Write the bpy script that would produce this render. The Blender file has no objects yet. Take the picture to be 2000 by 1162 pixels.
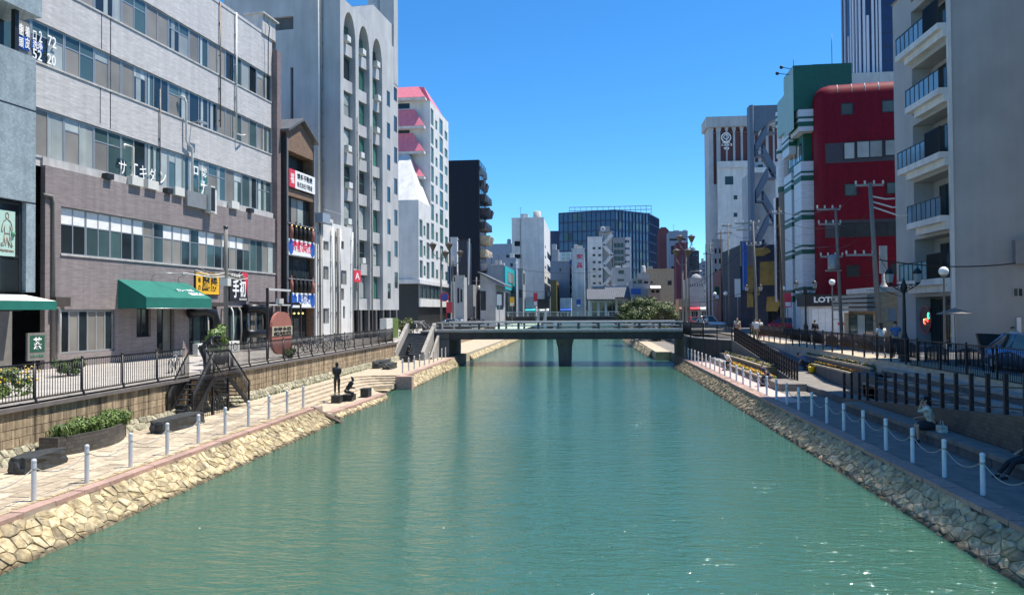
import bpy, bmesh, math, random
from mathutils import Vector, Matrix
random.seed(7)
R = math.radians
SC = bpy.context.scene
COL = SC.collection

# ------------------------------------------------------------------ camera, sky, sun, exposure
EYE = 4.95
FPX, YAW, PITCH, ROLL = 1450.0, math.atan(145 / 1450), R(1.0), R(0.4)
_f = Vector((-math.sin(YAW) * math.cos(PITCH), math.cos(YAW) * math.cos(PITCH), math.sin(PITCH)))
_r0 = Vector((math.cos(YAW), math.sin(YAW), 0))
_u0 = _r0.cross(_f)
_u = _u0 * math.cos(ROLL) + _r0 * math.sin(ROLL)
_r = _r0 * math.cos(ROLL) - _u0 * math.sin(ROLL)
CAMP = Vector((0, 0, EYE))
cd = bpy.data.cameras.new('camera')
cam = bpy.data.objects.new('camera', cd)
COL.objects.link(cam)
cd.sensor_width = 36.0
cd.lens = FPX / 2000 * 36
cd.clip_start, cd.clip_end = 0.1, 3000
m = Matrix((_r, _u, -_f)).transposed().to_4x4()
m.translation = CAMP
cam.matrix_world = m
SC.camera = cam

SUN_EL, SUN_AZ = R(67), R(14)          # azimuth measured from +X towards +Y
sdir = Vector((math.cos(SUN_EL) * math.cos(SUN_AZ), math.cos(SUN_EL) * math.sin(SUN_AZ), math.sin(SUN_EL)))
w = bpy.data.worlds.new('World')
SC.world = w
w.use_nodes = True
nt = w.node_tree
sky = nt.nodes.new('ShaderNodeTexSky')
sky.sky_type = 'NISHITA'
sky.sun_disc = False
sky.sun_elevation = SUN_EL
sky.sun_rotation = R(90) - SUN_AZ
sky.altitude = 6000
sky.air_density = 2.0
sky.dust_density = 0.0
sky.ozone_density = 6.0
bg = nt.nodes['Background']
bg.inputs['Strength'].default_value = 0.10
hs = nt.nodes.new('ShaderNodeHueSaturation'); hs.inputs['Saturation'].default_value = 1.2
wb = nt.nodes.new('ShaderNodeMix'); wb.data_type = 'RGBA'; wb.blend_type = 'MULTIPLY'; wb.inputs[0].default_value = 1
wb.inputs[7].default_value = (.92, 1.22, 1.28, 1)      # white balance of the whole sky
nt.links.new(sky.outputs[0], hs.inputs['Color']); nt.links.new(hs.outputs[0], wb.inputs[6]); nt.links.new(wb.outputs[2], bg.inputs[0])
sl = bpy.data.lights.new('sun', 'SUN')
sl.energy = 4.9
sl.angle = R(0.53)
sl.color = (1.0, 0.94, 0.84)
so = bpy.data.objects.new('sun', sl)
so.rotation_euler = sdir.to_track_quat('Z', 'Y').to_euler()
so.location = (60, 20, 120)
COL.objects.link(so)
SC.view_settings.view_transform = 'Standard'
SC.view_settings.look = 'None'
SC.view_settings.exposure = 0.7
SC.view_settings.gamma = 1.0
SC.view_settings.use_curve_mapping = False
SC.render.engine = 'CYCLES'
SC.cycles.max_bounces = 6
SC.cycles.use_denoising = True

# ------------------------------------------------------------------ helpers: pixel of the survey photo -> point on a real plane
def ray(px, py):
    return _f * FPX + _r * (px - 1000) + _u * (581 - py)
def onX(px, py, X):
    d = ray(px, py); return CAMP + d * (X / d.x)
def onY(px, py, Y):
    d = ray(px, py); return CAMP + d * (Y / d.y)
def onZ(px, py, Z):
    d = ray(px, py); return CAMP + d * ((Z - EYE) / d.z)

class Fr:
    """vertical facade frame: u along, w outwards, z up"""
    def __init__(s, P, ang):
        a = R(ang)
        s.P = Vector((P[0], P[1], 0)); s.ang = ang
        s.u = Vector((math.sin(a), math.cos(a), 0)); s.n = Vector((math.cos(a), -math.sin(a), 0))
        s.rot = math.pi / 2 - a
    def pt(s, u, w, z):
        return Vector((s.P.x + s.u.x * u + s.n.x * w, s.P.y + s.u.y * u + s.n.y * w, z))
    def px(s, x, y, w=0):
        d = ray(x, y); P = s.P + s.n * w
        t = ((P - CAMP).dot(s.n)) / d.dot(s.n)
        q = CAMP + d * t
        return (q - s.P).dot(s.u), q.z
    def U(s, x, y=600, w=0): return s.px(x, y, w)[0]
    def Z(s, x, y, w=0): return s.px(x, y, w)[1]
    def off(s, u, w): 
        f = Fr((0, 0), s.ang); f.P = s.pt(u, w, 0); return f
    def side(s, u, turn=90):
        f = Fr((0, 0), s.ang + turn); f.P = s.pt(u, 0, 0); return f

def org(p):
    v = Vector((0, 0, 0))
    while p is not None:
        v += p.location; p = p.parent
    return v

class MB:
    def __init__(s): s.v = []; s.f = []; s.mi = []; s.k = 0; s.sm = []
    def add(s, vs, fs, smooth=False):
        b = len(s.v); s.v += [tuple(v) for v in vs]
        for f in fs:
            s.f.append([b + i for i in f]); s.mi.append(s.k); s.sm.append(smooth)
        return s
    def poly(s, pts): return s.add(pts, [list(range(len(pts)))])
    def hexa(s, c):
        return s.add(c, [(0, 3, 2, 1), (4, 5, 6, 7), (0, 1, 5, 4), (1, 2, 6, 5), (2, 3, 7, 6), (3, 0, 4, 7)])
    def box(s, x0, x1, y0, y1, z0, z1):
        return s.hexa([(x0, y0, z0), (x1, y0, z0), (x1, y1, z0), (x0, y1, z0), (x0, y0, z1), (x1, y0, z1), (x1, y1, z1), (x0, y1, z1)])
    def fbox(s, fr, u0, u1, w0, w1, z0, z1):
        P = fr.pt
        return s.hexa([P(u0, w1, z0), P(u1, w1, z0), P(u1, w0, z0), P(u0, w0, z0), P(u0, w1, z1), P(u1, w1, z1), P(u1, w0, z1), P(u0, w0, z1)])
    def prism(s, pts, vec):
        n = len(pts); v = Vector(vec)
        a = [Vector(p) for p in pts]; b = [p + v for p in a]
        return s.add(a + b, [list(range(n))[::-1], list(range(n, 2 * n))] + [(i, (i + 1) % n, n + (i + 1) % n, n + i) for i in range(n)])
    def beam(s, p, q, wd, h=None, up=(0, 0, 1)):
        p, q = Vector(p), Vector(q); h = h or wd
        d = (q - p).normalized(); upv = Vector(up)
        if abs(d.dot(upv)) > .98: upv = Vector((0, 1, 0))
        a = d.cross(upv).normalized() * (wd / 2); b = a.cross(d).normalized() * (h / 2)
        return s.hexa([p - a - b, p + a - b, q + a - b, q - a - b, p - a + b, p + a + b, q + a + b, q - a + b])
    def path(s, pts, r, n=6, caps=True):
        pts = [Vector(p) for p in pts]; rs = r if isinstance(r, (list, tuple)) else [r] * len(pts)
        vs = []; prev = None
        for i, p in enumerate(pts):
            d = (pts[min(i + 1, len(pts) - 1)] - pts[max(i - 1, 0)]).normalized()
            if prev is None:
                a = d.cross(Vector((0, 0, 1)))
                if a.length < .05: a = d.cross(Vector((1, 0, 0)))
            else:
                a = prev - d * prev.dot(d)
            a.normalize(); b = d.cross(a); prev = a
            for k in range(n):
                t = 2 * math.pi * k / n
                vs.append(p + (a * math.cos(t) + b * math.sin(t)) * rs[i])
        fs = []
        for i in range(len(pts) - 1):
            for k in range(n):
                k2 = (k + 1) % n
                fs.append((i * n + k, i * n + k2, (i + 1) * n + k2, (i + 1) * n + k))
        s.add(vs, fs, True)
        if caps:
            b0 = len(s.v) - len(vs)
            for ring in (list(range(n))[::-1], [len(vs) - n + k for k in range(n)]):
                s.f.append([b0 + i for i in ring]); s.mi.append(s.k); s.sm.append(False)
        return s
    def tube(s, p, q, r, n=8): return s.path([p, q], r, n)
    def lathe(s, prof, c=(0, 0, 0), n=12, smooth=True):
        c = Vector(c); vs = []; fs = []
        for r, z in prof:
            for k in range(n):
                t = 2 * math.pi * k / n; vs.append(c + Vector((r * math.cos(t), r * math.sin(t), z)))
        for i in range(len(prof) - 1):
            for k in range(n):
                k2 = (k + 1) % n; fs.append((i * n + k, i * n + k2, (i + 1) * n + k2, (i + 1) * n + k))
        return s.add(vs, fs, smooth)
    def ball(s, c, rx, ry=None, rz=None, n=12, m=8):
        ry = ry or rx; rz = rz or rx; c = Vector(c); vs = []; fs = []
        for i in range(m + 1):
            p = math.pi * i / m
            for k in range(n):
                t = 2 * math.pi * k / n
                vs.append(c + Vector((rx * math.sin(p) * math.cos(t), ry * math.sin(p) * math.sin(t), -rz * math.cos(p))))
        for i in range(m):
            for k in range(n):
                k2 = (k + 1) % n; fs.append((i * n + k, i * n + k2, (i + 1) * n + k2, (i + 1) * n + k))
        return s.add(vs, fs, True)
    def mesh(s, name, off=Vector((0, 0, 0))):
        me = bpy.data.meshes.new(name)
        me.from_pydata([(x - off.x, y - off.y, z - off.z) for x, y, z in s.v], [], s.f)
        me.polygons.foreach_set('material_index', s.mi)
        me.polygons.foreach_set('use_smooth', s.sm)
        return me
    def build(s, name, mats, parent=None, kind=None, label=None, cat=None, group=None, at=None):
        """links ONE mesh object; vertices are world metres, stored relative to its origin"""
        o = org(parent) if parent else Vector(at or (0, 0, 0))
        me = s.mesh(name, o)
        for mt in (mats if isinstance(mats, (list, tuple)) else [mats]): me.materials.append(mt)
        ob = bpy.data.objects.new(name, me); COL.objects.link(ob)
        if parent: ob.parent = parent
        elif at: ob.location = at
        if kind: ob['kind'] = kind
        if label: ob['label'] = label
        if cat: ob['category'] = cat
        if group: ob['group'] = group
        return ob

def thing(name, label, cat, loc=(0, 0, 0), group=None, rz=0):
    o = bpy.data.objects.new(name, None); COL.objects.link(o)
    o.empty_display_size = .2; o.location = loc; o.rotation_euler = (0, 0, rz)
    o['label'] = label; o['category'] = cat
    if group: o['group'] = group
    return o

KIDS = {}
def copy_tree(o, loc=None, rz=None, label=None, group=None, scale=None):
    if not KIDS.get('ok'):
        KIDS.clear(); KIDS['ok'] = True
    def kids(p): return [c for c in SC_KIDS(p)]
    c = o.copy(); COL.objects.link(c)
    if loc is not None: c.location = loc
    if rz is not None: c.rotation_euler = (0, 0, rz)
    if scale is not None: c.scale = (scale,) * 3
    if label: c['label'] = label
    if group: c['group'] = group
    def rec(src, dst):
        for ch in kids(src):
            d = ch.copy(); COL.objects.link(d); d.parent = dst; rec(ch, d)
    rec(o, c)
    return c
def SC_KIDS(p):
    return PROTO_KIDS.setdefault(p.name, list(p.children))
PROTO_KIDS = {}

ORD = ['first', 'second', 'third', 'fourth', 'fifth', 'sixth', 'seventh', 'eighth', 'ninth', 'tenth', 'eleventh', 'twelfth', 'thirteenth',
       'fourteenth', 'fifteenth', 'sixteenth', 'seventeenth', 'eighteenth', 'nineteenth', 'twentieth', 'twenty-first', 'twenty-second',
       'twenty-third', 'twenty-fourth', 'twenty-fifth', 'twenty-sixth', 'twenty-seventh', 'twenty-eighth', 'twenty-ninth', 'thirtieth',
       'thirty-first', 'thirty-second', 'thirty-third', 'thirty-fourth']

# ------------------------------------------------------------------ materials
def mat(name, col, rough=.7, metal=0, var=.12, scale=3, rnd=0, streak=0, bump=0, bscale=30, brick=None, spec=.5, col2=None, emit=None, stretch=(1, 1, 1), tide=False, sfreq=1.7):
    mt = bpy.data.materials.new(name); mt.use_nodes = True
    n = mt.node_tree.nodes; L = mt.node_tree.links
    bs = n['Principled BSDF']
    bs.inputs['Roughness'].default_value = rough; bs.inputs['Metallic'].default_value = metal
    bs.inputs['Specular IOR Level'].default_value = spec
    c4 = (*col, 1)
    if emit:
        bs.inputs['Emission Color'].default_value = c4; bs.inputs['Emission Strength'].default_value = emit
    geo = n.new('ShaderNodeNewGeometry')
    def mapped(sc):
        mp = n.new('ShaderNodeMapping'); mp.inputs['Scale'].default_value = sc
        L.new(geo.outputs['Position'], mp.inputs[0]); return mp.outputs[0]
    def noise(vec, sc, det=4):
        t = n.new('ShaderNodeTexNoise'); t.inputs['Scale'].default_value = sc; t.inputs['Detail'].default_value = det
        L.new(vec, t.inputs['Vector']); return t.outputs[0]
    def ramp(v, a, b):
        r = n.new('ShaderNodeMapRange'); r.inputs[1].default_value = .3; r.inputs[2].default_value = .7
        r.inputs[3].default_value = a; r.inputs[4].default_value = b
        L.new(v, r.inputs[0]); return r.outputs[0]
    def mul(cin, fac):
        mx = n.new('ShaderNodeMix'); mx.data_type = 'RGBA'; mx.blend_type = 'MULTIPLY'; mx.inputs[0].default_value = 1
        L.new(cin, mx.inputs[6])
        cb = n.new('ShaderNodeCombineColor')
        for i in range(3): L.new(fac, cb.inputs[i])
        L.new(cb.outputs[0], mx.inputs[7]); return mx.outputs[2]
    rgb = n.new('ShaderNodeRGB'); rgb.outputs[0].default_value = c4
    c = rgb.outputs[0]
    height = None
    if brick:
        bw, bh, mortar, mcol, cvar = brick
        sx = n.new('ShaderNodeSeparateXYZ'); L.new(geo.outputs['Position'], sx.inputs[0])
        ad = n.new('ShaderNodeMath'); ad.operation = 'ADD'; L.new(sx.outputs[0], ad.inputs[0]); L.new(sx.outputs[1], ad.inputs[1])
        cm = n.new('ShaderNodeCombineXYZ'); L.new(ad.outputs[0], cm.inputs[0]); L.new(sx.outputs[2], cm.inputs[1])
        bt = n.new('ShaderNodeTexBrick'); bt.inputs['Scale'].default_value = 1; bt.inputs['Brick Width'].default_value = bw
        bt.inputs['Row Height'].default_value = bh; bt.inputs['Mortar Size'].default_value = mortar; bt.inputs['Mortar Smooth'].default_value = .3
        lo = tuple(max(0, x * (1 - cvar)) for x in col); hi = tuple(min(1, x * (1 + cvar)) for x in col)
        bt.inputs['Color1'].default_value = (*lo, 1); bt.inputs['Color2'].default_value = (*hi, 1); bt.inputs['Mortar'].default_value = (*mcol, 1)
        L.new(cm.outputs[0], bt.inputs['Vector']); c = bt.outputs[0]; height = bt.outputs['Fac']
    if col2:
        mx = n.new('ShaderNodeMix'); mx.data_type = 'RGBA'
        L.new(ramp(noise(mapped(stretch), scale * .6, 5), 0, 1), mx.inputs[0])
        L.new(c, mx.inputs[6]); mx.inputs[7].default_value = (*col2, 1); c = mx.outputs[2]
    if var: c = mul(c, ramp(noise(mapped(stretch), scale), 1 - var, 1 + var * .6))
    if streak: c = mul(c, ramp(noise(mapped((1.6, 1.6, .09 * 1.7 / sfreq)), sfreq, 6), 1 - streak, 1 + streak * .35))
    if tide:      # wet, weedy band just above the waterline
        sz = n.new('ShaderNodeSeparateXYZ'); L.new(geo.outputs['Position'], sz.inputs[0])
        av = n.new('ShaderNodeMath'); av.operation = 'MULTIPLY_ADD'; L.new(noise(mapped((1, 1, 1)), 2.5), av.inputs[0]); av.inputs[1].default_value = -.22; L.new(sz.outputs[2], av.inputs[2])
        tr = n.new('ShaderNodeMapRange'); tr.inputs[1].default_value = -.07; tr.inputs[2].default_value = .03; tr.inputs[3].default_value = .3; tr.inputs[4].default_value = 1
        L.new(av.outputs[0], tr.inputs[0]); c = mul(c, tr.outputs[0])
    if rnd:
        oi = n.new('ShaderNodeObjectInfo')
        mr = n.new('ShaderNodeMapRange'); mr.inputs[3].default_value = 1 - rnd; mr.inputs[4].default_value = 1 + rnd
        L.new(oi.outputs['Random'], mr.inputs[0]); c = mul(c, mr.outputs[0])
    L.new(c, bs.inputs['Base Color'])
    if bump or brick:
        bp = n.new('ShaderNodeBump'); bp.inputs['Strength'].default_value = bump or .25; bp.inputs['Distance'].default_value = .02
        if height is not None and not bump:
            bp.invert = True; L.new(height, bp.inputs['Height'])
        else:
            L.new(noise(mapped((1, 1, 1)), bscale, 6), bp.inputs['Height'])
        L.new(bp.outputs[0], bs.inputs['Normal'])
    return mt

def glass(name, col, rough=.06, rnd=.3, spec=.6, wob=.0):
    mt = mat(name, col, rough, var=.25, scale=.5, rnd=rnd, spec=spec, bump=wob, bscale=.6)
    return mt

M = {}
def defmats():
    m = mat
    M['tile_light'] = m('pale_tile', (.53, .515, .51), .6, var=.16, scale=2.2, streak=.12, brick=(.3, .1, .01, (.46, .445, .44), .08), stretch=(.5, .5, 7))
    M['tile_purple'] = m('purple_tile', (.27, .23, .225), .6, var=.18, scale=2.2, streak=.16, brick=(.3, .1, .01, (.23, .196, .194), .08), stretch=(.5, .5, 7))
    M['tile_blue'] = m('blue_grey_tile', (.29, .35, .38), .5, var=.14, scale=1.5, streak=.15, brick=(.11, .11, .006, (.2, .25, .28), .14))
    M['pilaster'] = m('brown_tile', (.22, .17, .165), .6, streak=.15, brick=(.24, .08, .008, (.17, .13, .13), .1))
    M['sill'] = m('pale_concrete', (.5, .49, .48), .8, streak=.25)
    M['concrete'] = m('concrete', (.33, .31, .28), .85, streak=.25, bump=.2, bscale=12)
    M['dark_concrete'] = m('dark_concrete', (.11, .115, .12), .85, streak=.3, bump=.2, bscale=12)
    M['white_wall'] = m('white_render', (.64, .635, .62), .75, var=.1, scale=.7, streak=.17, sfreq=.9)
    M['arch_wall'] = m('arch_render', (.43, .435, .44), .8, var=.1, scale=.5, streak=.15, sfreq=.8)
    M['beige_wall'] = m('beige_render', (.37, .372, .372), .85, var=.12, scale=.4, streak=.05, bump=.25, bscale=25)
    M['frame_alu'] = m('aluminium', (.45, .46, .46), .4, .6, var=.05)
    M['frame_dark'] = m('dark_frame', (.03, .033, .035), .4, .3)
    M['frame_bronze'] = m('bronze_frame', (.12, .1, .085), .45, .5)
    M['frame_green'] = m('green_frame', (.06, .19, .15), .4, .2)
    M['glass_dark'] = glass('dark_glass', (.018, .026, .03))
    M['glass_teal'] = glass('teal_glass', (.06, .105, .11))
    M['glass_green'] = glass('green_glass', (.05, .16, .13))
    M['glass_blue'] = glass('blue_glass', (.055, .12, .25), .12)
    M['glass_curtain'] = glass('curtained_glass', (.36, .40, .39), .15, .25)
    M['balcony_glass'] = glass('balcony_glass', (.17, .27, .36), .1, .15)
    M['glass_screen'] = glass('screened_glass', (.235, .22, .195), .4, .12)
    M['white_panel'] = m('white_paper', (.8, .8, .78), .6)
    M['black_metal'] = m('black_metal', (.015, .016, .02), .45, .2, var=.1)
    M['brown_metal'] = m('dark_brown_metal', (.03, .022, .025), .5, .2, var=.1)
    M['steel'] = m('brushed_steel', (.60, .60, .60), .45, .15, var=.08, scale=6)
    M['bollard'] = m('bollard_paint', (.60, .61, .63), .4, .25, var=.08, scale=8)
    M['bollard_white'] = m('bollard_white_paint', (.72, .73, .74), .45, .0, var=.08, scale=8)
    M['chain'] = m('chain_steel', (.42, .41, .38), .5, .5)
    M['pole_conc'] = m('pole_concrete', (.20, .19, .175), .8, streak=.15)
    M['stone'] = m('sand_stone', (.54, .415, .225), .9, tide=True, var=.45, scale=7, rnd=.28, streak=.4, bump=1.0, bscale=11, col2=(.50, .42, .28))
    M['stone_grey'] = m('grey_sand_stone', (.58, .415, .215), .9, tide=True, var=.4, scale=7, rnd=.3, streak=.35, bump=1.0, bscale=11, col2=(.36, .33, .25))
    M['joint'] = m('dark_joint', (.24, .19, .125), .95, var=.3)
    M['rubble'] = m('rubble_stone', (.42, .37, .28), .9, var=.35, scale=7, rnd=.3, bump=.6, bscale=20, col2=(.25, .25, .16))
    M['coping'] = m('pink_granite', (.39, .255, .205), .75, var=.2, scale=9, rnd=.12, bump=.3, bscale=40)
    M['paver'] = m('paving_stone', (.45, .36, .25), .88, var=.34, scale=5, rnd=.24, bump=.45, bscale=16, col2=(.46, .39, .29))
    M['paver_bed'] = m('paving_joint', (.36, .30, .24), .95, var=.2)
    M['paver_pink'] = m('pink_paving', (.58, .40, .36), .85, var=.15, scale=3, brick=None)
    M['paver_far'] = m('far_paving', (.46, .375, .265), .85, var=.28, scale=3, bump=.4, col2=(.45, .38, .28))
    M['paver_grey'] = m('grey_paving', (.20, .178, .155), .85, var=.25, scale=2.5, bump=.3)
    M['asphalt'] = m('asphalt', (.115, .115, .12), .9, var=.2, scale=2, bump=.3, bscale=60)
    M['street'] = m('street_concrete', (.40, .37, .335), .9, var=.18, scale=1.4, bump=.2, bscale=40)
    M['block'] = m('retaining_block', (.40, .305, .195), .88, var=.25, scale=5, rnd=.16, streak=.75, sfreq=4.5, bump=.4, bscale=25)
    M['block_dark'] = m('retaining_cap', (.14, .125, .12), .8, var=.2, scale=4)
    M['dark_rock'] = m('black_rock', (.035, .038, .038), .6, var=.4, scale=5, bump=.5, bscale=12)
    M['dark_tile'] = m('dark_tile', (.075, .07, .065), .45, var=.15, brick=(.22, .11, .008, (.03, .03, .03), .25))
    M['bronze'] = m('dark_bronze', (.03, .032, .036), .42, .6, var=.3, scale=8)
    M['soil'] = m('soil', (.16, .12, .07), .95, var=.3, scale=8)
    M['leaf'] = m('leaf', (.085, .135, .028), .6, var=.5, scale=5, col2=(.05, .10, .02))
    M['leaf_light'] = m('leaf_light', (.16, .23, .05), .55, var=.45, scale=5, col2=(.09, .16, .035))
    M['leaf_dark'] = m('leaf_dark', (.05, .08, .025), .6, var=.5, scale=1.5, col2=(.09, .12, .035))
    M['leaf_olive'] = m('leaf_olive', (.13, .16, .05), .6, var=.5, scale=.8, col2=(.06, .09, .03))
    M['bark'] = m('bark', (.09, .065, .045), .9, var=.3)
    M['flower_yellow'] = m('yellow_petal', (.75, .48, .03), .6, var=.2)
    M['flower_orange'] = m('orange_petal', (.7, .2, .03), .6, var=.2)
    M['flower_white'] = m('white_petal', (.75, .75, .7), .6, var=.1)
    M['awning_green'] = m('green_canvas', (.006, .145, .112), .8, var=.12, scale=2)
    M['awning_white'] = m('white_canvas', (.74, .72, .66), .8, var=.08)
    M['sign_yellow'] = m('yellow_sign', (.85, .47, .03), .5, var=.04)
    M['sign_black'] = m('black_sign', (.02, .02, .023), .5)
    M['sign_red'] = m('red_sign', (.62, .04, .07), .5, var=.05)
    M['sign_white'] = m('white_sign', (.8, .8, .8), .5, var=.04)
    M['sign_green'] = m('green_sign', (.015, .09, .055), .5)
    M['sign_blue'] = m('blue_sign', (.02, .10, .42), .45)
    M['ink_black'] = m('black_ink', (.015, .014, .014), .6, var=0)
    M['ink_white'] = m('white_ink', (.85, .85, .85), .6, var=0)
    M['ink_red'] = m('red_ink', (.7, .04, .10), .6, var=0)
    M['ink_green'] = m('green_ink', (.12, .3, .2), .6, var=0)
    M['ink_brown'] = m('brown_ink', (.22, .12, .09), .6, var=0)
    M['pale_mint'] = m('mint_poster', (.42, .60, .52), .5, var=.05)
    M['pink'] = m('pink_paint', (.80, .21, .27), .7, var=.08, streak=.12)
    M['grey_wall'] = m('grey_render', (.28, .29, .31), .8, var=.08, streak=.15)
    M['bluegrey_wall'] = m('blue_grey_render', (.26, .32, .40), .75, var=.08, streak=.1)
    M['pale_grey'] = m('pale_grey_render', (.41, .42, .44), .8, var=.1, scale=.6, streak=.15, sfreq=.8)
    M['stair_blue'] = m('stair_paint', (.12, .16, .22), .7, var=.1, streak=.12)
    M['navy'] = m('navy_cladding', (.022, .030, .052), .45, var=.1, streak=.1)
    M['black_wall'] = m('black_siding', (.022, .021, .022), .6, var=.1)
    M['brown_brick'] = m('brown_brick', (.21, .13, .085), .8, brick=(.22, .075, .008, (.15, .1, .07), .2))
    M['tan_brick'] = m('tan_brick', (.50, .36, .235), .8, brick=(.3, .1, .008, (.40, .30, .21), .15))
    M['red_clad'] = m('red_cladding', (.17, .003, .014), .6, spec=.2, var=.2, streak=.12)
    M['red_band'] = m('dark_cladding', (.05, .045, .055), .4)
    M['maroon'] = m('maroon_render', (.13, .035, .055), .7, var=.1)
    M['maroon2'] = m('maroon_brick', (.17, .06, .065), .7, var=.12)
    M['green_dark'] = m('dark_green_panel', (.004, .085, .055), .5, var=.12)
    M['green_pale'] = m('pale_green_panel', (.26, .42, .40), .55, var=.1)
    M['white_tile'] = m('white_tile', (.58, .61, .66), .4, var=.05, brick=(.5, .3, .008, (.42, .45, .5), .05))
    M['teal'] = m('teal_panel', (.02, .40, .42), .55, var=.08)
    M['yellow_wall'] = m('ochre_wall', (.17, .13, .05), .75, var=.2, scale=1)
    M['mural_base'] = m('dark_mural_wall', (.028, .036, .062), .75, var=.3, scale=1)
    M['ochre'] = m('ochre_paint', (.30, .22, .06), .75, var=.25, scale=1.5)
    M['mural_blue'] = m('blue_mural', (.03, .05, .12), .75, var=.25, scale=1.5)
    M['tower_blue'] = m('tower_panel', (.015, .03, .10), .35, var=.08)
    M['tower_white'] = m('tower_fin', (.55, .57, .65), .4, var=.05)
    M['roof_tile'] = m('dark_roof_tile', (.10, .105, .115), .6, var=.2, scale=2)
    M['metal_roof'] = m('grey_metal', (.30, .31, .32), .5, .4, var=.12)
    M['girder'] = m('girder_paint', (.05, .052, .058), .6, .1, var=.25, scale=1, streak=.3)
    M['duct'] = m('black_duct', (.018, .02, .024), .38, .5)
    M['pipe_white'] = m('white_pipe', (.62, .62, .58), .5, var=.08)
    M['ac'] = m('air_conditioner', (.62, .62, .58), .6, var=.08)
    M['wire'] = m('wire', (.012, .012, .014), .6)
    M['globe'] = m('globe_lamp', (.85, .85, .82), .25, var=.02)
    M['lamp_glass'] = m('lantern_glass', (.3, .32, .33), .2)
    M['skin'] = m('skin', (.50, .30, .20), .6, var=.06)
    M['hair'] = m('black_hair', (.012, .01, .009), .5, var=.2, scale=30)
    M['cloth_white'] = m('white_cloth', (.72, .72, .70), .85, var=.06)
    M['cloth_black'] = m('black_cloth', (.02, .02, .024), .85)
    M['cloth_blue'] = m('blue_cloth', (.08, .16, .34), .85)
    M['cloth_navy'] = m('navy_cloth', (.03, .04, .08), .85)
    M['cloth_grey'] = m('grey_cloth', (.25, .26, .28), .85)
    M['cloth_print'] = m('printed_cloth', (.70, .69, .62), .85, var=.5, scale=14, col2=(.42, .45, .36))
    M['cloth_khaki'] = m('khaki_cloth', (.2, .19, .11), .85)
    M['eye'] = m('eye', (.01, .01, .01), .2, var=0)
    M['car_blue'] = m('blue_car_paint', (.12, .22, .40), .22, .3, var=.02)
    M['car_silver'] = m('silver_car_paint', (.55, .56, .58), .25, .3, var=.02)
    M['car_red'] = m('red_car_paint', (.55, .03, .04), .25, .1, var=.02)
    M['rubber'] = m('rubber', (.02, .02, .02), .8)
    M['red_lamp'] = m('rear_lamp', (.5, .02, .02), .3)
    M['bucket_yellow'] = m('yellow_plastic', (.85, .62, .02), .45)
    M['wood_red'] = m('red_wood', (.34, .13, .10), .7, var=.3, scale=3, stretch=(4, 4, .3))
    M['pale_rail'] = m('pale_rail_paint', (.62, .61, .58), .5, var=.1)
    M['neon_green'] = m('green_tube', (.05, .9, .3), .4, emit=2.0, var=0)
    M['neon_red'] = m('red_tube', (.9, .08, .05), .4, emit=2.0, var=0)
    M['bulb'] = m('warm_bulb', (1, .68, .2), .4, emit=1.2, var=0)
defmats()

def water_mat():
    mt = bpy.data.materials.new('canal_water'); mt.use_nodes = True
    n = mt.node_tree.nodes; L = mt.node_tree.links; bs = n['Principled BSDF']
    geo = n.new('ShaderNodeNewGeometry')
    def noise(sc, det, rough=.5, stretch=(1, 1, 1), dist=0):
        mp = n.new('ShaderNodeMapping'); mp.inputs['Scale'].default_value = stretch
        L.new(geo.outputs['Position'], mp.inputs[0])
        t = n.new('ShaderNodeTexNoise'); t.inputs['Scale'].default_value = sc; t.inputs['Detail'].default_value = det
        t.inputs['Roughness'].default_value = rough; t.inputs['Distortion'].default_value = dist
        L.new(mp.outputs[0], t.inputs[0]); return t.outputs[0]
    mx = n.new('ShaderNodeMix'); mx.data_type = 'RGBA'
    L.new(noise(.12, 3), mx.inputs[0])
    mx.inputs[6].default_value = (.036, .104, .066, 1); mx.inputs[7].default_value = (.046, .126, .088, 1)
    L.new(mx.outputs[2], bs.inputs['Base Color'])
    bs.inputs['Roughness'].default_value = .055; bs.inputs['IOR'].default_value = 1.7
    a = noise(2.0, 3, .6, (.5, 1.4, 1), .6); b = noise(6.5, 3, .65, (.5, 1.4, 1), .6); c2 = noise(.3, 2, .5, (.7, 1.1, 1))
    wind = noise(.16, 3, .6, (.8, .5, 1), .8)      # gusts: calmer and rougher patches
    def bump(h, st, dist, prev=None):
        bp = n.new('ShaderNodeBump'); bp.inputs['Distance'].default_value = dist
        mr = n.new('ShaderNodeMapRange'); mr.inputs[1].default_value = .35; mr.inputs[2].default_value = .65; mr.inputs[3].default_value = .5 * st; mr.inputs[4].default_value = st
        L.new(wind, mr.inputs[0]); L.new(mr.outputs[0], bp.inputs['Strength'])
        L.new(h, bp.inputs['Height'])
        if prev is not None: L.new(prev, bp.inputs['Normal'])
        return bp.outputs[0]
    nn = bump(c2, .8, .15); nn = bump(a, 1.0, .15, nn); nn = bump(b, 1.0, .055, nn)
    L.new(nn, bs.inputs['Normal'])
    return mt
M['water'] = water_mat()

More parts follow.
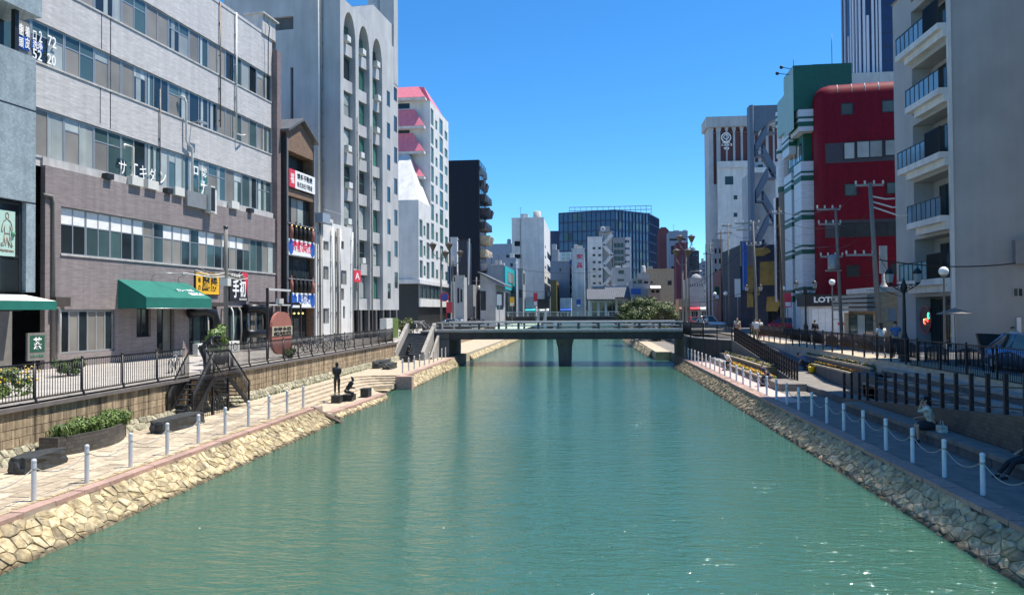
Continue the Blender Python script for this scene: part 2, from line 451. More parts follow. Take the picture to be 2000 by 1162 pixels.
# ------------------------------------------------------------------ facade helpers
def wall(mb, fr, u0, u1, z0, z1, ops=(), rec=.15, w=0.0):
    ops = [(max(a, u0), min(b, u1), max(c, z0), min(d, z1)) for a, b, c, d in ops if b > u0 and a < u1 and d > z0 and c < z1]
    us = sorted({round(x, 4) for x in [u0, u1] + [v for o in ops for v in o[:2]]})
    zs = sorted({round(x, 4) for x in [z0, z1] + [v for o in ops for v in o[2:]]})
    for i in range(len(us) - 1):
        for j in range(len(zs) - 1):
            cu, cz = (us[i] + us[i + 1]) / 2, (zs[j] + zs[j + 1]) / 2
            if any(a < cu < b and c < cz < d for a, b, c, d in ops): continue
            mb.poly([fr.pt(us[i], w, zs[j]), fr.pt(us[i + 1], w, zs[j]), fr.pt(us[i + 1], w, zs[j + 1]), fr.pt(us[i], w, zs[j + 1])])
    for a, b, c, d in ops:
        q = [(a, c), (b, c), (b, d), (a, d)]
        for i in range(4):
            p, r = q[i], q[(i + 1) % 4]
            mb.poly([fr.pt(p[0], w, p[1]), fr.pt(p[0], w - rec, p[1]), fr.pt(r[0], w - rec, r[1]), fr.pt(r[0], w, r[1])])
    return mb

def shell(mb, fr, u0, u1, z0, z1, depth, w=0, front=False, roof=True):
    P = fr.pt; d = w - depth
    mb.poly([P(u0, d, z0), P(u0, w, z0), P(u0, w, z1), P(u0, d, z1)])
    mb.poly([P(u1, w, z0), P(u1, d, z0), P(u1, d, z1), P(u1, w, z1)])
    mb.poly([P(u1, d, z0), P(u0, d, z0), P(u0, d, z1), P(u1, d, z1)])
    if roof: mb.poly([P(u0, w, z1), P(u1, w, z1), P(u1, d, z1), P(u0, d, z1)])
    if front: mb.poly([P(u0, w, z0), P(u1, w, z0), P(u1, w, z1), P(u0, w, z1)])
    return mb

PANE = {}
def pane(parent, fr, u0, u1, z0, z1, w, key, name='pane'):
    if key not in PANE:
        me = MB().box(0, 1, 0, 1, 0, 1).mesh('pane'); me.materials.append(M[key]); PANE[key] = me
    o = bpy.data.objects.new(name, PANE[key]); COL.objects.link(o)
    o.parent = parent
    p = fr.pt(u0, w, z0) - org(parent)
    o.location = p; o.rotation_euler = (0, 0, fr.rot); o.scale = (u1 - u0, .02, z1 - z0)
    return o

def window(parent, fr, u0, u1, z0, z1, keys, w=-.1, ft=.05, frame='frame_alu', trans=None, fd=.06, name='window', sill=None, rows=1):
    """one window: frame mesh (the part) + panes (sub-parts). keys: one material key per pane, left to right.
    trans: height fraction of a transom above which each pane is split ({index: upper key} or key)"""
    n = len(keys); mb = MB(); dw = (u1 - u0) / n
    mb.fbox(fr, u0, u1, w - fd, w, z0, z0 + ft); mb.fbox(fr, u0, u1, w - fd, w, z1 - ft, z1)
    for i in range(n + 1):
        c = u0 + dw * i
        a, b = (c, c + ft) if i == 0 else ((c - ft, c) if i == n else (c - ft / 2, c + ft / 2))
        mb.fbox(fr, a, b, w - fd, w + (.004 if i % 2 else 0), z0 + ft, z1 - ft)
    for r in range(1, rows):
        zz = z0 + (z1 - z0) * r / rows
        mb.fbox(fr, u0 + ft, u1 - ft, w - fd + .01, w - .006, zz - ft / 2, zz + ft / 2)
    tz = None
    if trans: tz = z0 + (z1 - z0) * trans[0]
    if tz:
        for i in range(n):
            if trans[1].get(i): mb.fbox(fr, u0 + dw * i + ft / 2, u0 + dw * (i + 1) - ft / 2, w - fd + .01, w - .006, tz - ft / 2, tz + ft / 2)
    if sill: mb.fbox(fr, u0 - .05, u1 + .05, w - fd, .06, z0 - .08, z0 - .002)
    o = mb.build(name, M[frame], parent)
    for i, k in enumerate(keys):
        a, b = u0 + dw * i + ft * .4, u0 + dw * (i + 1) - ft * .4
        up = trans[1].get(i) if trans else None
        if up:
            pane(o, fr, a, b, z0 + ft * .5, tz, w - .025, k); pane(o, fr, a, b, tz, z1 - ft * .5, w - .0245, up)
        else:
            pane(o, fr, a, b, z0 + ft * .5, z1 - ft * .5, w - .025, k)
    return o

# lettering is gathered and converted to meshes in one go at the end
TEXTS = []
def lettering(s, fr, u0, u1, z0, z1, w, mt, parent, bold=0.0, fit=True, name='lettering'):
    TEXTS.append((s, fr, u0, u1, z0, z1, w, mt, parent, bold, fit, name))
def make_texts():
    tmp = []
    for t in TEXTS:
        cu = bpy.data.curves.new('lettering', 'FONT'); cu.body = t[0]; cu.size = 1; cu.resolution_u = 2; cu.extrude = .01
        cu.offset = t[9]; cu.align_x = 'LEFT'; cu.space_line = 1.0
        ob = bpy.data.objects.new('tmp_text', cu); COL.objects.link(ob); tmp.append(ob)
    bpy.context.view_layer.update()
    dg = bpy.context.evaluated_depsgraph_get()
    for ob, (s, fr, u0, u1, z0, z1, w, mt, parent, bold, fit, name) in zip(tmp, TEXTS):
        me = bpy.data.meshes.new_from_object(ob.evaluated_get(dg))
        if not me.vertices: continue
        xs = [v.co.x for v in me.vertices]; ys = [v.co.y for v in me.vertices]
        sx = (u1 - u0) / max(1e-6, max(xs) - min(xs)); sy = (z1 - z0) / max(1e-6, max(ys) - min(ys))
        x0, y0 = min(xs), min(ys)
        for v in me.vertices: v.co = ((v.co.x - x0) * sx, (v.co.y - y0) * sy, v.co.z)
        me.materials.clear(); me.materials.append(M[mt])
        if isinstance(fit, tuple):      # print lying on the sloping awning canvas
            o = bpy.data.objects.new(name, me); COL.objects.link(o); o.parent = parent
            f1 = fit[1] + .02; ww = .28 + (2.02 - .28) * (fit[1] + .16); zz = 6.78 - .98 * (fit[1] + .16)
            o.location = fr.pt(u0, ww + .012, zz + .02) - org(parent); o.rotation_euler = (math.pi / 2 - math.atan2(1.74, .98), 0, fr.rot)
            continue
        o = bpy.data.objects.new(name, me); COL.objects.link(o)
        o.parent = parent
        o.location = fr.pt(u0, w, z0) - org(parent)
        o.rotation_euler = (math.pi / 2, 0, fr.rot)
    for ob in tmp:
        cu = ob.data; bpy.data.objects.remove(ob); bpy.data.curves.remove(cu)
# ================================================================== ground, water, banks
ZL, ZR, ZP = 2.3, 2.4, 0.8          # street on the near-sun bank, street on the shaded bank, promenades
def struct(name, mb, mt, kind='structure'):
    o = mb.build(name, mt); o['kind'] = kind; return o

mb = MB(); nx, ny = 6, 20
mb.poly([(-16.6, -30, 0), (12, -30, 0), (12, 340, 0), (-16.6, 340, 0)])
struct('water', mb, M['water'])
mb = MB()
mb.poly([(-1200, -60, ZL), (-16.25, -60, ZL), (-16.25, 335, ZL), (-1200, 335, ZL)])
mb.poly([(-1200, 335, ZL), (1200, 335, ZL), (1200, 2500, ZL), (-1200, 2500, ZL)])
mg = MB(); mg.poly([(13.55, -60, ZR), (1200, -60, ZR), (1200, 335, ZR), (13.55, 335, ZR)])
mg.poly([(11.0, 57, ZR), (13.55, 57, ZR), (13.55, 335, ZR), (11.0, 335, ZR)])
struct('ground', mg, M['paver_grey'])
mb.poly([(-1200, 335, ZL), (1200, 335, ZL), (1200, 335, -1), (-1200, 335, -1)])
for xs_, ya_, yb_ in ((13.552, -60, 57), (11.002, 57, 335)):
    mb.poly([(xs_, ya_, .3), (xs_, yb_, .3), (xs_, yb_, ZR), (xs_, ya_, ZR)])
mb.poly([(11.0, 57.002, .3), (13.55, 57.002, .3), (13.55, 57.002, ZR), (11.0, 57.002, ZR)])
struct('ground', mb, M['street'])
mb = MB(); mb.poly([(15.2, -40, ZR + .004), (20.2, -40, ZR + .004), (20.2, 330, ZR + .004), (15.2, 330, ZR + .004)])
struct('road', mb, M['asphalt'])
mb = MB()
for y in range(-30, 320, 1):
    if y % 8 < 4: mb.poly([(17.6, y, ZR + .008), (17.72, y, ZR + .008), (17.72, y + 1, ZR + .008), (17.6, y + 1, ZR + .008)])
struct('road_marking', mb, M['white_panel'])
mb = MB(); mb.box(-17.5, -16.9, -30, 62, ZL + .001, ZL + .1)
struct('pavement', mb, M['street'])
mb = MB(); mb.box(13.56, 15.1, -30, 330, ZR + .001, ZR + .12)
struct('pavement', mb, M['paver_far'])

# promenade slabs (solid)
mb = MB()
mb.box(-16.2, -11.75, -10, 32.2, -1, ZP - .03)
struct('promenade', mb, M['paver_bed'])
mb = MB()
mb.box(-16.2, -11.72, 48.9, 140, -1, ZP - .004)
struct('promenade', mb, M['paver_far'])
mb = MB()
mb.box(8.2, 11.0, -10, 140, -1, ZP - .004)
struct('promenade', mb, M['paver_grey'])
mb = MB(); mb.box(8.62, 9.55, 34.0, 66, ZP - .003, ZP); struct('promenade_paving', mb, M['paver_pink'])

# ------------------------------------------------------------------ rough stone walls: every stone its own piece
def clip(poly, px, py, nx, ny):
    out = []
    for i in range(len(poly)):
        a, b = poly[i], poly[(i + 1) % len(poly)]
        da = (a[0] - px) * nx + (a[1] - py) * ny; db = (b[0] - px) * nx + (b[1] - py) * ny
        if da <= 0: out.append(a)
        if (da < 0) != (db < 0) and abs(da - db) > 1e-9:
            t = da / (da - db); out.append((a[0] + (b[0] - a[0]) * t, a[1] + (b[1] - a[1]) * t))
    return out

def cells(Ln, Ht, sz, rng, aspect=.85, jit=.44):
    nr = max(1, round(Ht / sz)); rh = Ht / nr; nc = max(1, round(Ln / (sz * aspect))); cw = Ln / nc
    seeds = {}
    for j in range(-1, nr + 1):
        for i in range(-1, nc + 1):
            seeds[i, j] = ((i + .5 + (j % 2) * .5 + rng.uniform(-jit, jit)) * cw, (j + .5 + rng.uniform(-jit, jit)) * rh)
    for (i, j), (sx, sy) in seeds.items():
        if not (0 <= j < nr): continue
        poly = [(max(0, sx - 2 * cw), 0), (min(Ln, sx + 2 * cw), 0), (min(Ln, sx + 2 * cw), Ht), (max(0, sx - 2 * cw), Ht)]
        if poly[0][0] >= poly[1][0]: continue
        for a in range(-2, 3):
            for b in range(-2, 3):
                q = seeds.get((i + a, j + b))
                if q is None or (a == 0 and b == 0): continue
                dx, dy = q[0] - sx, q[1] - sy
                poly = clip(poly, (sx + q[0]) / 2, (sy + q[1]) / 2, dx, dy)
                if len(poly) < 3: break
            if len(poly) < 3: break
        if len(poly) >= 3:
            ar = abs(sum(poly[k][0] * poly[(k + 1) % len(poly)][1] - poly[(k + 1) % len(poly)][0] * poly[k][1] for k in range(len(poly)))) / 2
            if ar > .012 * (sz / .4) ** 2: yield poly

def stone_mesh(poly, S, nrm, rng, gap=.005, bulge=.05):
    cx = sum(p[0] for p in poly) / len(poly); cy = sum(p[1] for p in poly) / len(poly)
    r = max(math.hypot(p[0] - cx, p[1] - cy) for p in poly)
    rings = []
    ox, oy, tx, ty = (rng.uniform(-.12, .12) * r for _ in range(4)); tx *= 2.2; ty *= 2.2
    for sc, h in ((1 - gap / r, -.05), (1 - gap / r, .015), (.9, .6 * bulge + .015), (.52, bulge)):
        k = 1 - sc
        rings.append([S(cx + ox * k + (x - cx) * sc, cy + oy * k + (y - cy) * sc) + nrm * (h + ((tx * (x - cx) + ty * (y - cy)) / r * .22 if h > .02 else 0) + (rng.uniform(-.016, .016) if h > .02 else 0)) for x, y in poly])
    n = len(poly); vs = [v for rg in rings for v in rg]; fs = []
    for k in range(3):
        for i in range(n): fs.append((k * n + i, k * n + (i + 1) % n, (k + 1) * n + (i + 1) % n, (k + 1) * n + i))
    fs.append(list(range(3 * n, 4 * n)))
    return vs, fs

def stone_wall(name, label, A0, A1, B0, B1, sz, mt, part='stone', limit=300, seed=1, rev=False, back=True, group=None, cat='wall', bulge=.055, aspect=.85):
    """A = foot line, B = top line; stones face the side seen"""
    rng = random.Random(seed)
    A0, A1, B0, B1 = map(Vector, (A0, A1, B0, B1))
    Ln = (A1 - A0).length; Ht = ((B0 - A0).length + (B1 - A1).length) / 2
    nrm = (A1 - A0).cross(B0 - A0).normalized()
    if rev: nrm = -nrm
    S = lambda x, y: (A0.lerp(A1, x / Ln)).lerp(B0.lerp(B1, x / Ln), y / Ht)
    t = thing(name, label, cat, A0, group)
    bk = MB(); q = [A0 - nrm * .02, A1 - nrm * .02, B1 - nrm * .02, B0 - nrm * .02]
    bk.prism(q, -nrm * .25); bk.build('mortar_bed', M['joint'], t)
    cs = sorted(cells(Ln, Ht, sz, rng, aspect), key=lambda p: (S(p[0][0], p[0][1]) - CAMP).length)
    inview = [c for c in cs if S(*c[0]).y > 8]
    rest = MB()
    for i, c in enumerate(inview):
        vs, fs = stone_mesh(c, S, nrm, rng, bulge=bulge * rng.uniform(.7, 1.2))
        if i < limit:
            b = MB(); b.add(vs, fs)
            ctr = sum((Vector(v) for v in vs), Vector()) / len(vs)
            me = b.mesh(part, ctr); me.materials.append(M[mt])
            o = bpy.data.objects.new(part, me); COL.objects.link(o); o.parent = t; o.location = ctr - A0
        else: rest.add(vs, fs)
    if rest.v: rest.build(part + 's_beyond', M[mt], t, kind='stuff')
    return t

stone_wall('embankment_wall', 'long sunlit rough-stone embankment below the paved promenade with chained bollards', (-11.0, 6, -.15), (-11.05, 32.2, -.15), (-11.72, 6, .70), (-11.72, 31.4, .70), .33, 'stone', seed=3)
stone_wall('embankment_wall', 'low rough-stone edge of the landing under the two bronze figures', (-11.25, 33.4, -.15), (-10.95, 41.2, -.15), (-11.6, 33.4, .22), (-11.35, 41.0, .22), .36, 'stone', seed=4)
stone_wall('embankment_wall', 'sunlit rough-stone embankment between the water steps and the girder bridge', (-11.0, 46.6, -.15), (-11.3, 66.6, -.15), (-11.6, 46.6, .70), (-11.75, 65.2, .70), .42, 'stone', seed=5)
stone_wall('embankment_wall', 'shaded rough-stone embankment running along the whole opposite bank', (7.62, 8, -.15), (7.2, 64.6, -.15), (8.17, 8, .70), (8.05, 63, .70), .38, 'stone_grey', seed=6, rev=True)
stone_wall('embankment_wall', 'rough-stone embankment seen under the girder bridge below the sunlit street', (-11.3, 74, -.15), (-11.2, 128, -.15), (-11.9, 74, .70), (-11.8, 128, .70), .55, 'stone', seed=8)
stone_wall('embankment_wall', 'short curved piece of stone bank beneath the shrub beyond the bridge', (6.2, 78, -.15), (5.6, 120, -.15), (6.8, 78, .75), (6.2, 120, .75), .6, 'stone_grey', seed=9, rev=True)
mb = MB(); mb.box(6.75, 8.3, 74, 140, -1, ZP - .006); struct('promenade', mb, M['paver_far'])
# end returns of the embankments
def wing(label, pts, h, mt='stone'):
    b = MB(); b.prism(pts, (0, 0, h)); return b.build('wing_wall', M[mt], label=label, cat='wall')
mb = MB(); mb.prism([(-11.72, 31.4, .7), (-11.05, 32.2, -.15), (-12.6, 33.2, -.15), (-12.6, 31.4, .7)], (0, .0, -.3))
mb.build('wing_wall', M['stone'], label='sloping stone end of the sunlit embankment beside the landing', cat='wall')

# coping stones
def coping(label, P0, P1, wd, th, n, mt='coping', jit=.006, seed=1):
    rng = random.Random(seed); P0, P1 = Vector(P0), Vector(P1); d = (P1 - P0); nrm = Vector((d.y, -d.x, 0)).normalized()
    t = thing('coping', label, 'coping', P0)
    for i in range(n):
        a = P0.lerp(P1, (i + .012) / n); c = P0.lerp(P1, (i + .988) / n); dz = Vector((0, 0, rng.uniform(-jit, jit))); o = nrm * rng.uniform(-.012, .012)
        b = MB(); b.prism([a + dz + o, c + dz + o, c + nrm * wd + dz + o, a + nrm * wd + dz + o], (0, 0, th)); b.build('coping_stone', M[mt], t)
    return t
coping('pink granite coping along the sunlit embankment with chained bollards', (-12.05, 6, .70), (-12.05, 31.5, .70), .31, .10, 27)
coping('pink granite coping sloping down to the water at the end of the sunlit embankment', (-12.0, 31.35, .72), (-11.1, 32.6, -.1), .36, .12, 3, seed=5)
coping('pink coping around the landing of the bronze figures', (-12.05, 33.3, .22), (-11.7, 41.1, .22), .42, .10, 9, seed=2)
coping('pink granite coping on the embankment next to the girder bridge', (-12.0, 46.6, .70), (-12.15, 65.4, .70), .42, .115, 20, seed=3)
coping('dark pink coping along the shaded embankment across the canal', (8.12, 8, .70), (7.98, 63.2, .70), .46, .115, 60, seed=4)
b = MB(); b.box(-12.05, -11.0, 46.05, 46.55, -.3, .83)
b.build('granite_end_block', M['coping'], label='square pink granite end block beside the water steps', cat='end block')

# paving stones of the sunlit promenade
t = thing('stone_paving', 'irregular pale paving of the sunlit promenade under the chained bollards', 'paving', (-14, 20, ZP))
rng = random.Random(21); rows = 7; cnt = 0
for r in range(rows):
    x0 = -15.75 + r * (3.68 / rows); x1 = x0 + 3.68 / rows; y = 8 + rng.uniform(0, .6)
    while y < 32.0:
        ln = rng.uniform(.6, 1.15); y1 = min(y + ln, 32.15); dz = rng.uniform(-.007, .009)
        b = MB(); g = .012
        b.box(x0 + g, x1 - g, y + g, y1 - g, ZP - .05, ZP + dz)
        if cnt < 300: b.build('paver', M['paver'], t)
        cnt += 1; y = y1
# rough edging stones beside the coping
b = MB(); y = 8
while y < 31.2:
    l = rng.uniform(.12, .3); b.box(-12.07 - rng.uniform(.10, .18), -12.07, y, y + l - .015, ZP - .04, ZP + rng.uniform(.005, .03)); y += l
b.build('edging_setts', M['stone'], t, kind='stuff')

# ------------------------------------------------------------------ water steps and landing
t = thing('stone_steps', 'broad pale stone steps turning down from the promenade to the landing', 'steps', (-14, 42, .2))
b = MB(); b.prism([(-12.0, 32.2, -.6), (-11.62, 33.3, -.6), (-11.37, 41.0, -.6), (-12.4, 42.6, -.6), (-13.2, 44.9, -.6), (-16.2, 46, -.6), (-16.2, 32.2, -.6)], (0, 0, .6 + .30))
b.build('landing', M['paver_far'], t)
for k in range(5):
    xi = -13.35 - .42 * k; yi = 45.2 + .55 * k; z1 = .30 + .10 * (k + 1) - .004
    p = [(xi + .5, 32.21, 0), (xi, 34.0 - .1 * k, 0), (xi, yi - 2.4, 0), (xi + .35, yi - 1.0, 0), (xi + 1.1, yi - .25, 0), (-12.05 + .0 * k, yi, 0), (-12.05, 48.95, 0), (-16.2 + .002 * k, 48.95, 0), (-16.2 + .002 * k, 32.21, 0)]
    b = MB(); b.prism([(x, y, .1) for x, y, _ in p], (0, 0, z1 - .1))
    o = b.build('step', M['paver_far'], t)
for k in range(2):
    b = MB(); b.box(-13.0, -12.06, 43.6 + .6 * k, 45.0, -.5, .02 + .13 * k); b.build('step', M['stone'], t)

# ------------------------------------------------------------------ retaining wall of the sunlit street
t = thing('retaining_wall', 'tan block retaining wall between the sunlit promenade and the street', 'wall', (-16.2, 30, ZP))
b = MB(); b.box(-16.6, -16.24, -10, 62.5, .5, ZL - .02); b.build('wall_core', M['joint'], t)
course = 4; z0 = 1.16; bh = (2.18 - z0) / course; rest = MB(); blks = []
for c in range(course):
    y = 6 + (c % 2) * .3
    while y < 62.3:
        ln = .6; y1 = min(y + ln, 62.3); blks.append((y, y1, z0 + c * bh, z0 + (c + 1) * bh)); y = y1
blks.sort(key=lambda q: (q[0] < 16, q[0]))
proto = {}
for i, (a, c, d, e) in enumerate(blks):
    g = .009; dx = rng.uniform(-.008, .008)
    if i < 300:
        key = round(c - a, 2)
        if key not in proto:
            q = MB(); q.box(-.12, .02, g, key - g, g, bh - g); me = q.mesh('block'); me.materials.append(M['block']); proto[key] = me
        o = bpy.data.objects.new('block', proto[key]); COL.objects.link(o); o.parent = t; o.location = Vector((-16.2 + dx, a, d)) - t.location
    else: rest.box(-16.32, -16.18 + dx, a + g, c - g, d + g, e - g)
rest.build('blocks_beyond', M['block'], t, kind='stuff')
b = MB(); b.box(-16.62, -16.08, -10, 62.4, 2.18, 2.30); b.build('wall_cap', M['block_dark'], t)
stone_wall('rubble_footing', 'grey rubble footing along the foot of the tan block wall', (-15.82, 6, ZP - .1), (-15.82, 62.3, ZP - .1), (-16.1, 6, 1.17), (-16.1, 62.3, 1.17), .3, 'rubble', seed=11, bulge=.09, limit=300, rev=False, cat='wall footing')
b = MB(); b.box(-16.62, -16.2, 70, 132, .5, 2.3); b.build('retaining_wall', M['block'], label='tan retaining wall seen beyond the girder bridge', cat='wall')

# ------------------------------------------------------------------ shaded bank: bench, ramp walls, ramps, terraces
BENCH = True
t = thing('stone_bench', 'long low stone bench along the foot of the dark tiled wall', 'bench', (10.6, 20, ZP))
y = 6.0
while y < 30.5:
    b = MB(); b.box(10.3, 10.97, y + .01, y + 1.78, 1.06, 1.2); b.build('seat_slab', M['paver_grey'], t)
    b = MB(); b.box(10.38, 10.97, y + .01, y + 1.78, ZP, 1.06); b.build('bench_block', M['dark_concrete'], t); y += 1.8
zr2 = lambda y: 1.0 + max(0, min(33.5 - y, 17.5)) * .083
zr1 = lambda y: 1.0 + max(0, min(y - 41, 16)) * .09
b = MB()
b.add([(11.0, 4, .7), (11.1, 4, .7), (11.1, 33.5, .7), (11.0, 33.5, .7), (11.0, 4, zr2(4) + .06), (11.1, 4, zr2(4) + .06), (11.1, 16, zr2(16) + .06), (11.0, 16, zr2(16) + .06), (11.1, 33.5, 1.06), (11.0, 33.5, 1.06)],
      [(0, 4, 7, 9, 3), (1, 2, 8, 6, 5), (4, 5, 6, 7), (7, 6, 8, 9), (0, 1, 5, 4)])
b.build('ramp_wall', M['dark_tile'], label='dark tiled wall behind the stone bench under the near ramp', cat='wall')
b = MB()
for a, c in ((33.5, 41.0), (41.0, 57.0), (57.0, 63)):
    b.hexa([(11.0, a, .6), (11.14, a, .6), (11.14, c, .6), (11.0, c, .6), (11.0, a, zr1(a) + .08), (11.14, a, zr1(a) + .08), (11.14, c, zr1(c) + .08), (11.0, c, zr1(c) + .08)])
b.build('ramp_wall', M['dark_concrete'], label='sloping concrete wall carrying the black railing of the long ramp', cat='wall')
def slab(x0, x1, y0, y1, za, zb, x2=None, x3=None):
    x2 = x1 if x2 is None else x2
    return [(x0, y0, .5), (x1, y0, .5), (x2, y1, .5), (x0, y1, .5), (x0, y0, za), (x1, y0, za), (x2, y1, zb), (x0, y1, zb)]
b = MB()
b.hexa(slab(11.1, 12.35, 16, 33.5, zr2(16), 1.0)); b.hexa(slab(11.1, 12.35, 2, 16, zr2(16), zr2(16)))
b.hexa(slab(11.1, 12.9, 33.5, 41, 1.0, 1.0)); b.hexa(slab(11.14, 12.9, 41, 57, 1.0, zr1(57), 12.6))
struct('ramp', b, M['paver_grey'])
t = thing('terrace_steps', 'dark stone terrace steps between the near ramp and the street fence', 'steps', (12.9, 20, 1))
for k, (xa, xb, z) in enumerate(((12.36, 12.75, 1.62), (12.752, 13.15, 1.95), (13.152, 13.548, 2.25))):
    y = 4.0
    while y < 33.4:
        b = MB(); b.box(xa, xb, y + .006, y + 1.46, .5, max(z, zr2(y) + .02 * (k + 1)) - .1); b.build('riser', M['dark_concrete'], t)
        b = MB(); b.box(xa - .03, xb, y + .006, y + 1.46, max(z, zr2(y) + .02 * (k + 1)) - .098, max(z, zr2(y) + .02 * (k + 1))); b.build('step', M['concrete'], t); y += 1.47

def flower_bed(name, label, x0, x1, y0, y1, z, dens, cols, seed, h=.16, cat='flower bed'):
    rng = random.Random(seed)
    t = thing(name, label, cat, ((x0 + x1) / 2, y0, z))
    b = MB(); b.box(x0 + .01, x0 + .13, y0, y1, .5, z - .09); b.build('riser', M['dark_concrete'], t)  # shade of the canal-side front put into its dark colour
    b = MB(); b.box(x0, x0 + .14, y0, y1, z - .088, z); b.build('edge_slab', M['paver_far'], t)
    b = MB(); b.box(x0 + .142, x1, y0, y1, .5, z - .03); b.build('soil', M['soil'], t)
    lv = MB(); fl = [MB() for _ in cols]
    for _ in range(int((y1 - y0) * (x1 - x0) * dens)):
        x, y = rng.uniform(x0 + .18, x1 - .03), rng.uniform(y0 + .05, y1 - .05); hh = h * rng.uniform(.4, 1)
        for _ in range(4):
            a = rng.uniform(0, 6.28); d = Vector((math.cos(a), math.sin(a), 0)); s = rng.uniform(.03, .07)
            p = Vector((x, y, z - .03 + hh * rng.uniform(.2, .9))); q = p + d * s * 1.6 + Vector((0, 0, s * rng.uniform(-.2, .8))); n = Vector((-d.y, d.x, .3)) * s * .6
            lv.poly([p, p.lerp(q, .5) + n, q, p.lerp(q, .5) - n])
        if rng.random() < .6:
            k = rng.randrange(len(cols)); c = Vector((x, y, z - .03 + hh))
            for a in range(3):
                an = a * 2.1 + rng.random(); dd = Vector((math.cos(an), math.sin(an), .35)) * .05; nn = Vector((-dd.y, dd.x, 0)) * .7
                fl[k].poly([c, c + dd + nn, c + dd * 1.5, c + dd - nn])
    lv.build('leaves', M['leaf_light'], t, kind='stuff')
    for k, c in enumerate(cols):
        if fl[k].v: fl[k].build('petals', M[c], t, kind='stuff')
    return t
flower_bed('flower_bed', 'sunlit lower flower bed on the terrace next to the ramp landing', 12.92, 13.24, 37.2, 44.5, 1.78, 70, ['flower_yellow', 'flower_orange'], 1)
flower_bed('flower_bed', 'sunlit upper flower bed just below the street fence', 13.25, 13.54, 36.5, 47.5, 2.16, 70, ['flower_yellow', 'flower_white'], 2)
flower_bed('flower_bed', 'lower planting bed with bright yellow flowers beside the promenade bollards', 9.62, 10.3, 41.5, 53, 1.18, 60, ['flower_yellow', 'flower_orange', 'flower_yellow'], 3)
flower_bed('flower_bed', 'upper planting bed against the concrete wall of the long ramp', 10.32, 10.98, 44.5, 60, 1.58, 40, ['flower_white', 'flower_yellow'], 4)
b = MB(); b.box(9.6, 10.98, 53.2, 64, ZP, 1.16); b.build('terrace_block', M['concrete'], label='plain concrete seating terrace beneath the curved abutment', cat='terrace')
b = MB(); b.box(9.62, 10.98, 38.6, 41.4, ZP, 1.16); b.build('terrace_block', M['paver_grey'], label='grey seating block at the foot of the ramp railing', cat='terrace')
b = MB(); b.hexa(slab(12.92, 13.55, 44.6, 57, 1.5, 2.2)); b.build('terrace_block', M['dark_concrete'], label='sloping terrace kerb between the long ramp and the street fence', cat='terrace')
b = MB(); b.box(12.36, 13.55, 33.41, 36.4, .5, 1.95); b.build('terrace_block', M['dark_concrete'], label='squat terrace block where the near steps meet the flower beds', cat='terrace')
# ================================================================== railings
def railing(name, label, base, h, posts, mt='black_metal', pw=.07, bar_sp=.115, bar_r=.014, rails=(.12, 1.0), cap=True, bow=0.0, group=None, bars=True, rail_w=.05, cat='fence', ends=0.06):
    """base: polyline of 3D points; posts: list of distances along it"""
    base = [Vector(p) for p in base]; seg = [0]
    for a, b in zip(base, base[1:]): seg.append(seg[-1] + (b - a).length)
    def at(s):
        s = max(0, min(seg[-1], s))
        for i in range(len(base) - 1):
            if s <= seg[i + 1] + 1e-9: return base[i].lerp(base[i + 1], (s - seg[i]) / max(1e-9, seg[i + 1] - seg[i]))
        return base[-1]
    t = thing(name, label, cat, base[0], group)
    for s in posts:
        p = at(s); b = MB()
        if bow:
            q = at(min(seg[-1], s + .01)); d = (q - at(max(0, s - .01))); d.z = 0; d.normalize(); n = Vector((d.y, -d.x, 0))
            b.path([p + n * bow + Vector((0, 0, -.12)), p + n * bow * .55 + Vector((0, 0, .03)), p + Vector((0, 0, .22)), p + Vector((0, 0, h + .02))], pw * .55, 6)
        else: b.box(p.x - pw / 2, p.x + pw / 2, p.y - pw / 2, p.y + pw / 2, p.z - .05, p.z + h + .03)
        if cap: b.ball(p + Vector((0, 0, h + .06)), pw * .7, n=8, m=5)
        b.build('post', M[mt], t)
    for k, f in enumerate(rails):
        b = MB()
        for i in range(len(base) - 1):
            b.beam(base[i] + Vector((0, 0, h * f)), base[i + 1] + Vector((0, 0, h * f)), rail_w if k == len(rails) - 1 else rail_w * .8, .045 if k == len(rails) - 1 else .035)
        b.build('rail', M[mt], t)
    if bars:
        b = MB(); s = bar_sp
        while s < seg[-1]:
            p = at(s)
            b.tube(p + Vector((0, 0, h * rails[0])), p + Vector((0, 0, h * rails[-1])), bar_r, 4); s += bar_sp
        b.build('balusters', M[mt], t, kind='stuff')
    return t

FY0 = 20.52 - 2.1 * 4
railing('street_fence', 'black railing of bent posts on the tan wall below the tea shop', [(-16.3, FY0 - .5, ZL), (-16.3, 28.8, ZL)], 1.17, [.5 + 2.1 * k for k in range(8)], bow=.16)
railing('street_fence', 'long black bent-post railing running from the iron double stair to the bridge stair', [(-16.3, 30.2, ZL), (-16.3, 61.6, ZL)], 1.17, [.3 + 2.05 * k for k in range(16)], bow=.16)

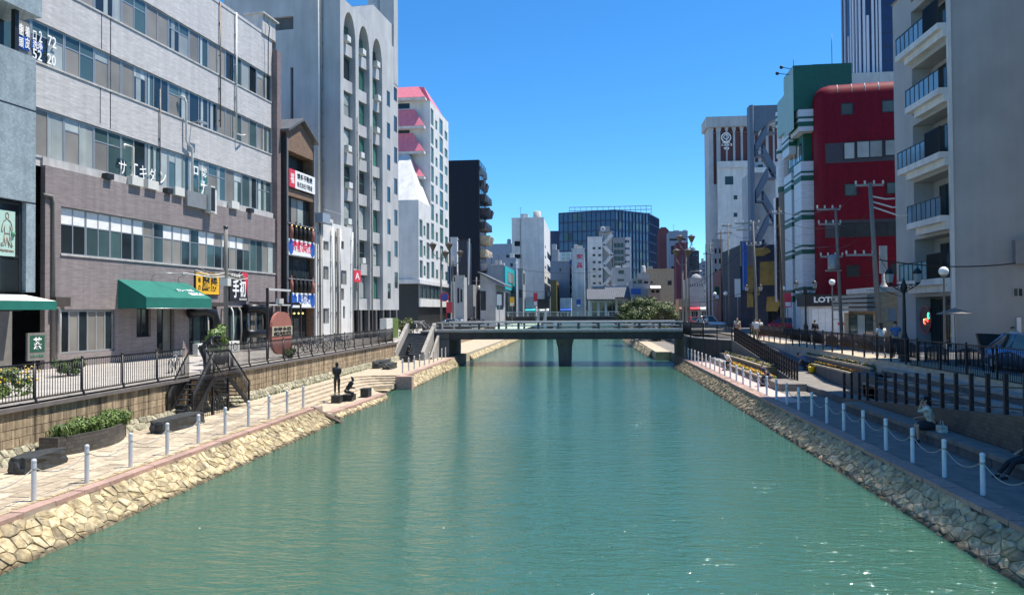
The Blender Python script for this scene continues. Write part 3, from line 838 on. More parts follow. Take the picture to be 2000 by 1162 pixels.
# iron double stair
t = thing('iron_stair', 'black iron double stair from the street down to the sunlit promenade', 'stairs', (-15.6, 29.5, ZP))
xa, xb, zt = -16.12, -15.1, 2.25
b = MB(); b.box(xa, xb, 28.8, 30.2, zt - .06, zt); b.build('platform', M['brown_metal'], t)
for y0, y1 in ((28.8, 27.25), (30.2, 32.05)):
    n = 8
    for k in range(1, n):
        f = k / n; y = y0 + (y1 - y0) * f; z = zt + (ZP - zt) * f
        b = MB(); b.box(xa + .04, xb - .04, y - .13, y + .10, z - .035, z); b.build('tread', M['frame_dark'] if y0 > 30 else M['girder'], t)
    for x in (xa, xb):
        b = MB(); b.beam((x, y0, zt - .08), (x, y1, ZP + .06), .05, .2); b.build('stringer', M['black_metal'], t)
        b = MB(); b.beam((x, y0, zt + 1.1), (x, y1, ZP + 1.05), .05, .05); b.build('handrail', M['black_metal'], t)
        b = MB(); n2 = 20
        for k in range(n2 + 1):
            f = k / n2; y = y0 + (y1 - y0) * f; z = zt + (ZP - zt) * f; b.tube((x, y, z), (x, y, z + 1.08), .016, 4)
        b.build('balusters', M['black_metal'], t, kind='stuff')
        b = MB(); b.box(x - .03, x + .03, y1 - .03, y1 + .03, ZP, ZP + 1.12); b.build('newel_post', M['black_metal'], t)
b = MB(); b.beam((xb, 28.8, zt + 1.12), (xb, 30.2, zt + 1.12), .05)
for k in range(13): b.tube((xb, 28.85 + k * .108, zt), (xb, 28.85 + k * .108, zt + 1.1), .016, 4)
b.build('platform_railing', M['black_metal'], t)
for y in (28.85, 30.15):
    for x in (xa + .03, xb - .03):
        b = MB(); b.box(x - .04, x + .04, y - .04, y + .04, ZP, zt - .06); b.build('leg', M['black_metal'], t)
b = MB()
for k in range(16): b.tube((xb - .02, 28.0 + k * .14, ZP), (xb - .02, 28.0 + k * .14, ZP + .75), .012, 4)
b.beam((xb - .02, 27.95, ZP + .75), (xb - .02, 30.2, ZP + .75), .035)
b.build('under_gate', M['black_metal'], t)

# railing of thick posts along the ramps
def thick_railing(label, y0, y1, zf, sp, seed=0):
    t = thing('ramp_railing', label, 'railing', (11.05, y0, zf(y0)))
    n = int(round(abs(y1 - y0) / sp)); d = 1 if y1 > y0 else -1
    for i in range(n + 1):
        y = y0 + d * i * sp; z = zf(y) + .05
        b = MB(); b.box(11.005, 11.105, y - .04, y + .04, z, z + 1.08); b.box(11.0, 11.11, y - .045, y + .045, z + 1.08, z + 1.1); b.build('post', M['brown_metal'], t)
    for hh in (.25, .52, .8):
        b = MB()
        ys = [y0, y1] if not (min(y0, y1) < 41 < max(y0, y1)) else [y0, 41, y1]
        for a, c in zip(ys, ys[1:]): b.beam((11.055, a, zf(a) + .05 + hh), (11.055, c, zf(c) + .05 + hh), .035, .035)
        b.build('rail', M['brown_metal'], t)
    return t
thick_railing('thick black post railing with three rails climbing the near shaded ramp', 33.4, 14.7, zr2, .89)
thick_railing('thick black post railing descending the sunlit long ramp from the bridge', 40.6, 57.4, zr1, .52)
# curved abutment railing at the shaded bank end of the bridge
AB = [(8.3, 65.2, 2.72), (8.6, 62.8, 2.66), (9.3, 61.0, 2.6), (10.2, 59.6, 2.56), (11.05, 58.0, 2.55)]
railing('abutment_railing', 'black railing curving from the bridge to the head of the long ramp', AB, 1.15, [0, 2.4, 4.4, 6.0, 7.8], pw=.08, bar_sp=.11, bar_r=.02, cap=False)
b = MB()
for (x0, y0, z0), (x1, y1, z1) in zip(AB, AB[1:]):
    dv = Vector((x1 - x0, y1 - y0, 0)).normalized(); n = Vector((-dv.y, dv.x, 0)) * .4
    b.hexa([(x0, y0, .2), (x1, y1, .2), (x1 + n.x, y1 + n.y, .2), (x0 + n.x, y0 + n.y, .2), (x0, y0, z0), (x1, y1, z1), (x1 + n.x, y1 + n.y, z1), (x0 + n.x, y0 + n.y, z0)])
b.prism([(8.3, 65.2, 0), (8.6, 62.8, 0), (9.3, 61.0, 0), (10.2, 59.6, 0), (11.05, 58.0, 0), (11.5, 60, 0), (11.5, 72, 0), (8.3, 72, 0)], (0, 0, 2.54))
b.build('bridge_abutment', M['dark_concrete'], label='dark curved concrete abutment where the bridge meets the shaded bank', cat='abutment')

# street fence on the shaded bank and arched guard rail behind it
railing('street_fence', 'tall black street fence with thin bars above the dark terrace steps', [(13.62, 8, ZR), (13.62, 33, ZR)], 1.2, [.3 + 2.0 * k for k in range(13)], pw=.06, bar_sp=.12, bar_r=.012)
railing('street_fence', 'brown street fence of spaced posts and two rails above the sunlit flower beds', [(13.62, 33.2, ZR), (13.62, 64, ZR)], 1.2, [.2 + 1.6 * k for k in range(20)], mt='brown_metal', pw=.07, bar_sp=.16, bar_r=.02, rails=(.42, 1.0))
def arch_guard(label, x, y, ln):
    t = thing('guard_rail', label, 'guard rail', (x, y, ZR), group='arched guard rails along the road')
    for s in (0, ln):
        b = MB(); b.tube((x, y + s, ZR), (x, y + s, ZR + .95), .035, 8); b.ball((x, y + s, ZR + .98), .05, n=8, m=5); b.build('post', M['black_metal'], t)
    b = MB(); pts = [(x, y + ln * k / 10, ZR + .72 + .2 * math.sin(math.pi * k / 10)) for k in range(11)]
    b.path(pts, .022, 6); b.beam((x, y, ZR + .25), (x, y + ln, ZR + .25), .035)
    b.build('arched_frame', M['black_metal'], t)
    b = MB()
    for k in range(1, 22):
        f = k / 22; b.tube((x, y + ln * f, ZR + .25), (x, y + ln * f, ZR + .72 + .2 * math.sin(math.pi * f)), .017, 4)
    b.build('balusters', M['black_metal'], t, kind='stuff')
    return t
for k in range(12):
    arch_guard(f'{ORD[k]} arched black guard panel along the road, counted from the blue car', 15.05, 24.5 + k * 2.75, 2.1)

# ================================================================== bollards and chains
def bollard_proto(name, mt, label, cat='bollard', group=None):
    t = thing(name, label, cat, (0, 0, 0), group)
    b = MB(); b.lathe([(.054, 0), (.054, .82), (.05, .87)], n=14); b.build('post', M[mt], t)
    b = MB(); b.lathe([(.056, .86), (.058, .89), (.046, .925), (.02, .935), (.0, .936)], n=14); b.build('cap', M[mt], t)
    b = MB(); b.lathe([(.056, .68), (.058, .69), (.058, .72), (.056, .73)], n=12); b.ball((0, .07, .70), .018, n=6, m=4); b.ball((0, -.07, .70), .018, n=6, m=4); b.build('chain_ring', M['chain'], t)
    return t
def chain(p, q, sag, label, group):
    p, q = Vector(p), Vector(q); b = MB(); pts = []
    for k in range(13):
        f = k / 12; v = p.lerp(q, f); v.z -= sag * (1 - (2 * f - 1) ** 2); pts.append(v)
    b.path(pts, .0125, 5)
    return b.build('chain', M['chain'], label=label, cat='chain', group=group)
def bollard_row(name, mt, x0, x1, y0, sp, n, z, where, group, chains=True, sag=.2):
    pr = None; prev = None
    for k in range(n):
        y = y0 + sp * k; x = x0 + (x1 - x0) * k / max(1, n - 1)
        lab = f'{ORD[k]} {where}'
        if pr is None:
            pr = bollard_proto(name, mt, lab, group=group); src = pr; pr.location = (x, y, z)
        else: copy_tree(src, (x, y, z), label=lab)
        if prev and chains:
            chain((prev[0], prev[1] + .07, z + .70), (x, y - .07, z + .70), sag, f'chain after the {ORD[k - 1]} {where}', 'chains between ' + group)
        prev = (x, y)
bollard_row('bollard', 'bollard', -12.22, -12.3, 10.1, 1.77, 13, ZP, 'grey steel bollard on the sunlit promenade, counted from the planter end', 'bollards on the sunlit promenade')
bollard_row('bollard', 'bollard', -12.3, -12.4, 48.9, 1.75, 10, ZP, 'grey steel bollard beyond the water steps, counted from the granite block', 'bollards beyond the water steps', chains=False)
bollard_row('bollard', 'bollard_white', 8.72, 8.4, 13.95, 1.75, 30, ZP, 'pale bollard on the shaded bank, counted towards the bridge', 'pale bollards on the shaded bank', sag=.24)

# ================================================================== girder bridge
t = thing('girder_bridge', 'low dark girder road bridge on one pier crossing the canal', 'bridge', (-2, 69, 0))
XA, XB = -13.4, 8.4
b = MB(); b.box(XA, XB, 66.0, 66.35, 2.42, 2.95); b.box(XA, XB, 71.6, 71.95, 2.42, 2.95)
for x in (-10.5, -7.7, -4.9, -2, .9, 3.7, 6.4): b.box(x - .04, x + .04, 65.96, 66.0, 2.44, 2.93)
for y in (67.4, 68.8, 70.2): b.box(XA, XB, y, y + .25, 2.42, 2.94)
b.box(XA, XB, 65.9, 66.4, 2.37, 2.42); b.box(XA, XB, 65.9, 66.4, 2.95, 3.0)
b.build('girder', M['girder'], t)
b = MB(); b.box(XA - 1.5, XB + 3.5, 65.72, 72.2, 3.0, 3.16); b.build('deck', M['concrete'], t)
b = MB(); b.box(XA, XB, 65.7, 65.95, 3.162, 3.3); b.build('kerb', M['pale_rail'], t)
for yy, nm in ((65.85, 'near'), (72.0, 'far')):
    b = MB(); b.box(XA, XB, yy - .10, yy + .10, 3.84, 3.93); b.build('top_rail', M['pale_rail'], t)
    b = MB(); b.box(XA, XB, yy - .05, yy + .05, 3.52, 3.61); b.build('mid_rail', M['pale_rail'], t)
    for k in range(13):
        x = XA + .3 + k * 1.77
        b = MB(); b.box(x - .10, x + .10, yy - .06, yy + .06, 3.30 if yy < 66 else 3.17, 3.835); b.build('rail_post', M['dark_concrete'], t)
b = MB()
b.hexa([(-2.58, 66.8, 1.6), (-1.36, 66.8, 1.6), (-1.36, 71.2, 1.6), (-2.58, 71.2, 1.6), (-2.76, 66.3, 2.37), (-1.18, 66.3, 2.37), (-1.18, 71.7, 2.37), (-2.76, 71.7, 2.37)])
b.hexa([(-2.48, 67, -.8), (-1.46, 67, -.8), (-1.46, 71, -.8), (-2.48, 71, -.8), (-2.57, 66.81, 1.599), (-1.37, 66.81, 1.599), (-1.37, 71.19, 1.599), (-2.57, 71.19, 1.599)])
b.build('pier', M['dark_concrete'], t)
b = MB(); b.box(-14.9, -12.3, 65.9, 72.3, -.5, 2.998); b.build('bridge_abutment', M['dark_concrete'], label='dark square abutment carrying the bridge on the sunlit bank', cat='abutment')

# concrete stair beside the bridge
t = thing('bridge_stair', 'concrete stair with pale slanted parapets rising beside the girder bridge', 'stairs', (-14.9, 64, ZP))
for k in range(13):
    y = 62.0 + k * .33; z = ZP + (k + 1) * .165
    b = MB(); b.box(-16.1, -13.95, y, 66.9, z - .165, z); b.build('step', M['dark_concrete'], t)
for x0, x1 in ((-13.92, -13.62), (-16.42, -16.12)):
    b = MB(); b.hexa([(x0, 61.6, .7), (x1, 61.6, .7), (x1, 66.9, .7), (x0, 66.9, .7), (x0, 61.6, 1.5), (x1, 61.6, 1.5), (x1, 66.6, 3.85), (x0, 66.6, 3.85)])
    b.build('parapet', M['concrete'], t)
b = MB(); b.hexa([(-13.35, 62.5, .7), (-13.15, 62.5, .7), (-13.15, 66, .7), (-13.35, 66, .7), (-13.35, 62.5, 1.0), (-13.15, 62.5, 1.0), (-13.15, 65.9, 2.9), (-13.35, 65.9, 2.9)]); b.build('outer_parapet', M['concrete'], t)

# far bridge
t = thing('far_bridge', 'distant low bridge with pale railings across the canal', 'bridge', (-2, 132, 2))
b = MB(); b.box(-14, 11.5, 130, 136, 3.1, 3.85); b.build('girder', M['girder'], t)
b = MB(); b.box(-14, 11.5, 129.9, 130.1, 4.55, 4.68); b.box(-14, 11.5, 129.95, 130.05, 4.15, 4.22); b.build('rail', M['steel'], t)
for k in range(15):
    b = MB(); b.box(-13.8 + k * 1.75, -13.6 + k * 1.75, 129.93, 130.07, 3.85, 4.55); b.build('rail_post', M['steel'], t)
for k in range(2):
    b = MB(); b.box(-7 + k * 8, -6 + k * 8, 131, 135, -1, 3.1); b.build('pier', M['dark_concrete'], t)
b = MB()
for x in (-8.4, -7.2):
    b.hexa([(x - .25, 128, 3.0), (x + .25, 128, 3.0), (x + .25, 129, 3.0), (x - .25, 129, 3.0), (x + .05, 128.1, 5.1), (x + .35, 128.1, 5.1), (x + .35, 128.9, 5.1), (x + .05, 128.9, 5.1)])
b.box(-8.6, -6.8, 128, 129, 5.1, 5.25)
b.build('gate_pillar', M['white_wall'], label='pale twin-legged bridge gate pillar in front of the distant bridge', cat='gate pillar')
# ================================================================== sunlit bank: the row of buildings
FA = Fr((-25.5, 37.4), 5.7)
rng = random.Random(5)
def at(fr, u, w=0, z=ZL): return fr.pt(u, w, z)

# ---------------------------------------------------------------- A: long tiled office block
t = thing('office_building', 'long office block of pale tile bands over a purple tiled base with ribbon windows', 'building', at(FA, 6))
RB = [(20.95, 22.95), (16.98, 18.95), (12.47, 14.8)]
R4 = (7.87, 10.22); G0 = (2.95, 5.15)
b = MB(); wall(b, FA, -14, 17.15, 12.0, 25.75, [(-14.5, 17.1, a, c) for a, c in RB], rec=.22)
shell(b, FA, -14, 17.75, ZL, 25.75, 16, w=0)
b.fbox(FA, -14, 17.15, -.3, .04, 25.752, 25.95)
b.build('tiled_wall', M['tile_light'], t)
b = MB(); wall(b, FA, -4.4, 17.15, ZL, 12.0, [(-3.45, 17.1, *R4), (-3.43, .26, *G0), (1.9, 3.1, 3.6, 5.3), (3.6, 5.2, 2.35, 5.3), (6.6, 9.6, 2.35, 5.2), (10.6, 16.6, 2.35, 5.3)], rec=.3, w=.26)
b.fbox(FA, -4.4, 17.15, 0, .26, 12.0, 12.05); b.fbox(FA, -4.402, -4.4, 0, .26, ZL, 12.0)
b.build('purple_wall', M['tile_purple'], t)
b = MB(); b.fbox(FA, -4.4, 17.14, 0.002, .12, 12.052, 12.46); b.build('sill_band', M['sill'], t)
b = MB(); b.fbox(FA, 17.15, 17.76, -.1, .42, ZL, 25.0); b.build('pilaster', M['pilaster'], t)
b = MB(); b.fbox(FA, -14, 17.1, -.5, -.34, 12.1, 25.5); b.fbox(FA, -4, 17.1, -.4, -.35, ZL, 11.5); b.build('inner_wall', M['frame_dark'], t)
keys = ['glass_screen', 'glass_curtain', 'glass_teal', 'glass_dark', 'glass_teal', 'glass_screen', 'glass_dark']
for ri, (a, c) in enumerate(RB):
    u = -6.9
    while u < 16.9:
        wd = 2.0 if u + 2.2 < 17.1 else 17.08 - u
        n = 2 if rng.random() < .75 else 3
        ks = [rng.choice(keys) for _ in range(n)]
        if rng.random() < .5: ks[0] = 'glass_screen'
        tr = (.68, {i: 'glass_teal' for i in range(n)}) if rng.random() < .28 else ((.72, {rng.randrange(n): 'glass_curtain'}) if rng.random() < .25 else None)
        if ri == 2 and 1.2 < u < 8: ks = [rng.choice(['glass_teal', 'glass_curtain', 'glass_teal', 'glass_green']) for _ in range(n)]
        wo_ = window(t, FA, u + .015, u + wd - .015, a + .02, c - .02, ks, w=-.1, ft=.06, trans=tr, sill=None)
        for i in range(n):        # curtains drawn part of the way behind the glass
            if ks[i] != 'glass_screen' and rng.random() < .5:
                p0 = u + wd * i / n + rng.uniform(.06, .35) * wd / n; pane(wo_, FA, p0, p0 + rng.uniform(.18, .4) * wd / n, a + .08, c - .07, -.121, 'glass_curtain', 'curtain')
        u += wd
b = MB()
for a, c in RB: b.fbox(FA, -7, 17.1, -.2, .05, a - .07, a + .015)
b.fbox(FA, -3.5, 17.12, .1, .32, R4[0] - .07, R4[0] + .012)
b.build('window_sill', M['sill'], t)
# row 4: transom lights with white paper behind
u = -3.42; i = 0
while u < 17.0:
    wd = 1.72 if u + 1.9 < 17.1 else 17.08 - u
    ks = [rng.choice(['glass_dark', 'glass_dark', 'glass_screen', 'glass_teal']) for _ in range(2)]
    if u > 11: ks = [rng.choice(['glass_teal', 'glass_screen', 'glass_curtain', 'glass_dark']) for _ in range(2)]
    tr = (.64, {0: rng.choice(['white_panel', 'white_panel', 'glass_dark']), 1: rng.choice(['white_panel', 'white_panel', 'glass_screen'])}) if u < 12.8 else None
    window(t, FA, u + .012, u + wd - .012, R4[0] + .015, R4[1] - .02, ks, w=.12, ft=.055, trans=tr); u += wd
window(t, FA, -3.4, .23, G0[0] + .02, G0[1] - .02, ['glass_dark', 'glass_screen', 'glass_dark', 'glass_screen', 'glass_screen', 'glass_dark'], w=.14, ft=.09, sill=True)
window(t, FA, 1.92, 3.08, 3.62, 5.28, ['glass_dark', 'glass_dark'], w=.1, frame='frame_dark')
window(t, FA, 3.62, 5.18, 2.36, 5.28, ['glass_dark', 'glass_screen'], w=.05, frame='frame_dark', name='door')
window(t, FA, 6.62, 9.58, 2.36, 5.18, ['glass_dark', 'glass_teal', 'glass_dark', 'glass_dark'], w=.05, frame='frame_dark', name='door')
window(t, FA, 10.62, 16.58, 2.36, 5.28, ['glass_dark', 'glass_teal', 'glass_dark', 'glass_dark', 'glass_screen', 'glass_dark', 'glass_dark'], w=.05, frame='frame_dark', name='shopfront')
# vertical joints, downpipes and brackets
for (px, ya, yb) in ((193, 20, 262), (415, 12, 395), (443, 28, 400)):
    pass
def pipe(parent, fr, u, za, zb, w=.12, r=.05, mt='pipe_white', name='pipe'):
    b = MB(); b.tube(fr.pt(u, w, za), fr.pt(u, w, zb), r, 7)
    z = za + .4
    while z < zb: b.fbox(fr, u - r * 1.5, u + r * 1.5, 0, w, z, z + .05); z += 2.2
    return b.build(name, M[mt], parent)
pipe(t, FA, .15, 14.9, 25.7, .02, .016, 'frame_dark', 'joint')
b = MB(); b.path([FA.pt(.9, .25, 14.0), FA.pt(.95, .25, 14.2), FA.pt(1.6, .25, 14.2), FA.pt(1.6, .25, 12.1)], .07, 7); b.build('pipe', M['pipe_white'], t)
pipe(t, FA, 4.1, 12.6, 18.2, .08, .035, 'frame_bronze')
b = MB(); b.path([FA.pt(6.0, .05, 18.3), FA.pt(6.2, .2, 18.3), FA.pt(6.4, .2, 18.0), FA.pt(6.4, .2, 15.6), FA.pt(7.0, .2, 15.3), FA.pt(7.0, .2, 12.2)], .07, 7); b.build('pipe', M['pipe_white'], t)
pipe(t, FA, 10.2, 17.4, 25.9, .1, .045, 'frame_bronze'); pipe(t, FA, 12.1, 17.4, 25.9, .12, .06, 'pipe_white')
b = MB(); b.path([FA.pt(12.1, .12, 17.4), FA.pt(12.3, .4, 17.3), FA.pt(12.9, .3, 17.5)], .05, 6); b.build('pipe', M['pipe_white'], t)
b = MB(); b.beam(FA.pt(7.2, .05, 17.0), FA.pt(7.2, .7, 17.0), .06); b.fbox(FA, 7.0, 7.8, .55, .75, 16.94, 17.06); b.build('bracket', M['frame_alu'], t)
for z in (23.0, 19.0, 15.0): 
    b = MB(); b.fbox(FA, -.9 + z * .02, -.86 + z * .02, -.001, .012, z, z + 1.9); b.build('expansion_joint', M['frame_dark'], t)
# air conditioners and clutter on the ledge
for u, key in ((1.3, 'ac'), (2.6, 'ac'), (4.3, 'frame_dark'), (5.0, 'ac'), (11.0, 'ac'), (13.3, 'frame_dark'), (-.6, 'frame_dark')):
    b = MB(); b.fbox(FA, u, u + (.9 if key == 'ac' else .5), .14, .46, 12.06, 12.06 + (.5 if key == 'ac' else .3)); b.build('ledge_unit', M[key], t)
b = MB(); b.fbox(FA, 8.15, 8.6, .3, .75, 11.4, 13.1); b.fbox(FA, 8.601, 8.85, .3, .72, 11.35, 12.9); b.build('air_conditioner', M['ac'], t)
b = MB(); b.fbox(FA, 8.17, 8.58, .751, .77, 11.5, 13.0); b.build('grille', M['frame_dark'], t)
b = MB(); b.fbox(FA, 6.1, 8.1, .26, .5, 11.55, 12.5); b.build('grey_panel', M['metal_roof'], t)
b = MB(); b.fbox(FA, 15.6, 17.5, -1.2, .1, 25.76, 27.2); b.fbox(FA, 15.4, 17.7, -1.4, .3, 27.2, 27.3); b.build('roof_box', M['sill'], t)
b = MB(); b.path([FA.pt(16.1, .2, 26.8), FA.pt(16.1, .4, 26.3), FA.pt(16.15, .25, 25.4), FA.pt(16.2, .2, 22.0)], .035, 6); b.build('cable', M['frame_dark'], t)
b = MB(); b.path([FA.pt(-4.6, .3, 10.6), FA.pt(-4.1, .35, 10.6), FA.pt(-4.0, .35, 10.3), FA.pt(-4.0, .35, 2.6)], .085, 8); b.build('downpipe', M['pole_conc'], t)
b = MB(); b.fbox(FA, -4.1, -3.2, .262, .6, 5.3, 5.75); b.build('fan_hood', M['frame_bronze'], t)
b = MB(); b.path([FA.pt(-3.9, .4, 5.25), FA.pt(-3.75, .4, 5.3), FA.pt(-3.65, .4, 5.1), FA.pt(-3.65, .4, 3.0)], .07, 7); b.build('pipe', M['pipe_white'], t)
for u in (3.2, 5.6):
    b = MB(); b.path([FA.pt(u, .27, 7.1), FA.pt(u, .9, 7.25), FA.pt(u + .9, 1.6, 7.25)], .022, 5); b.ball(FA.pt(u + .95, 1.6, 7.2), .09, n=7, m=5); b.build('arm_lamp', M['frame_alu'], t)
# window lettering
for ch, px in zip('サエキダン', (241, 264, 281, 299, 319)):
    u = FA.U(px, 325); lettering(ch, FA, u - .29, u + .29, 12.62, 13.4, -.04, 'ink_white', t, .0)
uu = FA.U(400, 365); lettering('力', FA, uu - .4, uu + .35, 12.5, 13.5, -.04, 'ink_white', t, .02)
lettering('ロ', FA, uu - 1.1, uu - .65, 13.75, 14.3, -.04, 'ink_white', t, .02); lettering('認', FA, uu - .3, uu + .25, 13.75, 14.35, -.04, 'ink_white', t)
for s, pa, pb, za, zb, mt in (('2', 77, 83, 17.95, 18.5, 'ink_white'), ('ロ', 65, 72, 17.95, 18.4, 'ink_white'), ('52', 65, 83, 17.05, 17.55, 'ink_white'), ('洗浄', 65, 84, 17.57, 17.93, 'ink_white'),
                              ('72', 94, 111, 17.95, 18.5, 'ink_white'), ('20', 93, 110, 17.08, 17.6, 'ink_white'), ('歯', 38, 47, 17.9, 18.45, 'ink_white'), ('頭', 38, 47, 17.35, 17.8, 'ink_white'), ('皮', 50, 59, 17.4, 17.9, 'ink_white'), ('着', 50, 59, 17.95, 18.45, 'ink_white')):
    lettering(s, FA, FA.U(pa, 100), FA.U(pb, 100), za, zb, -.03, mt, t, .01)
b = MB(); b.fbox(FA, FA.U(63, 100), FA.U(86, 100), -.075, -.06, 17.55, 17.95); b.fbox(FA, FA.U(37, 90), FA.U(60, 90), -.075, -.06, 17.3, 17.95); b.build('blue_strip', M['sign_blue'], t)

# green awning
fa2 = FA
t = thing('awning', 'green canvas shop awning with pale lettering under the ribbon windows', 'awning', fa2.pt(3.3, .3, 5.2))
u0, u1, w1 = .42, 6.32, 2.02
b = MB(); P = fa2.pt
b.poly([P(u0, .28, 6.78), P(u1, .28, 6.78), P(u1, w1, 5.8), P(u0, w1, 5.8)])
b.poly([P(u0, .28, 6.75), P(u1, .28, 6.75), P(u1, w1, 5.77), P(u0, w1, 5.77)])
b.build('canvas', M['awning_green'], t)
b = MB()
b.hexa([P(u0, w1, 5.2), P(u1, w1, 5.2), P(u1, w1 - .02, 5.2), P(u0, w1 - .02, 5.2), P(u0, w1, 5.8), P(u1, w1, 5.8), P(u1, w1 - .02, 5.8), P(u0, w1 - .02, 5.8)])
for u in (u0, u1):
    b.poly([P(u, .28, 6.78), P(u, w1 - .021, 5.8), P(u, w1 - .021, 5.2), P(u, .28, 5.2)])
b.build('valance', M['awning_green'], t)
b = MB(); b.tube(P(u0, w1, 5.2), P(u1, w1, 5.2), .02, 6); b.build('front_bar', M['frame_alu'], t)
class Sl(Fr): pass
# lettering lying on the sloping canvas
def sloped_text(s, ua, ub, f0, f1, parent):
    TEXTS.append((s, FA, ua, ub, 0, (f1 - f0) * math.hypot(w1 - .28, .98), 0, 'ink_white', parent, .02, ('slope', f0), 'lettering'))
sloped_text('カレーの店', 4.1, 5.6, .45, .60, t); sloped_text('BENCHI', 4.75, 5.95, .68, .84, t)

# signs on the block
t = thing('shop_sign', 'square yellow sign with black brushed characters', 'sign', FA.pt(8.4, .3, 6.1), None)
b = MB(); b.fbox(FA, 7.1, 9.68, .27, .36, 6.08, 7.56); b.build('board', M['sign_black'], t)
b = MB(); b.fbox(FA, 7.16, 9.62, .36, .375, 6.13, 7.51); b.build('face', M['sign_yellow'], t)
lettering('鷹', FA, 7.75, 8.6, 6.33, 7.33, .378, 'ink_black', t, .02); lettering('勝', FA, 8.65, 9.45, 6.33, 7.33, .378, 'ink_black', t, .02); lettering('串', FA, 7.36, 7.62, 6.85, 7.2, .378, 'ink_black', t, .01); lettering('の', FA, 7.36, 7.62, 6.38, 6.7, .378, 'ink_black', t, .01)
t = thing('shop_sign', 'tall black sign with white brushed characters and a red corner', 'sign', FA.pt(12, .3, 5.7), None)
b = MB(); b.fbox(FA, 10.88, 13.1, .27, .38, 5.72, 7.74); b.build('board', M['sign_black'], t)
b = MB(); b.prism([FA.pt(12.3, .382, 7.73), FA.pt(13.08, .382, 7.73), FA.pt(13.08, .382, 5.9), FA.pt(12.85, .382, 6.9)], FA.n * .004); b.build('red_corner', M['sign_red'], t)
lettering('手', FA, 11.2, 11.95, 5.95, 7.2, .39, 'ink_white', t, .02); lettering('初', FA, 12.05, 12.8, 6.0, 7.2, .39, 'ink_white', t, .02); lettering('博多酒場', FA, 11.0, 12.1, 7.38, 7.6, .386, 'ink_white', t); lettering('炭火焼鳥', FA, 12.0, 12.95, 5.78, 5.93, .386, 'ink_white', t)
b = MB(); b.fbox(FA, 7.4, 9.6, .27, .9, 5.35, 5.6); b.build('shop_canopy', M['frame_bronze'], label='flat dark canopy under the yellow sign', cat='canopy')
t = thing('pergola', 'dark slatted pergola in front of the purple tiled base beside the oval board', 'pergola', FA.pt(15, 1, ZL))
for k in range(7):
    b = MB(); b.beam(FA.pt(13.4 + k * .6, .3, 5.65), FA.pt(13.7 + k * .6, 2.2, 5.6), .07, .1); b.build('slat', M['brown_metal'], t)
b = MB(); b.fbox(FA, 13.2, 17.6, 2.1, 2.2, 5.45, 5.56); b.fbox(FA, 13.2, 17.6, .5, .6, 5.45, 5.56); b.build('beam', M['brown_metal'], t)
for u in (13.3, 15.4, 17.5):
    b = MB(); b.fbox(FA, u - .05, u + .05, 2.1, 2.2, ZL, 5.45); b.build('post', M['brown_metal'], t)

# ---------------------------------------------------------------- far corner: blue-grey tiled building with tea shop
F0 = Fr(FA.pt(-4.45, 1.9, 0), 5.7)
t = thing('tea_shop_building', 'blue-grey tiled corner building with a black glazed panel and striped awning', 'building', at(F0, -3))
ua = F0.U(70, 250) ; 
b = MB(); wall(b, F0, -9, ua, 5.9, 16.3, [(-6, F0.U(51, 500), F0.Z(40, 610), F0.Z(40, 392))], rec=.35); shell(b, F0, -9, ua, 5.9, 16.3, 2.1)
b.poly([F0.pt(-9, 0, 5.9), F0.pt(ua, 0, 5.9), F0.pt(ua, -2.1, 5.9), F0.pt(-9, -2.1, 5.9)])
wall(b, F0, -9, ua + .05, 18.1, 26, [], w=.25); shell(b, F0, -9, ua + .05, 18.1, 26, 2.3, w=.25); b.poly([F0.pt(-9, .25, 18.1), F0.pt(ua + .05, .25, 18.1), F0.pt(ua + .05, -2.1, 18.1), F0.pt(-9, -2.1, 18.1)])
b.build('tiled_wall', M['tile_blue'], t)
for z in (9.8, 13.9, 21.5):
    b = MB(); b.fbox(F0, -9, ua - .01, 0.001 if z < 18 else .251, .012 if z < 18 else .262, z, z + .05); b.build('joint', M['frame_dark'], t)
b = MB(); b.fbox(F0, -9, ua - .1, -1.8, -1.6, 16.3, 18.1); b.fbox(F0, F0.U(35, 80) - .1, F0.U(35, 80) + .1, -.25, -.05, 16.3, 18.1); b.build('recess', M['frame_dark'], t)
gz0, gz1 = F0.Z(40, 610), F0.Z(40, 392); gu = F0.U(51, 500)
window(t, F0, -6, gu - .04, gz0 + .05, gz1 - .05, ['glass_dark', 'glass_dark', 'glass_dark'], w=-.2, frame='frame_dark', ft=.14, rows=2, name='glazed_panel')
b = MB(); wall(b, F0, -9, ua, ZL, 5.9, [(-6.5, ua - 1.0, 2.4, 5.2)], rec=.4, w=-1.2); b.build('ground_wall', M['pole_conc'], t)
window(t, F0, -6.4, ua - 1.05, 2.42, 5.18, ['glass_screen', 'glass_dark', 'glass_screen', 'glass_dark'], w=-1.5, frame='frame_dark', name='shopfront')
tt = thing('poster', 'mint poster with a line drawing of a ball player behind the black glazing', 'poster', F0.pt(-1.5, -.15, 9))
pa, pb = F0.U(3, 450), F0.U(36, 450); za, zb = F0.Z(20, 500), F0.Z(20, 411)
b = MB(); b.fbox(F0, pa, pb, -.19, -.17, za, zb); b.build('sheet', M['pale_mint'], tt)
b = MB(); W, H = pb - pa, zb - za; L2 = lambda x, y: F0.pt(pa + W * x, -.16, za + H * y)
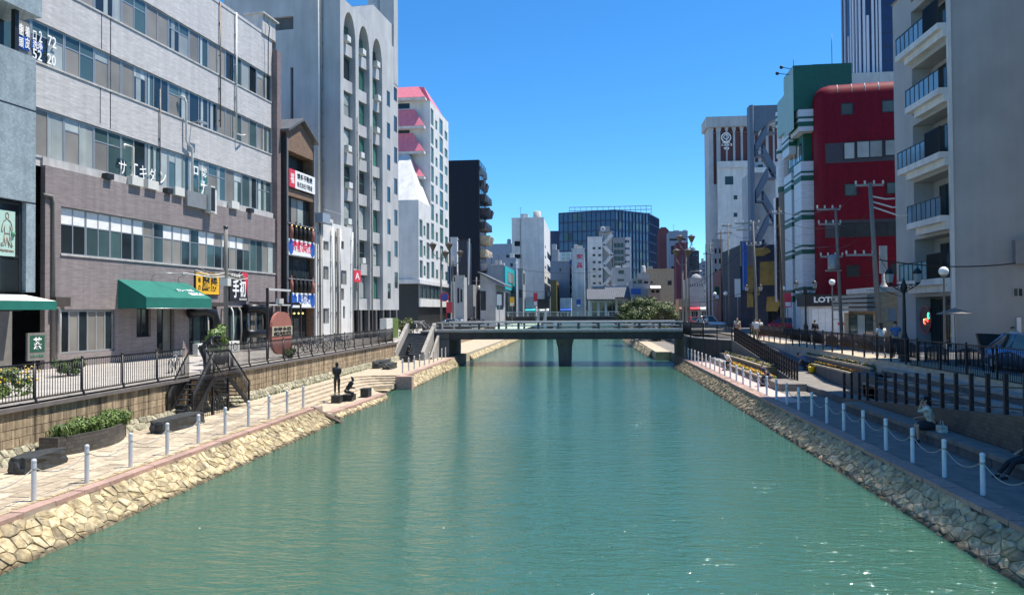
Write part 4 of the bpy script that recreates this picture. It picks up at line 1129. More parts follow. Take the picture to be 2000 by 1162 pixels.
for line in ([(.42, .93), (.52, .96), (.60, .92), (.60, .84), (.52, .81), (.43, .85), (.42, .93)], [(.45, .80), (.32, .77), (.24, .68), (.18, .54), (.26, .53), (.36, .66), (.36, .50), (.66, .50), (.67, .68), (.78, .54), (.86, .55), (.78, .70), (.70, .77), (.58, .80)],
             [(.36, .50), (.34, .42), (.38, .30), (.34, .24), (.16, .22), (.16, .26), (.30, .30), (.33, .42)], [(.66, .50), (.68, .40), (.62, .30), (.70, .24), (.80, .20), (.84, .22), (.76, .30), (.74, .42)], [(.50, .42), (.46, .30), (.42, .22)], [(.52, .42), (.58, .28), (.62, .20)]):
    b.path([L2(x, y) for x, y in line], .016, 4)
b.build('line_drawing', M['ink_brown'], tt)
b = MB(); b.ball(L2(.86, .50), .1, .1, .14, 8, 6); b.build('mitt', M['ink_green'], tt)
lettering('PRIMEMAN', F0, pa + W * .1, pa + W * .9, za + H * .09, za + H * .14, -.165, 'ink_brown', tt)
t = thing('awning', 'white and green striped shop awning of the tea shop', 'awning', F0.pt(-2, 0, 5.4))
aw = 1.1; ub = F0.U(110, 632, aw)
b = MB(); b.poly([F0.pt(-9, -1.2, 6.05), F0.pt(ub - .9, -1.2, 6.05), F0.pt(ub, aw, 5.5), F0.pt(-9, aw, 5.5)]); b.build('canvas', M['awning_white'], t)
b = MB(); b.fbox(F0, -9, ub, aw, aw + .02, 5.12, 5.5); b.poly([F0.pt(ub, aw, 5.12), F0.pt(ub, aw, 5.5), F0.pt(ub - .9, -1.2, 6.05), F0.pt(ub - .9, -1.2, 5.8)]); b.build('valance', M['sign_green'] if False else M['awning_green'], t)
t = thing('tea_sign', 'green and white tea shop sign board hanging under the striped awning', 'sign', F0.pt(-1, 0, 4))
su, sv = F0.U(54, 680, -.3), F0.U(91, 680, -.3); sz0, sz1 = F0.Z(70, 704, -.3), F0.Z(70, 650, -.3)
b = MB(); b.fbox(F0, su, sv, -.4, -.3, sz0, sz1); b.build('board', M['pole_conc'], t)
b = MB(); b.fbox(F0, su + .12, sv - .12, -.3, -.288, sz0 + .38, sz1 - .12); b.build('green_face', M['sign_green'], t)
lettering('茶', F0, su + .28, sv - .28, sz0 + .48, sz1 - .2, -.283, 'ink_white', t, .02); lettering('お茶の香泉', F0, su + .15, sv - .15, sz0 + .16, sz0 + .27, -.285, 'ink_green', t)

# ---------------------------------------------------------------- B: narrow black gabled bar building
FB = FA.off(0, .8)
t = thing('narrow_building', 'narrow black bar building with a brown brick gable and open floors', 'building', at(FB, 20))
ub0, ub1 = 17.85, 22.45; rz = FB.Z(586, 236); ez = FB.Z(560, 252)
levels = [(FB.Z(586, 375), FB.Z(586, 303)), (FB.Z(586, 441), FB.Z(586, 388)), (FB.Z(586, 545), FB.Z(586, 502)), (2.35, FB.Z(586, 602))]
b = MB(); shell(b, FB, ub0, ub1, ZL, ez - .3, 12, roof=True); b.build('side_wall', M['black_wall'], t)
b = MB(); wall(b, FB, ub0, ub1, ZL, ez - .6, [(ub0 + .15, ub1 - .15, a, c) for a, c in levels] + [(ub0 + .15, ub1 - .15, FB.Z(586, 500), FB.Z(586, 442)), (ub0 + .15, ub1 - .15, FB.Z(586, 600), FB.Z(586, 546))], rec=.9)
b.build('front_wall', M['brown_brick'], t)
um = (ub0 + ub1) / 2
b = MB(); b.prism([FB.pt(ub0, 0, ez - .6), FB.pt(ub1, 0, ez - .6), FB.pt(ub1, 0, ez), FB.pt(um, 0, rz - .15), FB.pt(ub0, 0, ez)], -FB.n * 1.2); b.build('gable', M['brown_brick'], t)
b = MB()
for a, c in ((ub0 - .25, um), (ub1 + .25, um)):
    za = ez - .25
    b.hexa([FB.pt(a, .35, za), FB.pt(c, .35, rz), FB.pt(c, -8, rz), FB.pt(a, -8, za), FB.pt(a, .35, za + .2), FB.pt(c, .35, rz + .2), FB.pt(c, -8, rz + .2), FB.pt(a, -8, za + .2)])
b.build('roof', M['roof_tile'], t)
b = MB(); b.fbox(FB, ub0 + .1, ub1 - .1, -1.1, -.9, ZL, ez - .7)
for a, c in levels[:3]: b.fbox(FB, ub0 + .1, ub1 - .1, -.9, -.02, a - .05, a)
b.build('inner_wall', M['frame_dark'], t)
window(t, FB, ub0 + .2, ub1 - .2, levels[1][0] + .02, levels[1][1] - .02, ['glass_dark', 'glass_screen', 'glass_curtain', 'glass_dark'], w=-.3, frame='frame_dark')
window(t, FB, ub0 + .2, ub1 - .2, levels[2][0] + .02, levels[2][1] - .02, ['glass_dark', 'glass_dark', 'glass_dark'], w=-.3, frame='frame_dark')
window(t, FB, ub0 + .2, ub1 - .2, 2.36, levels[3][1] - .05, ['glass_dark', 'glass_dark', 'glass_dark', 'glass_dark'], w=-.6, frame='frame_dark', name='shopfront')
b = MB()
for u in (ub0 + .05, ub1 - .05): b.fbox(FB, u - .05, u + .05, .01, .1, ZL, ez - .7)
b.build('corner_trim', M['metal_roof'], t)
def banner(label, ya, yb, words, mt):
    t = thing('bottle_banner', label, 'banner', FB.pt(20, .1, FB.Z(586, yb)))
    z0, z1 = FB.Z(586, yb), FB.Z(586, ya); zm = z0 + (z1 - z0) * .52
    b = MB(); b.fbox(FB, ub0 + .2, ub1 - .05, .05, .09, z0, zm); b.build('sheet', M['sign_white'], t)
    b = MB(); b.fbox(FB, ub0 + .2, ub1 - .05, .045, .06, zm, z1); b.build('dark_sheet', M['sign_black'], t)
    b = MB()
    for c in (ub0 + .55, ub1 - .45): b.lathe([(.0, 0), (.5, 0)], (0, 0, 0), 3) if False else b.prism([FB.pt(c + .42 * math.cos(a * .5236), .092, (z0 + zm) / 2 + .62 * math.sin(a * .5236)) for a in range(12)], FB.n * .006)
    b.build('wave_roundel', M['sign_blue'], t)
    for k in range(6):
        u = ub0 + .5 + k * .72
        b = MB(); c = FB.pt(u, .14, zm + .05); b.lathe([(.0, 0), (.17, 0), (.17, .75), (.06, 1.0), (.06, 1.3)], c, 8); b.build('bottle', M['wood_red' if k % 5 == 0 else 'ink_black'], t)
        b = MB(); b.ball(FB.pt(u, .2, z1 - .12), .05, n=8, m=6); b.build('bulb', M['bulb'], t)
    lettering(words, FB, ub0 + .75, ub1 - .7, z0 + .3, zm - .1, .1, mt, t, .035)
    b = MB(); b.fbox(FB, ub0, ub1, .02, .16, z1, z1 + .08); b.fbox(FB, ub0, ub1, .02, .12, z0 - .08, z0); b.build('hanging_rail', M['metal_roof'], t)
banner('upper bottle banner with pink seafood characters on the narrow black building', 442, 500, '海鮮浜焼', 'ink_red')
banner('lower bottle banner with blue characters above the dark doorway of the narrow building', 547, 600, '魚貝酒場', 'sign_blue')
t = thing('balcony_sign', 'white sign with a red end panel on the top balcony of the narrow building', 'sign', FB.pt(20, .1, FB.Z(586, 372)))
z0, z1 = FB.Z(586, 372), FB.Z(586, 338); ux = FB.U(573, 350)
b = MB(); b.fbox(FB, ux, ub1 - .1, .04, .16, z0, z1); b.build('board', M['sign_white'], t)
b = MB(); b.fbox(FB, ub0 + .15, ux - .01, .04, .165, z0, z1); b.build('red_panel', M['sign_red'], t)
lettering('博多不動産', FB, ux + .3, ub1 - .6, z0 + (z1 - z0) * .55, z1 - .15, .165, 'ink_black', t, .015); lettering('株式会社不動産', FB, ux + .3, ub1 - .6, z0 + .15, z0 + (z1 - z0) * .42, .165, 'ink_black', t); lettering('福', FB, ub0 + .35, ux - .2, z0 + .3, z1 - .3, .17, 'ink_white', t, .01)
for k in range(4):
    b = MB(); b.ball(FB.pt(ub0 + .9 + k * .7, -.2, FB.Z(586, 612)), .08, n=8, m=6); b.build('doorway_bulb', M['bulb'], label=f'{ORD[k]} warm bulb in the dark doorway, counted from the office block', cat='bulb', group='doorway bulbs')

# ---------------------------------------------------------------- D: small white building with pipes
FD = FA.off(0, .8)
t = thing('white_building', 'small white four-storey building striped with vertical pipes', 'building', at(FD, 26))
u0, u1 = 22.75, 30.2; zt1 = FD.Z(620, 428); zt2 = FD.Z(682, 428)
ops = [(FD.U(xa, ya), FD.U(xb, yb), FD.Z((xa + xb) / 2, yb), FD.Z((xa + xb) / 2, ya)) for xa, xb, ya, yb in ((630, 642, 471, 489), (630, 642, 520, 546), (630, 643, 602, 632), (665, 672, 471, 487), (664, 677, 528, 556), (664, 672, 563, 586), (670, 674, 598, 622))]
b = MB(); wall(b, FD, u0, u1, ZL, 12.7, ops, rec=.18); shell(b, FD, u0, u1, ZL, 12.7, 9); b.fbox(FD, u0 - .05, u0 + 3.2, -2, .1, 12.7, 13.0); b.build('white_wall', M['white_wall'], t)
for o in ops: window(t, FD, o[0] + .02, o[1] - .02, o[2] + .02, o[3] - .02, ['glass_dark', 'glass_screen'][: 2 if o[1] - o[0] > .8 else 1], w=-.08, ft=.06)
for px, r, k in ((621, .10, 'pole_conc'), (626, .05, 'pipe_white'), (646, .09, 'pipe_white'), (656, .12, 'pole_conc'), (661, .06, 'frame_alu'), (685, .05, 'frame_alu')): pipe(t, FD, FD.U(px, 520), ZL, 12.9 if px < 640 else 12.3, .2, r, k)
b = MB(); b.fbox(FD, u0 - .1, u0 + 1.3, -.6, .7, 12.4, 13.2); b.build('meter_box', M['bluegrey_wall'], t)
b = MB()
for k in range(5): b.beam(FD.pt(u0 + 1.5 + k * .8, .1, 13.0), FD.pt(u0 + 1.5 + k * .8, .1, 13.7), .04)
b.beam(FD.pt(u0 + 1.5, .1, 13.7), FD.pt(u0 + 4.7, .1, 13.7), .05); b.build('roof_rail', M['frame_alu'], t)

# ---------------------------------------------------------------- C: tall grey block with three arched bays
FC = FA
t = thing('arched_building', 'tall pale grey apartment block with three arched window bays', 'building', at(FC, 37))
c0, c1 = 29.5, 44.9; top = 34.4; base = 5.1; fh = 3.5
bays = [(FC.U(671.5, 300), FC.U(695, 300)), (FC.U(701, 300), FC.U(722.5, 300)), (FC.U(728, 300), FC.U(747, 300))]
archz = [33.6, 33.6, 33.6]
stripw = [(FC.U(756, 300), FC.U(762, 300), base + 3.5 * k + .9 + .3, base + 3.5 * k + 2.9) for k in range(7)]
edgew = [(FC.U(770, 400), FC.U(776.3, 400), base + 3.5 * k + 2.4, base + 3.5 * k + 4.2) for k in range(7)]
ops = [(a, c, base + .02, z - (c - a) / 2) for (a, c), z in zip(bays, archz)]
b = MB(); rec = .85
wall(b, FC, c0, c1, base, 30.0, ops + stripw + edgew, rec=.0)
# upper part with true arches
xs = [c0]
for a, c in bays: xs += [a, c]
def ucol(a, c, za, zb): b.poly([FC.pt(a, 0, za), FC.pt(c, 0, za), FC.pt(c, 0, zb), FC.pt(a, 0, zb)])
edges = [c0] + [v for bb in bays for v in bb] + [c1]
for k in range(0, len(edges) - 1, 2): ucol(edges[k], edges[k + 1], 30.0, top)
NA = 10
for a, c in bays:
    cx, r = (a + c) / 2, (c - a) / 2; zs = 33.6 - r * 1.9; ry = r * 1.9
    if zs > 30: 
        pass
    prev = None
    for k in range(NA + 1):
        th = math.pi - math.pi * k / NA; u = cx + r * math.cos(th); z = zs + ry * math.sin(th)
        if prev:
            b.poly([FC.pt(prev[0], 0, prev[1]), FC.pt(u, 0, z), FC.pt(u, 0, top), FC.pt(prev[0], 0, top)])
            b.poly([FC.pt(prev[0], 0, prev[1]), FC.pt(u, 0, z), FC.pt(u, -rec, z), FC.pt(prev[0], -rec, prev[1])])
        prev = (u, z)
    for u in (a, c): b.poly([FC.pt(u, 0, base), FC.pt(u, 0, zs), FC.pt(u, -rec, zs), FC.pt(u, -rec, base)])
    b.poly([FC.pt(a, -rec, base), FC.pt(c, -rec, base), FC.pt(c, -rec, 33.7), FC.pt(a, -rec, 33.7)])
FS = FC.side(c0, 90)      # wall turned to the viewer
sidef = Fr((0, 0), FC.ang + 90); sidef.P = FC.pt(c0, -12, 0)
wop = [(sidef.U(521, 45), sidef.U(573, 45), sidef.Z(545, 60), sidef.Z(545, 34)), (sidef.U(567, 180), sidef.U(573, 180), sidef.Z(570, 236), sidef.Z(570, 132))]
wall(b, sidef, 0, 12, base, 37.5, wop, rec=.35)
b.poly([FC.pt(c0, 0, base), FC.pt(c1, 0, base), FC.pt(c1, -12, base), FC.pt(c0, -12, base)])
b.poly([FC.pt(c1, 0, base), FC.pt(c1, -12, base), FC.pt(c1, -12, top), FC.pt(c1, 0, top)])
b.poly([FC.pt(c0, -12, ZL), FC.pt(c1, -12, ZL), FC.pt(c1, -12, top), FC.pt(c0, -12, top)])
b.poly([FC.pt(c0, 0, top), FC.pt(c1, 0, top), FC.pt(c1, -12, top), FC.pt(c0, -12, top)])
b.build('render_wall', M['arch_wall'], t)
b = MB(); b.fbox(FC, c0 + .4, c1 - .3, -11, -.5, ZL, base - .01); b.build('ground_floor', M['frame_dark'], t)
b = MB()
for i in range(8): b.fbox(FC, c0 + .5 + i * 2.0, c0 + .9 + i * 2.0, -.45, .0, ZL, base - .005)
b.build('column', M['dark_concrete'], t)
b = MB(); b.fbox(sidef, wop[0][0], wop[0][1], -.4, -.34, wop[0][2], wop[0][3]); b.fbox(sidef, wop[1][0], wop[1][1], -.4, -.34, wop[1][2], wop[1][3]); b.build('louvre', M['dark_concrete'], t)
for (a, c) in bays:
    for k in range(8):
        z = base + fh * k
        b = MB()
        n = 6
        for i in range(n):
            f0, f1 = i / n, (i + 1) / n; s = lambda f: .32 - .22 * math.sin(math.pi * f)
            ua_, ub_ = a + (c - a) * f0, a + (c - a) * f1
            b.hexa([FC.pt(ua_, -rec + s(f0) + .25, z + .02), FC.pt(ub_, -rec + s(f1) + .25, z + .02), FC.pt(ub_, -rec, z + .02), FC.pt(ua_, -rec, z + .02), FC.pt(ua_, -rec + s(f0) + .25, z + 1.15), FC.pt(ub_, -rec + s(f1) + .25, z + 1.15), FC.pt(ub_, -rec, z + 1.15), FC.pt(ua_, -rec, z + 1.15)])
        b.build('spandrel', M['arch_wall'], t)
        zt_ = z + 3.35
        if k == 7: zt_ = z + 2.9
        window(t, FC, a + .05, c - .05, z + 1.17, zt_, [rng.choice(['glass_green', 'glass_dark']), rng.choice(['glass_green', 'glass_dark', 'glass_curtain'])], w=-rec + .2, ft=.07, frame='frame_green', rows=2 if k % 2 else 1)
        if rng.random() < .45:
            b = MB(); uu = a + (c - a) * rng.uniform(.2, .6); b.fbox(FC, uu, uu + .8, -.45, .02, z + 1.16, z + 1.7); b.build('air_conditioner', M['ac'], t)
for o in stripw + edgew: window(t, FC, o[0], o[1], o[2], o[3], ['glass_dark'], w=-.04, ft=.06, frame='frame_alu')
for px in (625.5, 629.5): pipe(t, sidef, sidef.U(px, 200), 12, 36.5, .2, .11 if px < 628 else .07, 'pipe_white' if px < 628 else 'pole_conc')
for (a, c), d in zip(bays[:2], (.25, .25)): pipe(t, FC, c + d, ZL, 24, .1, .06, 'pole_conc')
b = MB(); b.fbox(FC, 38.0, 44.8, -6, -.2, top, 37.0); b.hexa([FC.pt(36.5, -.2, top), FC.pt(38, -.2, top), FC.pt(38, -6, top), FC.pt(36.5, -6, top), FC.pt(37.9, -.2, 36.9), FC.pt(38, -.2, 36.9), FC.pt(38, -6, 36.9), FC.pt(37.9, -6, 36.9)]); b.build('penthouse', M['arch_wall'], t)
b = MB(); b.fbox(FC, 43.6, 44.88, -1.6, .03, top - 4, 46); b.build('chimney', M['arch_wall'], t)
tk = FC.pt(FC.U(735, 30, -2.5), -2.5, 0)
b = MB(); b.lathe([(1.05, 37.6), (1.05, 38.2), (1.0, 38.3), (1.0, 39.4), (.95, 39.5), (.95, 40.6), (.7, 40.9), (0, 41.0)], tk, 14)
for a in range(4): b.tube(tk + Vector((.8 * math.cos(a * 1.57), .8 * math.sin(a * 1.57), 37.0)), tk + Vector((.8 * math.cos(a * 1.57), .8 * math.sin(a * 1.57), 37.7)), .06, 5)
for a in range(8): b.tube(tk + Vector((1.35 * math.cos(a * .785), 1.35 * math.sin(a * .785), 37.0)), tk + Vector((1.35 * math.cos(a * .785), 1.35 * math.sin(a * .785), 38.4)), .03, 4)
b.build('water_tank', M['sill'], t)
t = thing('street_banner', 'small pink and white hanging banner on the arched building', 'banner', FC.pt(33, .3, 8))
ba, bb_ = FC.U(691, 540, .3), FC.U(704, 540, .3)
b = MB(); b.fbox(FC, ba, bb_, .28, .34, FC.Z(697, 551, .3), FC.Z(697, 528, .3)); b.build('sheet', M['sign_red'], t)
b = MB(); b.tube(FC.pt(ba - .1, .31, FC.Z(697, 527, .3)), FC.pt(bb_ + .1, .31, FC.Z(697, 527, .3)), .03, 5); b.build('rod', M['frame_alu'], t)
lettering('A', FC, ba + .25, bb_ - .3, FC.Z(697, 546, .3), FC.Z(697, 533, .3), .345, 'ink_white', t)

# ---------------------------------------------------------------- E: white block with pink sloping terraces
FE = Fr((-24.3, 115), 1.4); SE = Fr((0, 0), 91.4); SE.P = Vector((-24.3, 115, 0)) - SE.u * 9.0
t = thing('pink_terrace_building', 'white apartment block with pink sloping terraces and green window columns', 'building', at(FE, 9))
uE = FE.U(876.5, 400); zT = 38.2
cols = [(842, 847.5), (851, 855), (859, 865.5), (869, 874.5)]
ops = []
for ci, (xa, xb) in enumerate(cols):
    for k in range(9):
        z = 10.2 + k * 3.05
        ua_, ub_ = FE.U(xa, 400), FE.U(xb, 400)
        ops.append((ua_, ub_, z, z + (2.6 if ci % 2 == 0 else 1.5)))
b = MB(); wall(b, FE, 0, uE, 9.6, zT, ops, rec=.2); shell(b, FE, 0, uE, 9.6, zT, 9)
b.poly([FE.pt(0, 0, 9.6), FE.pt(uE, 0, 9.6), FE.pt(uE, -9, 9.6), FE.pt(0, -9, 9.6)]); b.fbox(FE, -.3, uE, -9, .25, 9.0, 9.598)
b.build('white_wall', M['white_wall'], t)
for i, o in enumerate(ops): window(t, FE, o[0] + .02, o[1] - .02, o[2] + .02, o[3] - .02, ['glass_green'] * (3 if i < 9 or 18 <= i < 27 else 2), w=-.1, ft=.06, frame='frame_alu')
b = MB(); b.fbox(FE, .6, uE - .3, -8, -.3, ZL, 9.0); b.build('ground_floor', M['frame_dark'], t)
b = MB(); b.fbox(FE, .1, uE, -.05, .2, 5.6, 6.8); b.build('balcony_front', M['white_wall'], t)
window(t, FE, .1, uE - .1, 6.85, 8.95, ['glass_teal', 'glass_dark'] * 5, w=.0, frame='frame_alu', name='shopfront')
gz = lambda y: SE.Z(810, y)
def terrace(yt, yb, xr_t, xr_b, x0=740, mtk='pink'):
    a = SE.U(x0, 300); ut, ubm = SE.U(xr_t, yt), SE.U(xr_b, yb); zt_, zb_ = gz(yt), gz(yb); wo = 1.4
    b = MB(); b.hexa([SE.pt(a, wo, zb_), SE.pt(ubm, wo, zb_), SE.pt(ubm, wo - .3, zb_), SE.pt(a, wo - .3, zb_), SE.pt(a, .3, zt_), SE.pt(ut, .3, zt_), SE.pt(ut, .02, zt_), SE.pt(a, .02, zt_)])
    b.build('sloped_parapet', M[mtk], t)
    b = MB(); b.fbox(SE, a, ubm, .01, wo - .1, zb_ - .35, zb_ - .002); b.build('terrace_floor', M['white_wall'], t)
terrace(171, 195, 818, 834); terrace(215, 250, 810, 832); terrace(261, 299, 806, 832); terrace(315, 348, 808, 832, 806)
# lower storeys stand eight metres further forward, under a white sloping wall
SL = Fr((0, 0), 91.4); SL.P = FE.pt(-7.8, -9.0, 0); zl = SL.Z(800, 391)
ops = []
for k in range(6):
    z = 9.9 + k * 3.05
    if z + 2.7 < zl:
        ops += [(-7.3, -5.4, z, z + 2.6), (-4.8, -3.6, z + .4, z + 1.9), (-2.9, -1.0, z, z + 2.6)]
b = MB(); wall(b, FE, -7.8, -.01, 9.6, zl, ops, rec=.2, w=.02); wall(b, SL, 0, 9.0, 9.6, zl, []); b.poly([FE.pt(-7.8, 0, zl), FE.pt(0, 0, zl), FE.pt(0, -9, zl), FE.pt(-7.8, -9, zl)])
b.poly([FE.pt(-7.8, 0, 9.6), FE.pt(0, 0, 9.6), FE.pt(0, -9, 9.6), FE.pt(-7.8, -9, 9.6)]); b.fbox(FE, -8.1, -.31, -9, .25, 9.0, 9.598); b.build('lower_wall', M['white_wall'], t)
for i, o in enumerate(ops): window(t, FE, o[0] + .02, o[1] - .02, o[2] + .02, o[3] - .02, ['glass_green'] * (1 if i % 3 == 1 else 3), w=-.1, ft=.06)
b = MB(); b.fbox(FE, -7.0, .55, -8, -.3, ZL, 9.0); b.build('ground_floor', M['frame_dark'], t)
b = MB(); b.fbox(FE, -7.6, .08, -.05, .2, 5.6, 6.8); b.build('balcony_front', M['white_wall'], t)
window(t, FE, -7.6, .05, 6.85, 8.95, ['glass_teal', 'glass_dark'] * 3, w=.0, frame='frame_alu', name='shopfront')
zt2_ = gz(301)
b = MB(); b.hexa([SE.pt(0, 7.8, zl + .01), SE.pt(9.0, 7.8, zl + .01), SE.pt(9.0, .2, zl + .01), SE.pt(0, .2, zl + .01), SE.pt(0, .9, zt2_), SE.pt(SE.U(801, 300), .9, zt2_), SE.pt(SE.U(801, 300), .2, zt2_), SE.pt(0, .2, zt2_)]); b.build('sloped_wall', M['white_wall'], t)
for y in (208, 256, 306):
    b = MB(); b.fbox(SE, .3, SE.U(800, y), .001, .05, gz(y + 4), gz(y - 6)); b.build('terrace_window', M['glass_dark'], t)
b = MB(); b.hexa([FE.pt(-.05, .02, zT), FE.pt(uE, .02, zT), FE.pt(uE, -8.9, zT), FE.pt(-.05, -8.9, zT), FE.pt(.0, -1.0, zT + 2.2), FE.pt(uE, -1.0, zT + 1.2), FE.pt(uE, -8, zT + 1.2), FE.pt(0, -8, zT + 2.2)]); b.build('roof', M['pink'], t)

# ---------------------------------------------------------------- F: dark navy block with tilted box balconies
FF = Fr((-21.6, 150), 0.5); SF = Fr((0, 0), 90.5); SF.P = FF.pt(0, -9.5, 0)
t = thing('navy_building', 'dark navy apartment tower with tilted box balconies on its canal side', 'building', at(FF, 5))
b = MB(); wall(b, SF, 0, 9.5, ZL, 35.8, [], w=0); shell(b, FF, 0, 10, ZL, 35.8, 9.5, front=True); b.build('navy_wall', M['navy'], t)
for k in range(11):
    z = 4.5 + k * 2.85
    b = MB(); o = 1.5 if 1 <= k <= 8 else .5; s = .55 if k % 2 else -.25
    for q in range(2):
        u0_ = .4 + q * 4.6
        b.hexa([FF.pt(u0_ + .6, .01, z), FF.pt(u0_ + 3.6, .01, z), FF.pt(u0_ + 3.6, o, z + .2), FF.pt(u0_ + .6, o - .5, z + .2), FF.pt(u0_, .01, z + 1.5), FF.pt(u0_ + 4.1, .01, z + 1.5), FF.pt(u0_ + 4.1, o + s * .6, z + 1.6), FF.pt(u0_, o + s, z + 1.6)])
    b.build('box_balcony', M['paver_far' if k in (4, 5) else ('pale_grey' if k == 3 else 'grey_wall' if k < 3 else 'navy')], t)
    window(t, FF, .5, 9.5, z + 1.62, z + 2.8, ['glass_dark', 'glass_blue', 'glass_dark'], w=.06, frame='frame_dark')
# ================================================================== distance: buildings beyond the bridges
def FY(Y): return Fr((0, Y), 90)
rng = random.Random(9)
def block(name, label, xa, xb, xs, yt, Y, wallm, wins=(), depth=None, zb=ZL, cat='building', roofs=(), keys=('glass_dark',), sidewins=(), frame='frame_dark', parent=None, sidem=None, partname='wall', rec=.25, flat=True):
    """box building: front between photo columns xa..xb, sunlit side up to column xs; real distance Y"""
    f = FY(Y); ym = (yt + 600) / 2
    u0, u1 = f.U(xa, ym), f.U(xb, ym); z1 = f.Z((xa + xb) / 2, yt)
    if depth is None:
        depth = 10
        if xs and xs != xb: depth = max(2.0, min(40, abs(onX(xs, ym, u1 if xs > xb else u0).y - Y)))
    t = parent or thing(name, label, cat, f.pt((u0 + u1) / 2, -.1, zb))
    ops = [(f.U(a, ym), f.U(c, ym), f.Z((a + c) / 2, d), f.Z((a + c) / 2, e)) for a, c, e, d in wins]
    b = MB(); wall(b, f, u0, u1, zb, z1, ops, rec=rec)
    sf = None
    if xs and xs > xb: sf = Fr((u1, Y), 0)
    elif xs and xs < xa: sf = Fr((u0, Y + depth), 180)
    sops = []
    if sf:
        for a, c, e, d in sidewins:
            ua_, ub_ = sorted((sf.U(a, ym), sf.U(c, ym))); sops.append((ua_, ub_, sf.Z((a + c) / 2, d), sf.Z((a + c) / 2, e)))
    P = f.pt
    if sf:
        wall(b, sf, 0, depth, zb, z1, sops, rec=.2)
        oth = u0 if xs > xb else u1
        b.poly([P(oth, 0, zb), P(oth, -depth, zb), P(oth, -depth, z1), P(oth, 0, z1)])
        b.poly([P(u0, -depth, zb), P(u1, -depth, zb), P(u1, -depth, z1), P(u0, -depth, z1)])
        b.poly([P(u0, 0, z1), P(u1, 0, z1), P(u1, -depth, z1), P(u0, -depth, z1)])
    else: shell(b, f, u0, u1, zb, z1, depth)
    b.fbox(f, u0 - .1, u1 + .1, -.3, .1, z1, z1 + .25)
    b.build(partname, M[wallm], t)
    for q_ in range(rng.randint(1, 3)):       # plant on the flat roof
        if u1 - u0 < 2 or not flat: break
        uu = rng.uniform(u0 + .2, u1 - 1.0); wd_ = rng.uniform(.5, min(2.2, (u1 - u0) * .4)); w0_ = rng.uniform(.6, min(3.5, depth * .5)); hh_ = rng.uniform(.5, 1.5)
        c_ = MB(); c_.fbox(f, uu, min(u1 - .1, uu + wd_), -w0_ - .9, -w0_, z1 + .15, z1 + hh_); c_.build('roof_unit', M[rng.choice(['ac', 'pale_grey', 'metal_roof', 'sill'])], t)
        if rng.random() < .5:
            c_ = MB(); p_ = f.pt(uu, -w0_, 0); c_.tube((p_.x, p_.y, z1), (p_.x, p_.y, z1 + hh_ + 1.8), .04, 4); c_.tube((p_.x - .4, p_.y, z1 + hh_ + 1.6), (p_.x + .4, p_.y, z1 + hh_ + 1.6), .025, 4); c_.build('aerial', M['frame_dark'], t)
    for o in ops: window(t, f, o[0] + .03, o[1] - .03, o[2] + .03, o[3] - .03, [rng.choice(keys)] * (2 if o[1] - o[0] > 2.2 else 1), w=-rec * .6, ft=.08, frame=frame)
    for o in sops: window(t, sf, o[0] + .03, o[1] - .03, o[2] + .03, o[3] - .03, [rng.choice(keys)], w=-.1, ft=.08, frame=frame)
    return t, f, u0, u1, z1, depth
def grid(x0, x1, nx, y0, y1, ny, fx=.55, fy=.6):
    dx, dy = (x1 - x0) / nx, (y1 - y0) / ny
    return [(x0 + dx * (i + .5 - fx / 2), x0 + dx * (i + .5 + fx / 2), y0 + dy * (j + .5 - fy / 2), y0 + dy * (j + .5 + fy / 2)) for j in range(ny) for i in range(nx)]
def tank(t, f, xa, xb, yt, yb, w=-3, mt='sill'):
    u0, u1 = f.U(xa, yt, w), f.U(xb, yt, w); r = (u1 - u0) / 2; c = f.pt((u0 + u1) / 2, w, 0); za, zc = f.Z(xa, yb, w), f.Z(xa, yt, w)
    b = MB(); b.lathe([(r, za), (r, za + (zc - za) * .45), (r * .95, za + (zc - za) * .48), (r * .95, zc - .2), (r * .6, zc), (0, zc + .02)], c, 12); b.build('water_tank', M[mt], t)

# small houses close to the bridge
block('beige_house', 'small cream house with two tall shuttered windows beyond the bridge lamps', 889, 906, 912, 541, 108, 'beige_wall', [(893, 897, 562, 592), (899, 903, 565, 590)], keys=('glass_dark',))
block('stepped_building', 'narrow white stepped building squeezed before the navy tower', 880, 893, None, 466, 140, 'white_wall', [(881, 892, 520, 550)], depth=6)
t, f, u0, u1, z1, d = block('dark_annex', 'dark shed-like annex with a pale slanted corner column beside the navy tower', 895, 912, 925, 471, 128, 'navy', depth=5)
b = MB(); b.hexa([f.pt(f.U(911, 560), .01, ZL), f.pt(f.U(913, 560), .01, ZL), f.pt(f.U(913, 560), -.6, ZL), f.pt(f.U(911, 560), -.6, ZL), f.pt(f.U(915, 466), .05, f.Z(915, 466)), f.pt(f.U(917, 466), .05, f.Z(915, 466)), f.pt(f.U(917, 466), -.6, f.Z(915, 466)), f.pt(f.U(915, 466), -.6, f.Z(915, 466))]); b.build('corner_column', M['sill'], t)
b = MB(); b.fbox(f, f.U(912.3, 560), f.U(924, 560), -4, .1, ZL, f.Z(918, 556)); b.build('grey_bay', M['grey_wall'], t)
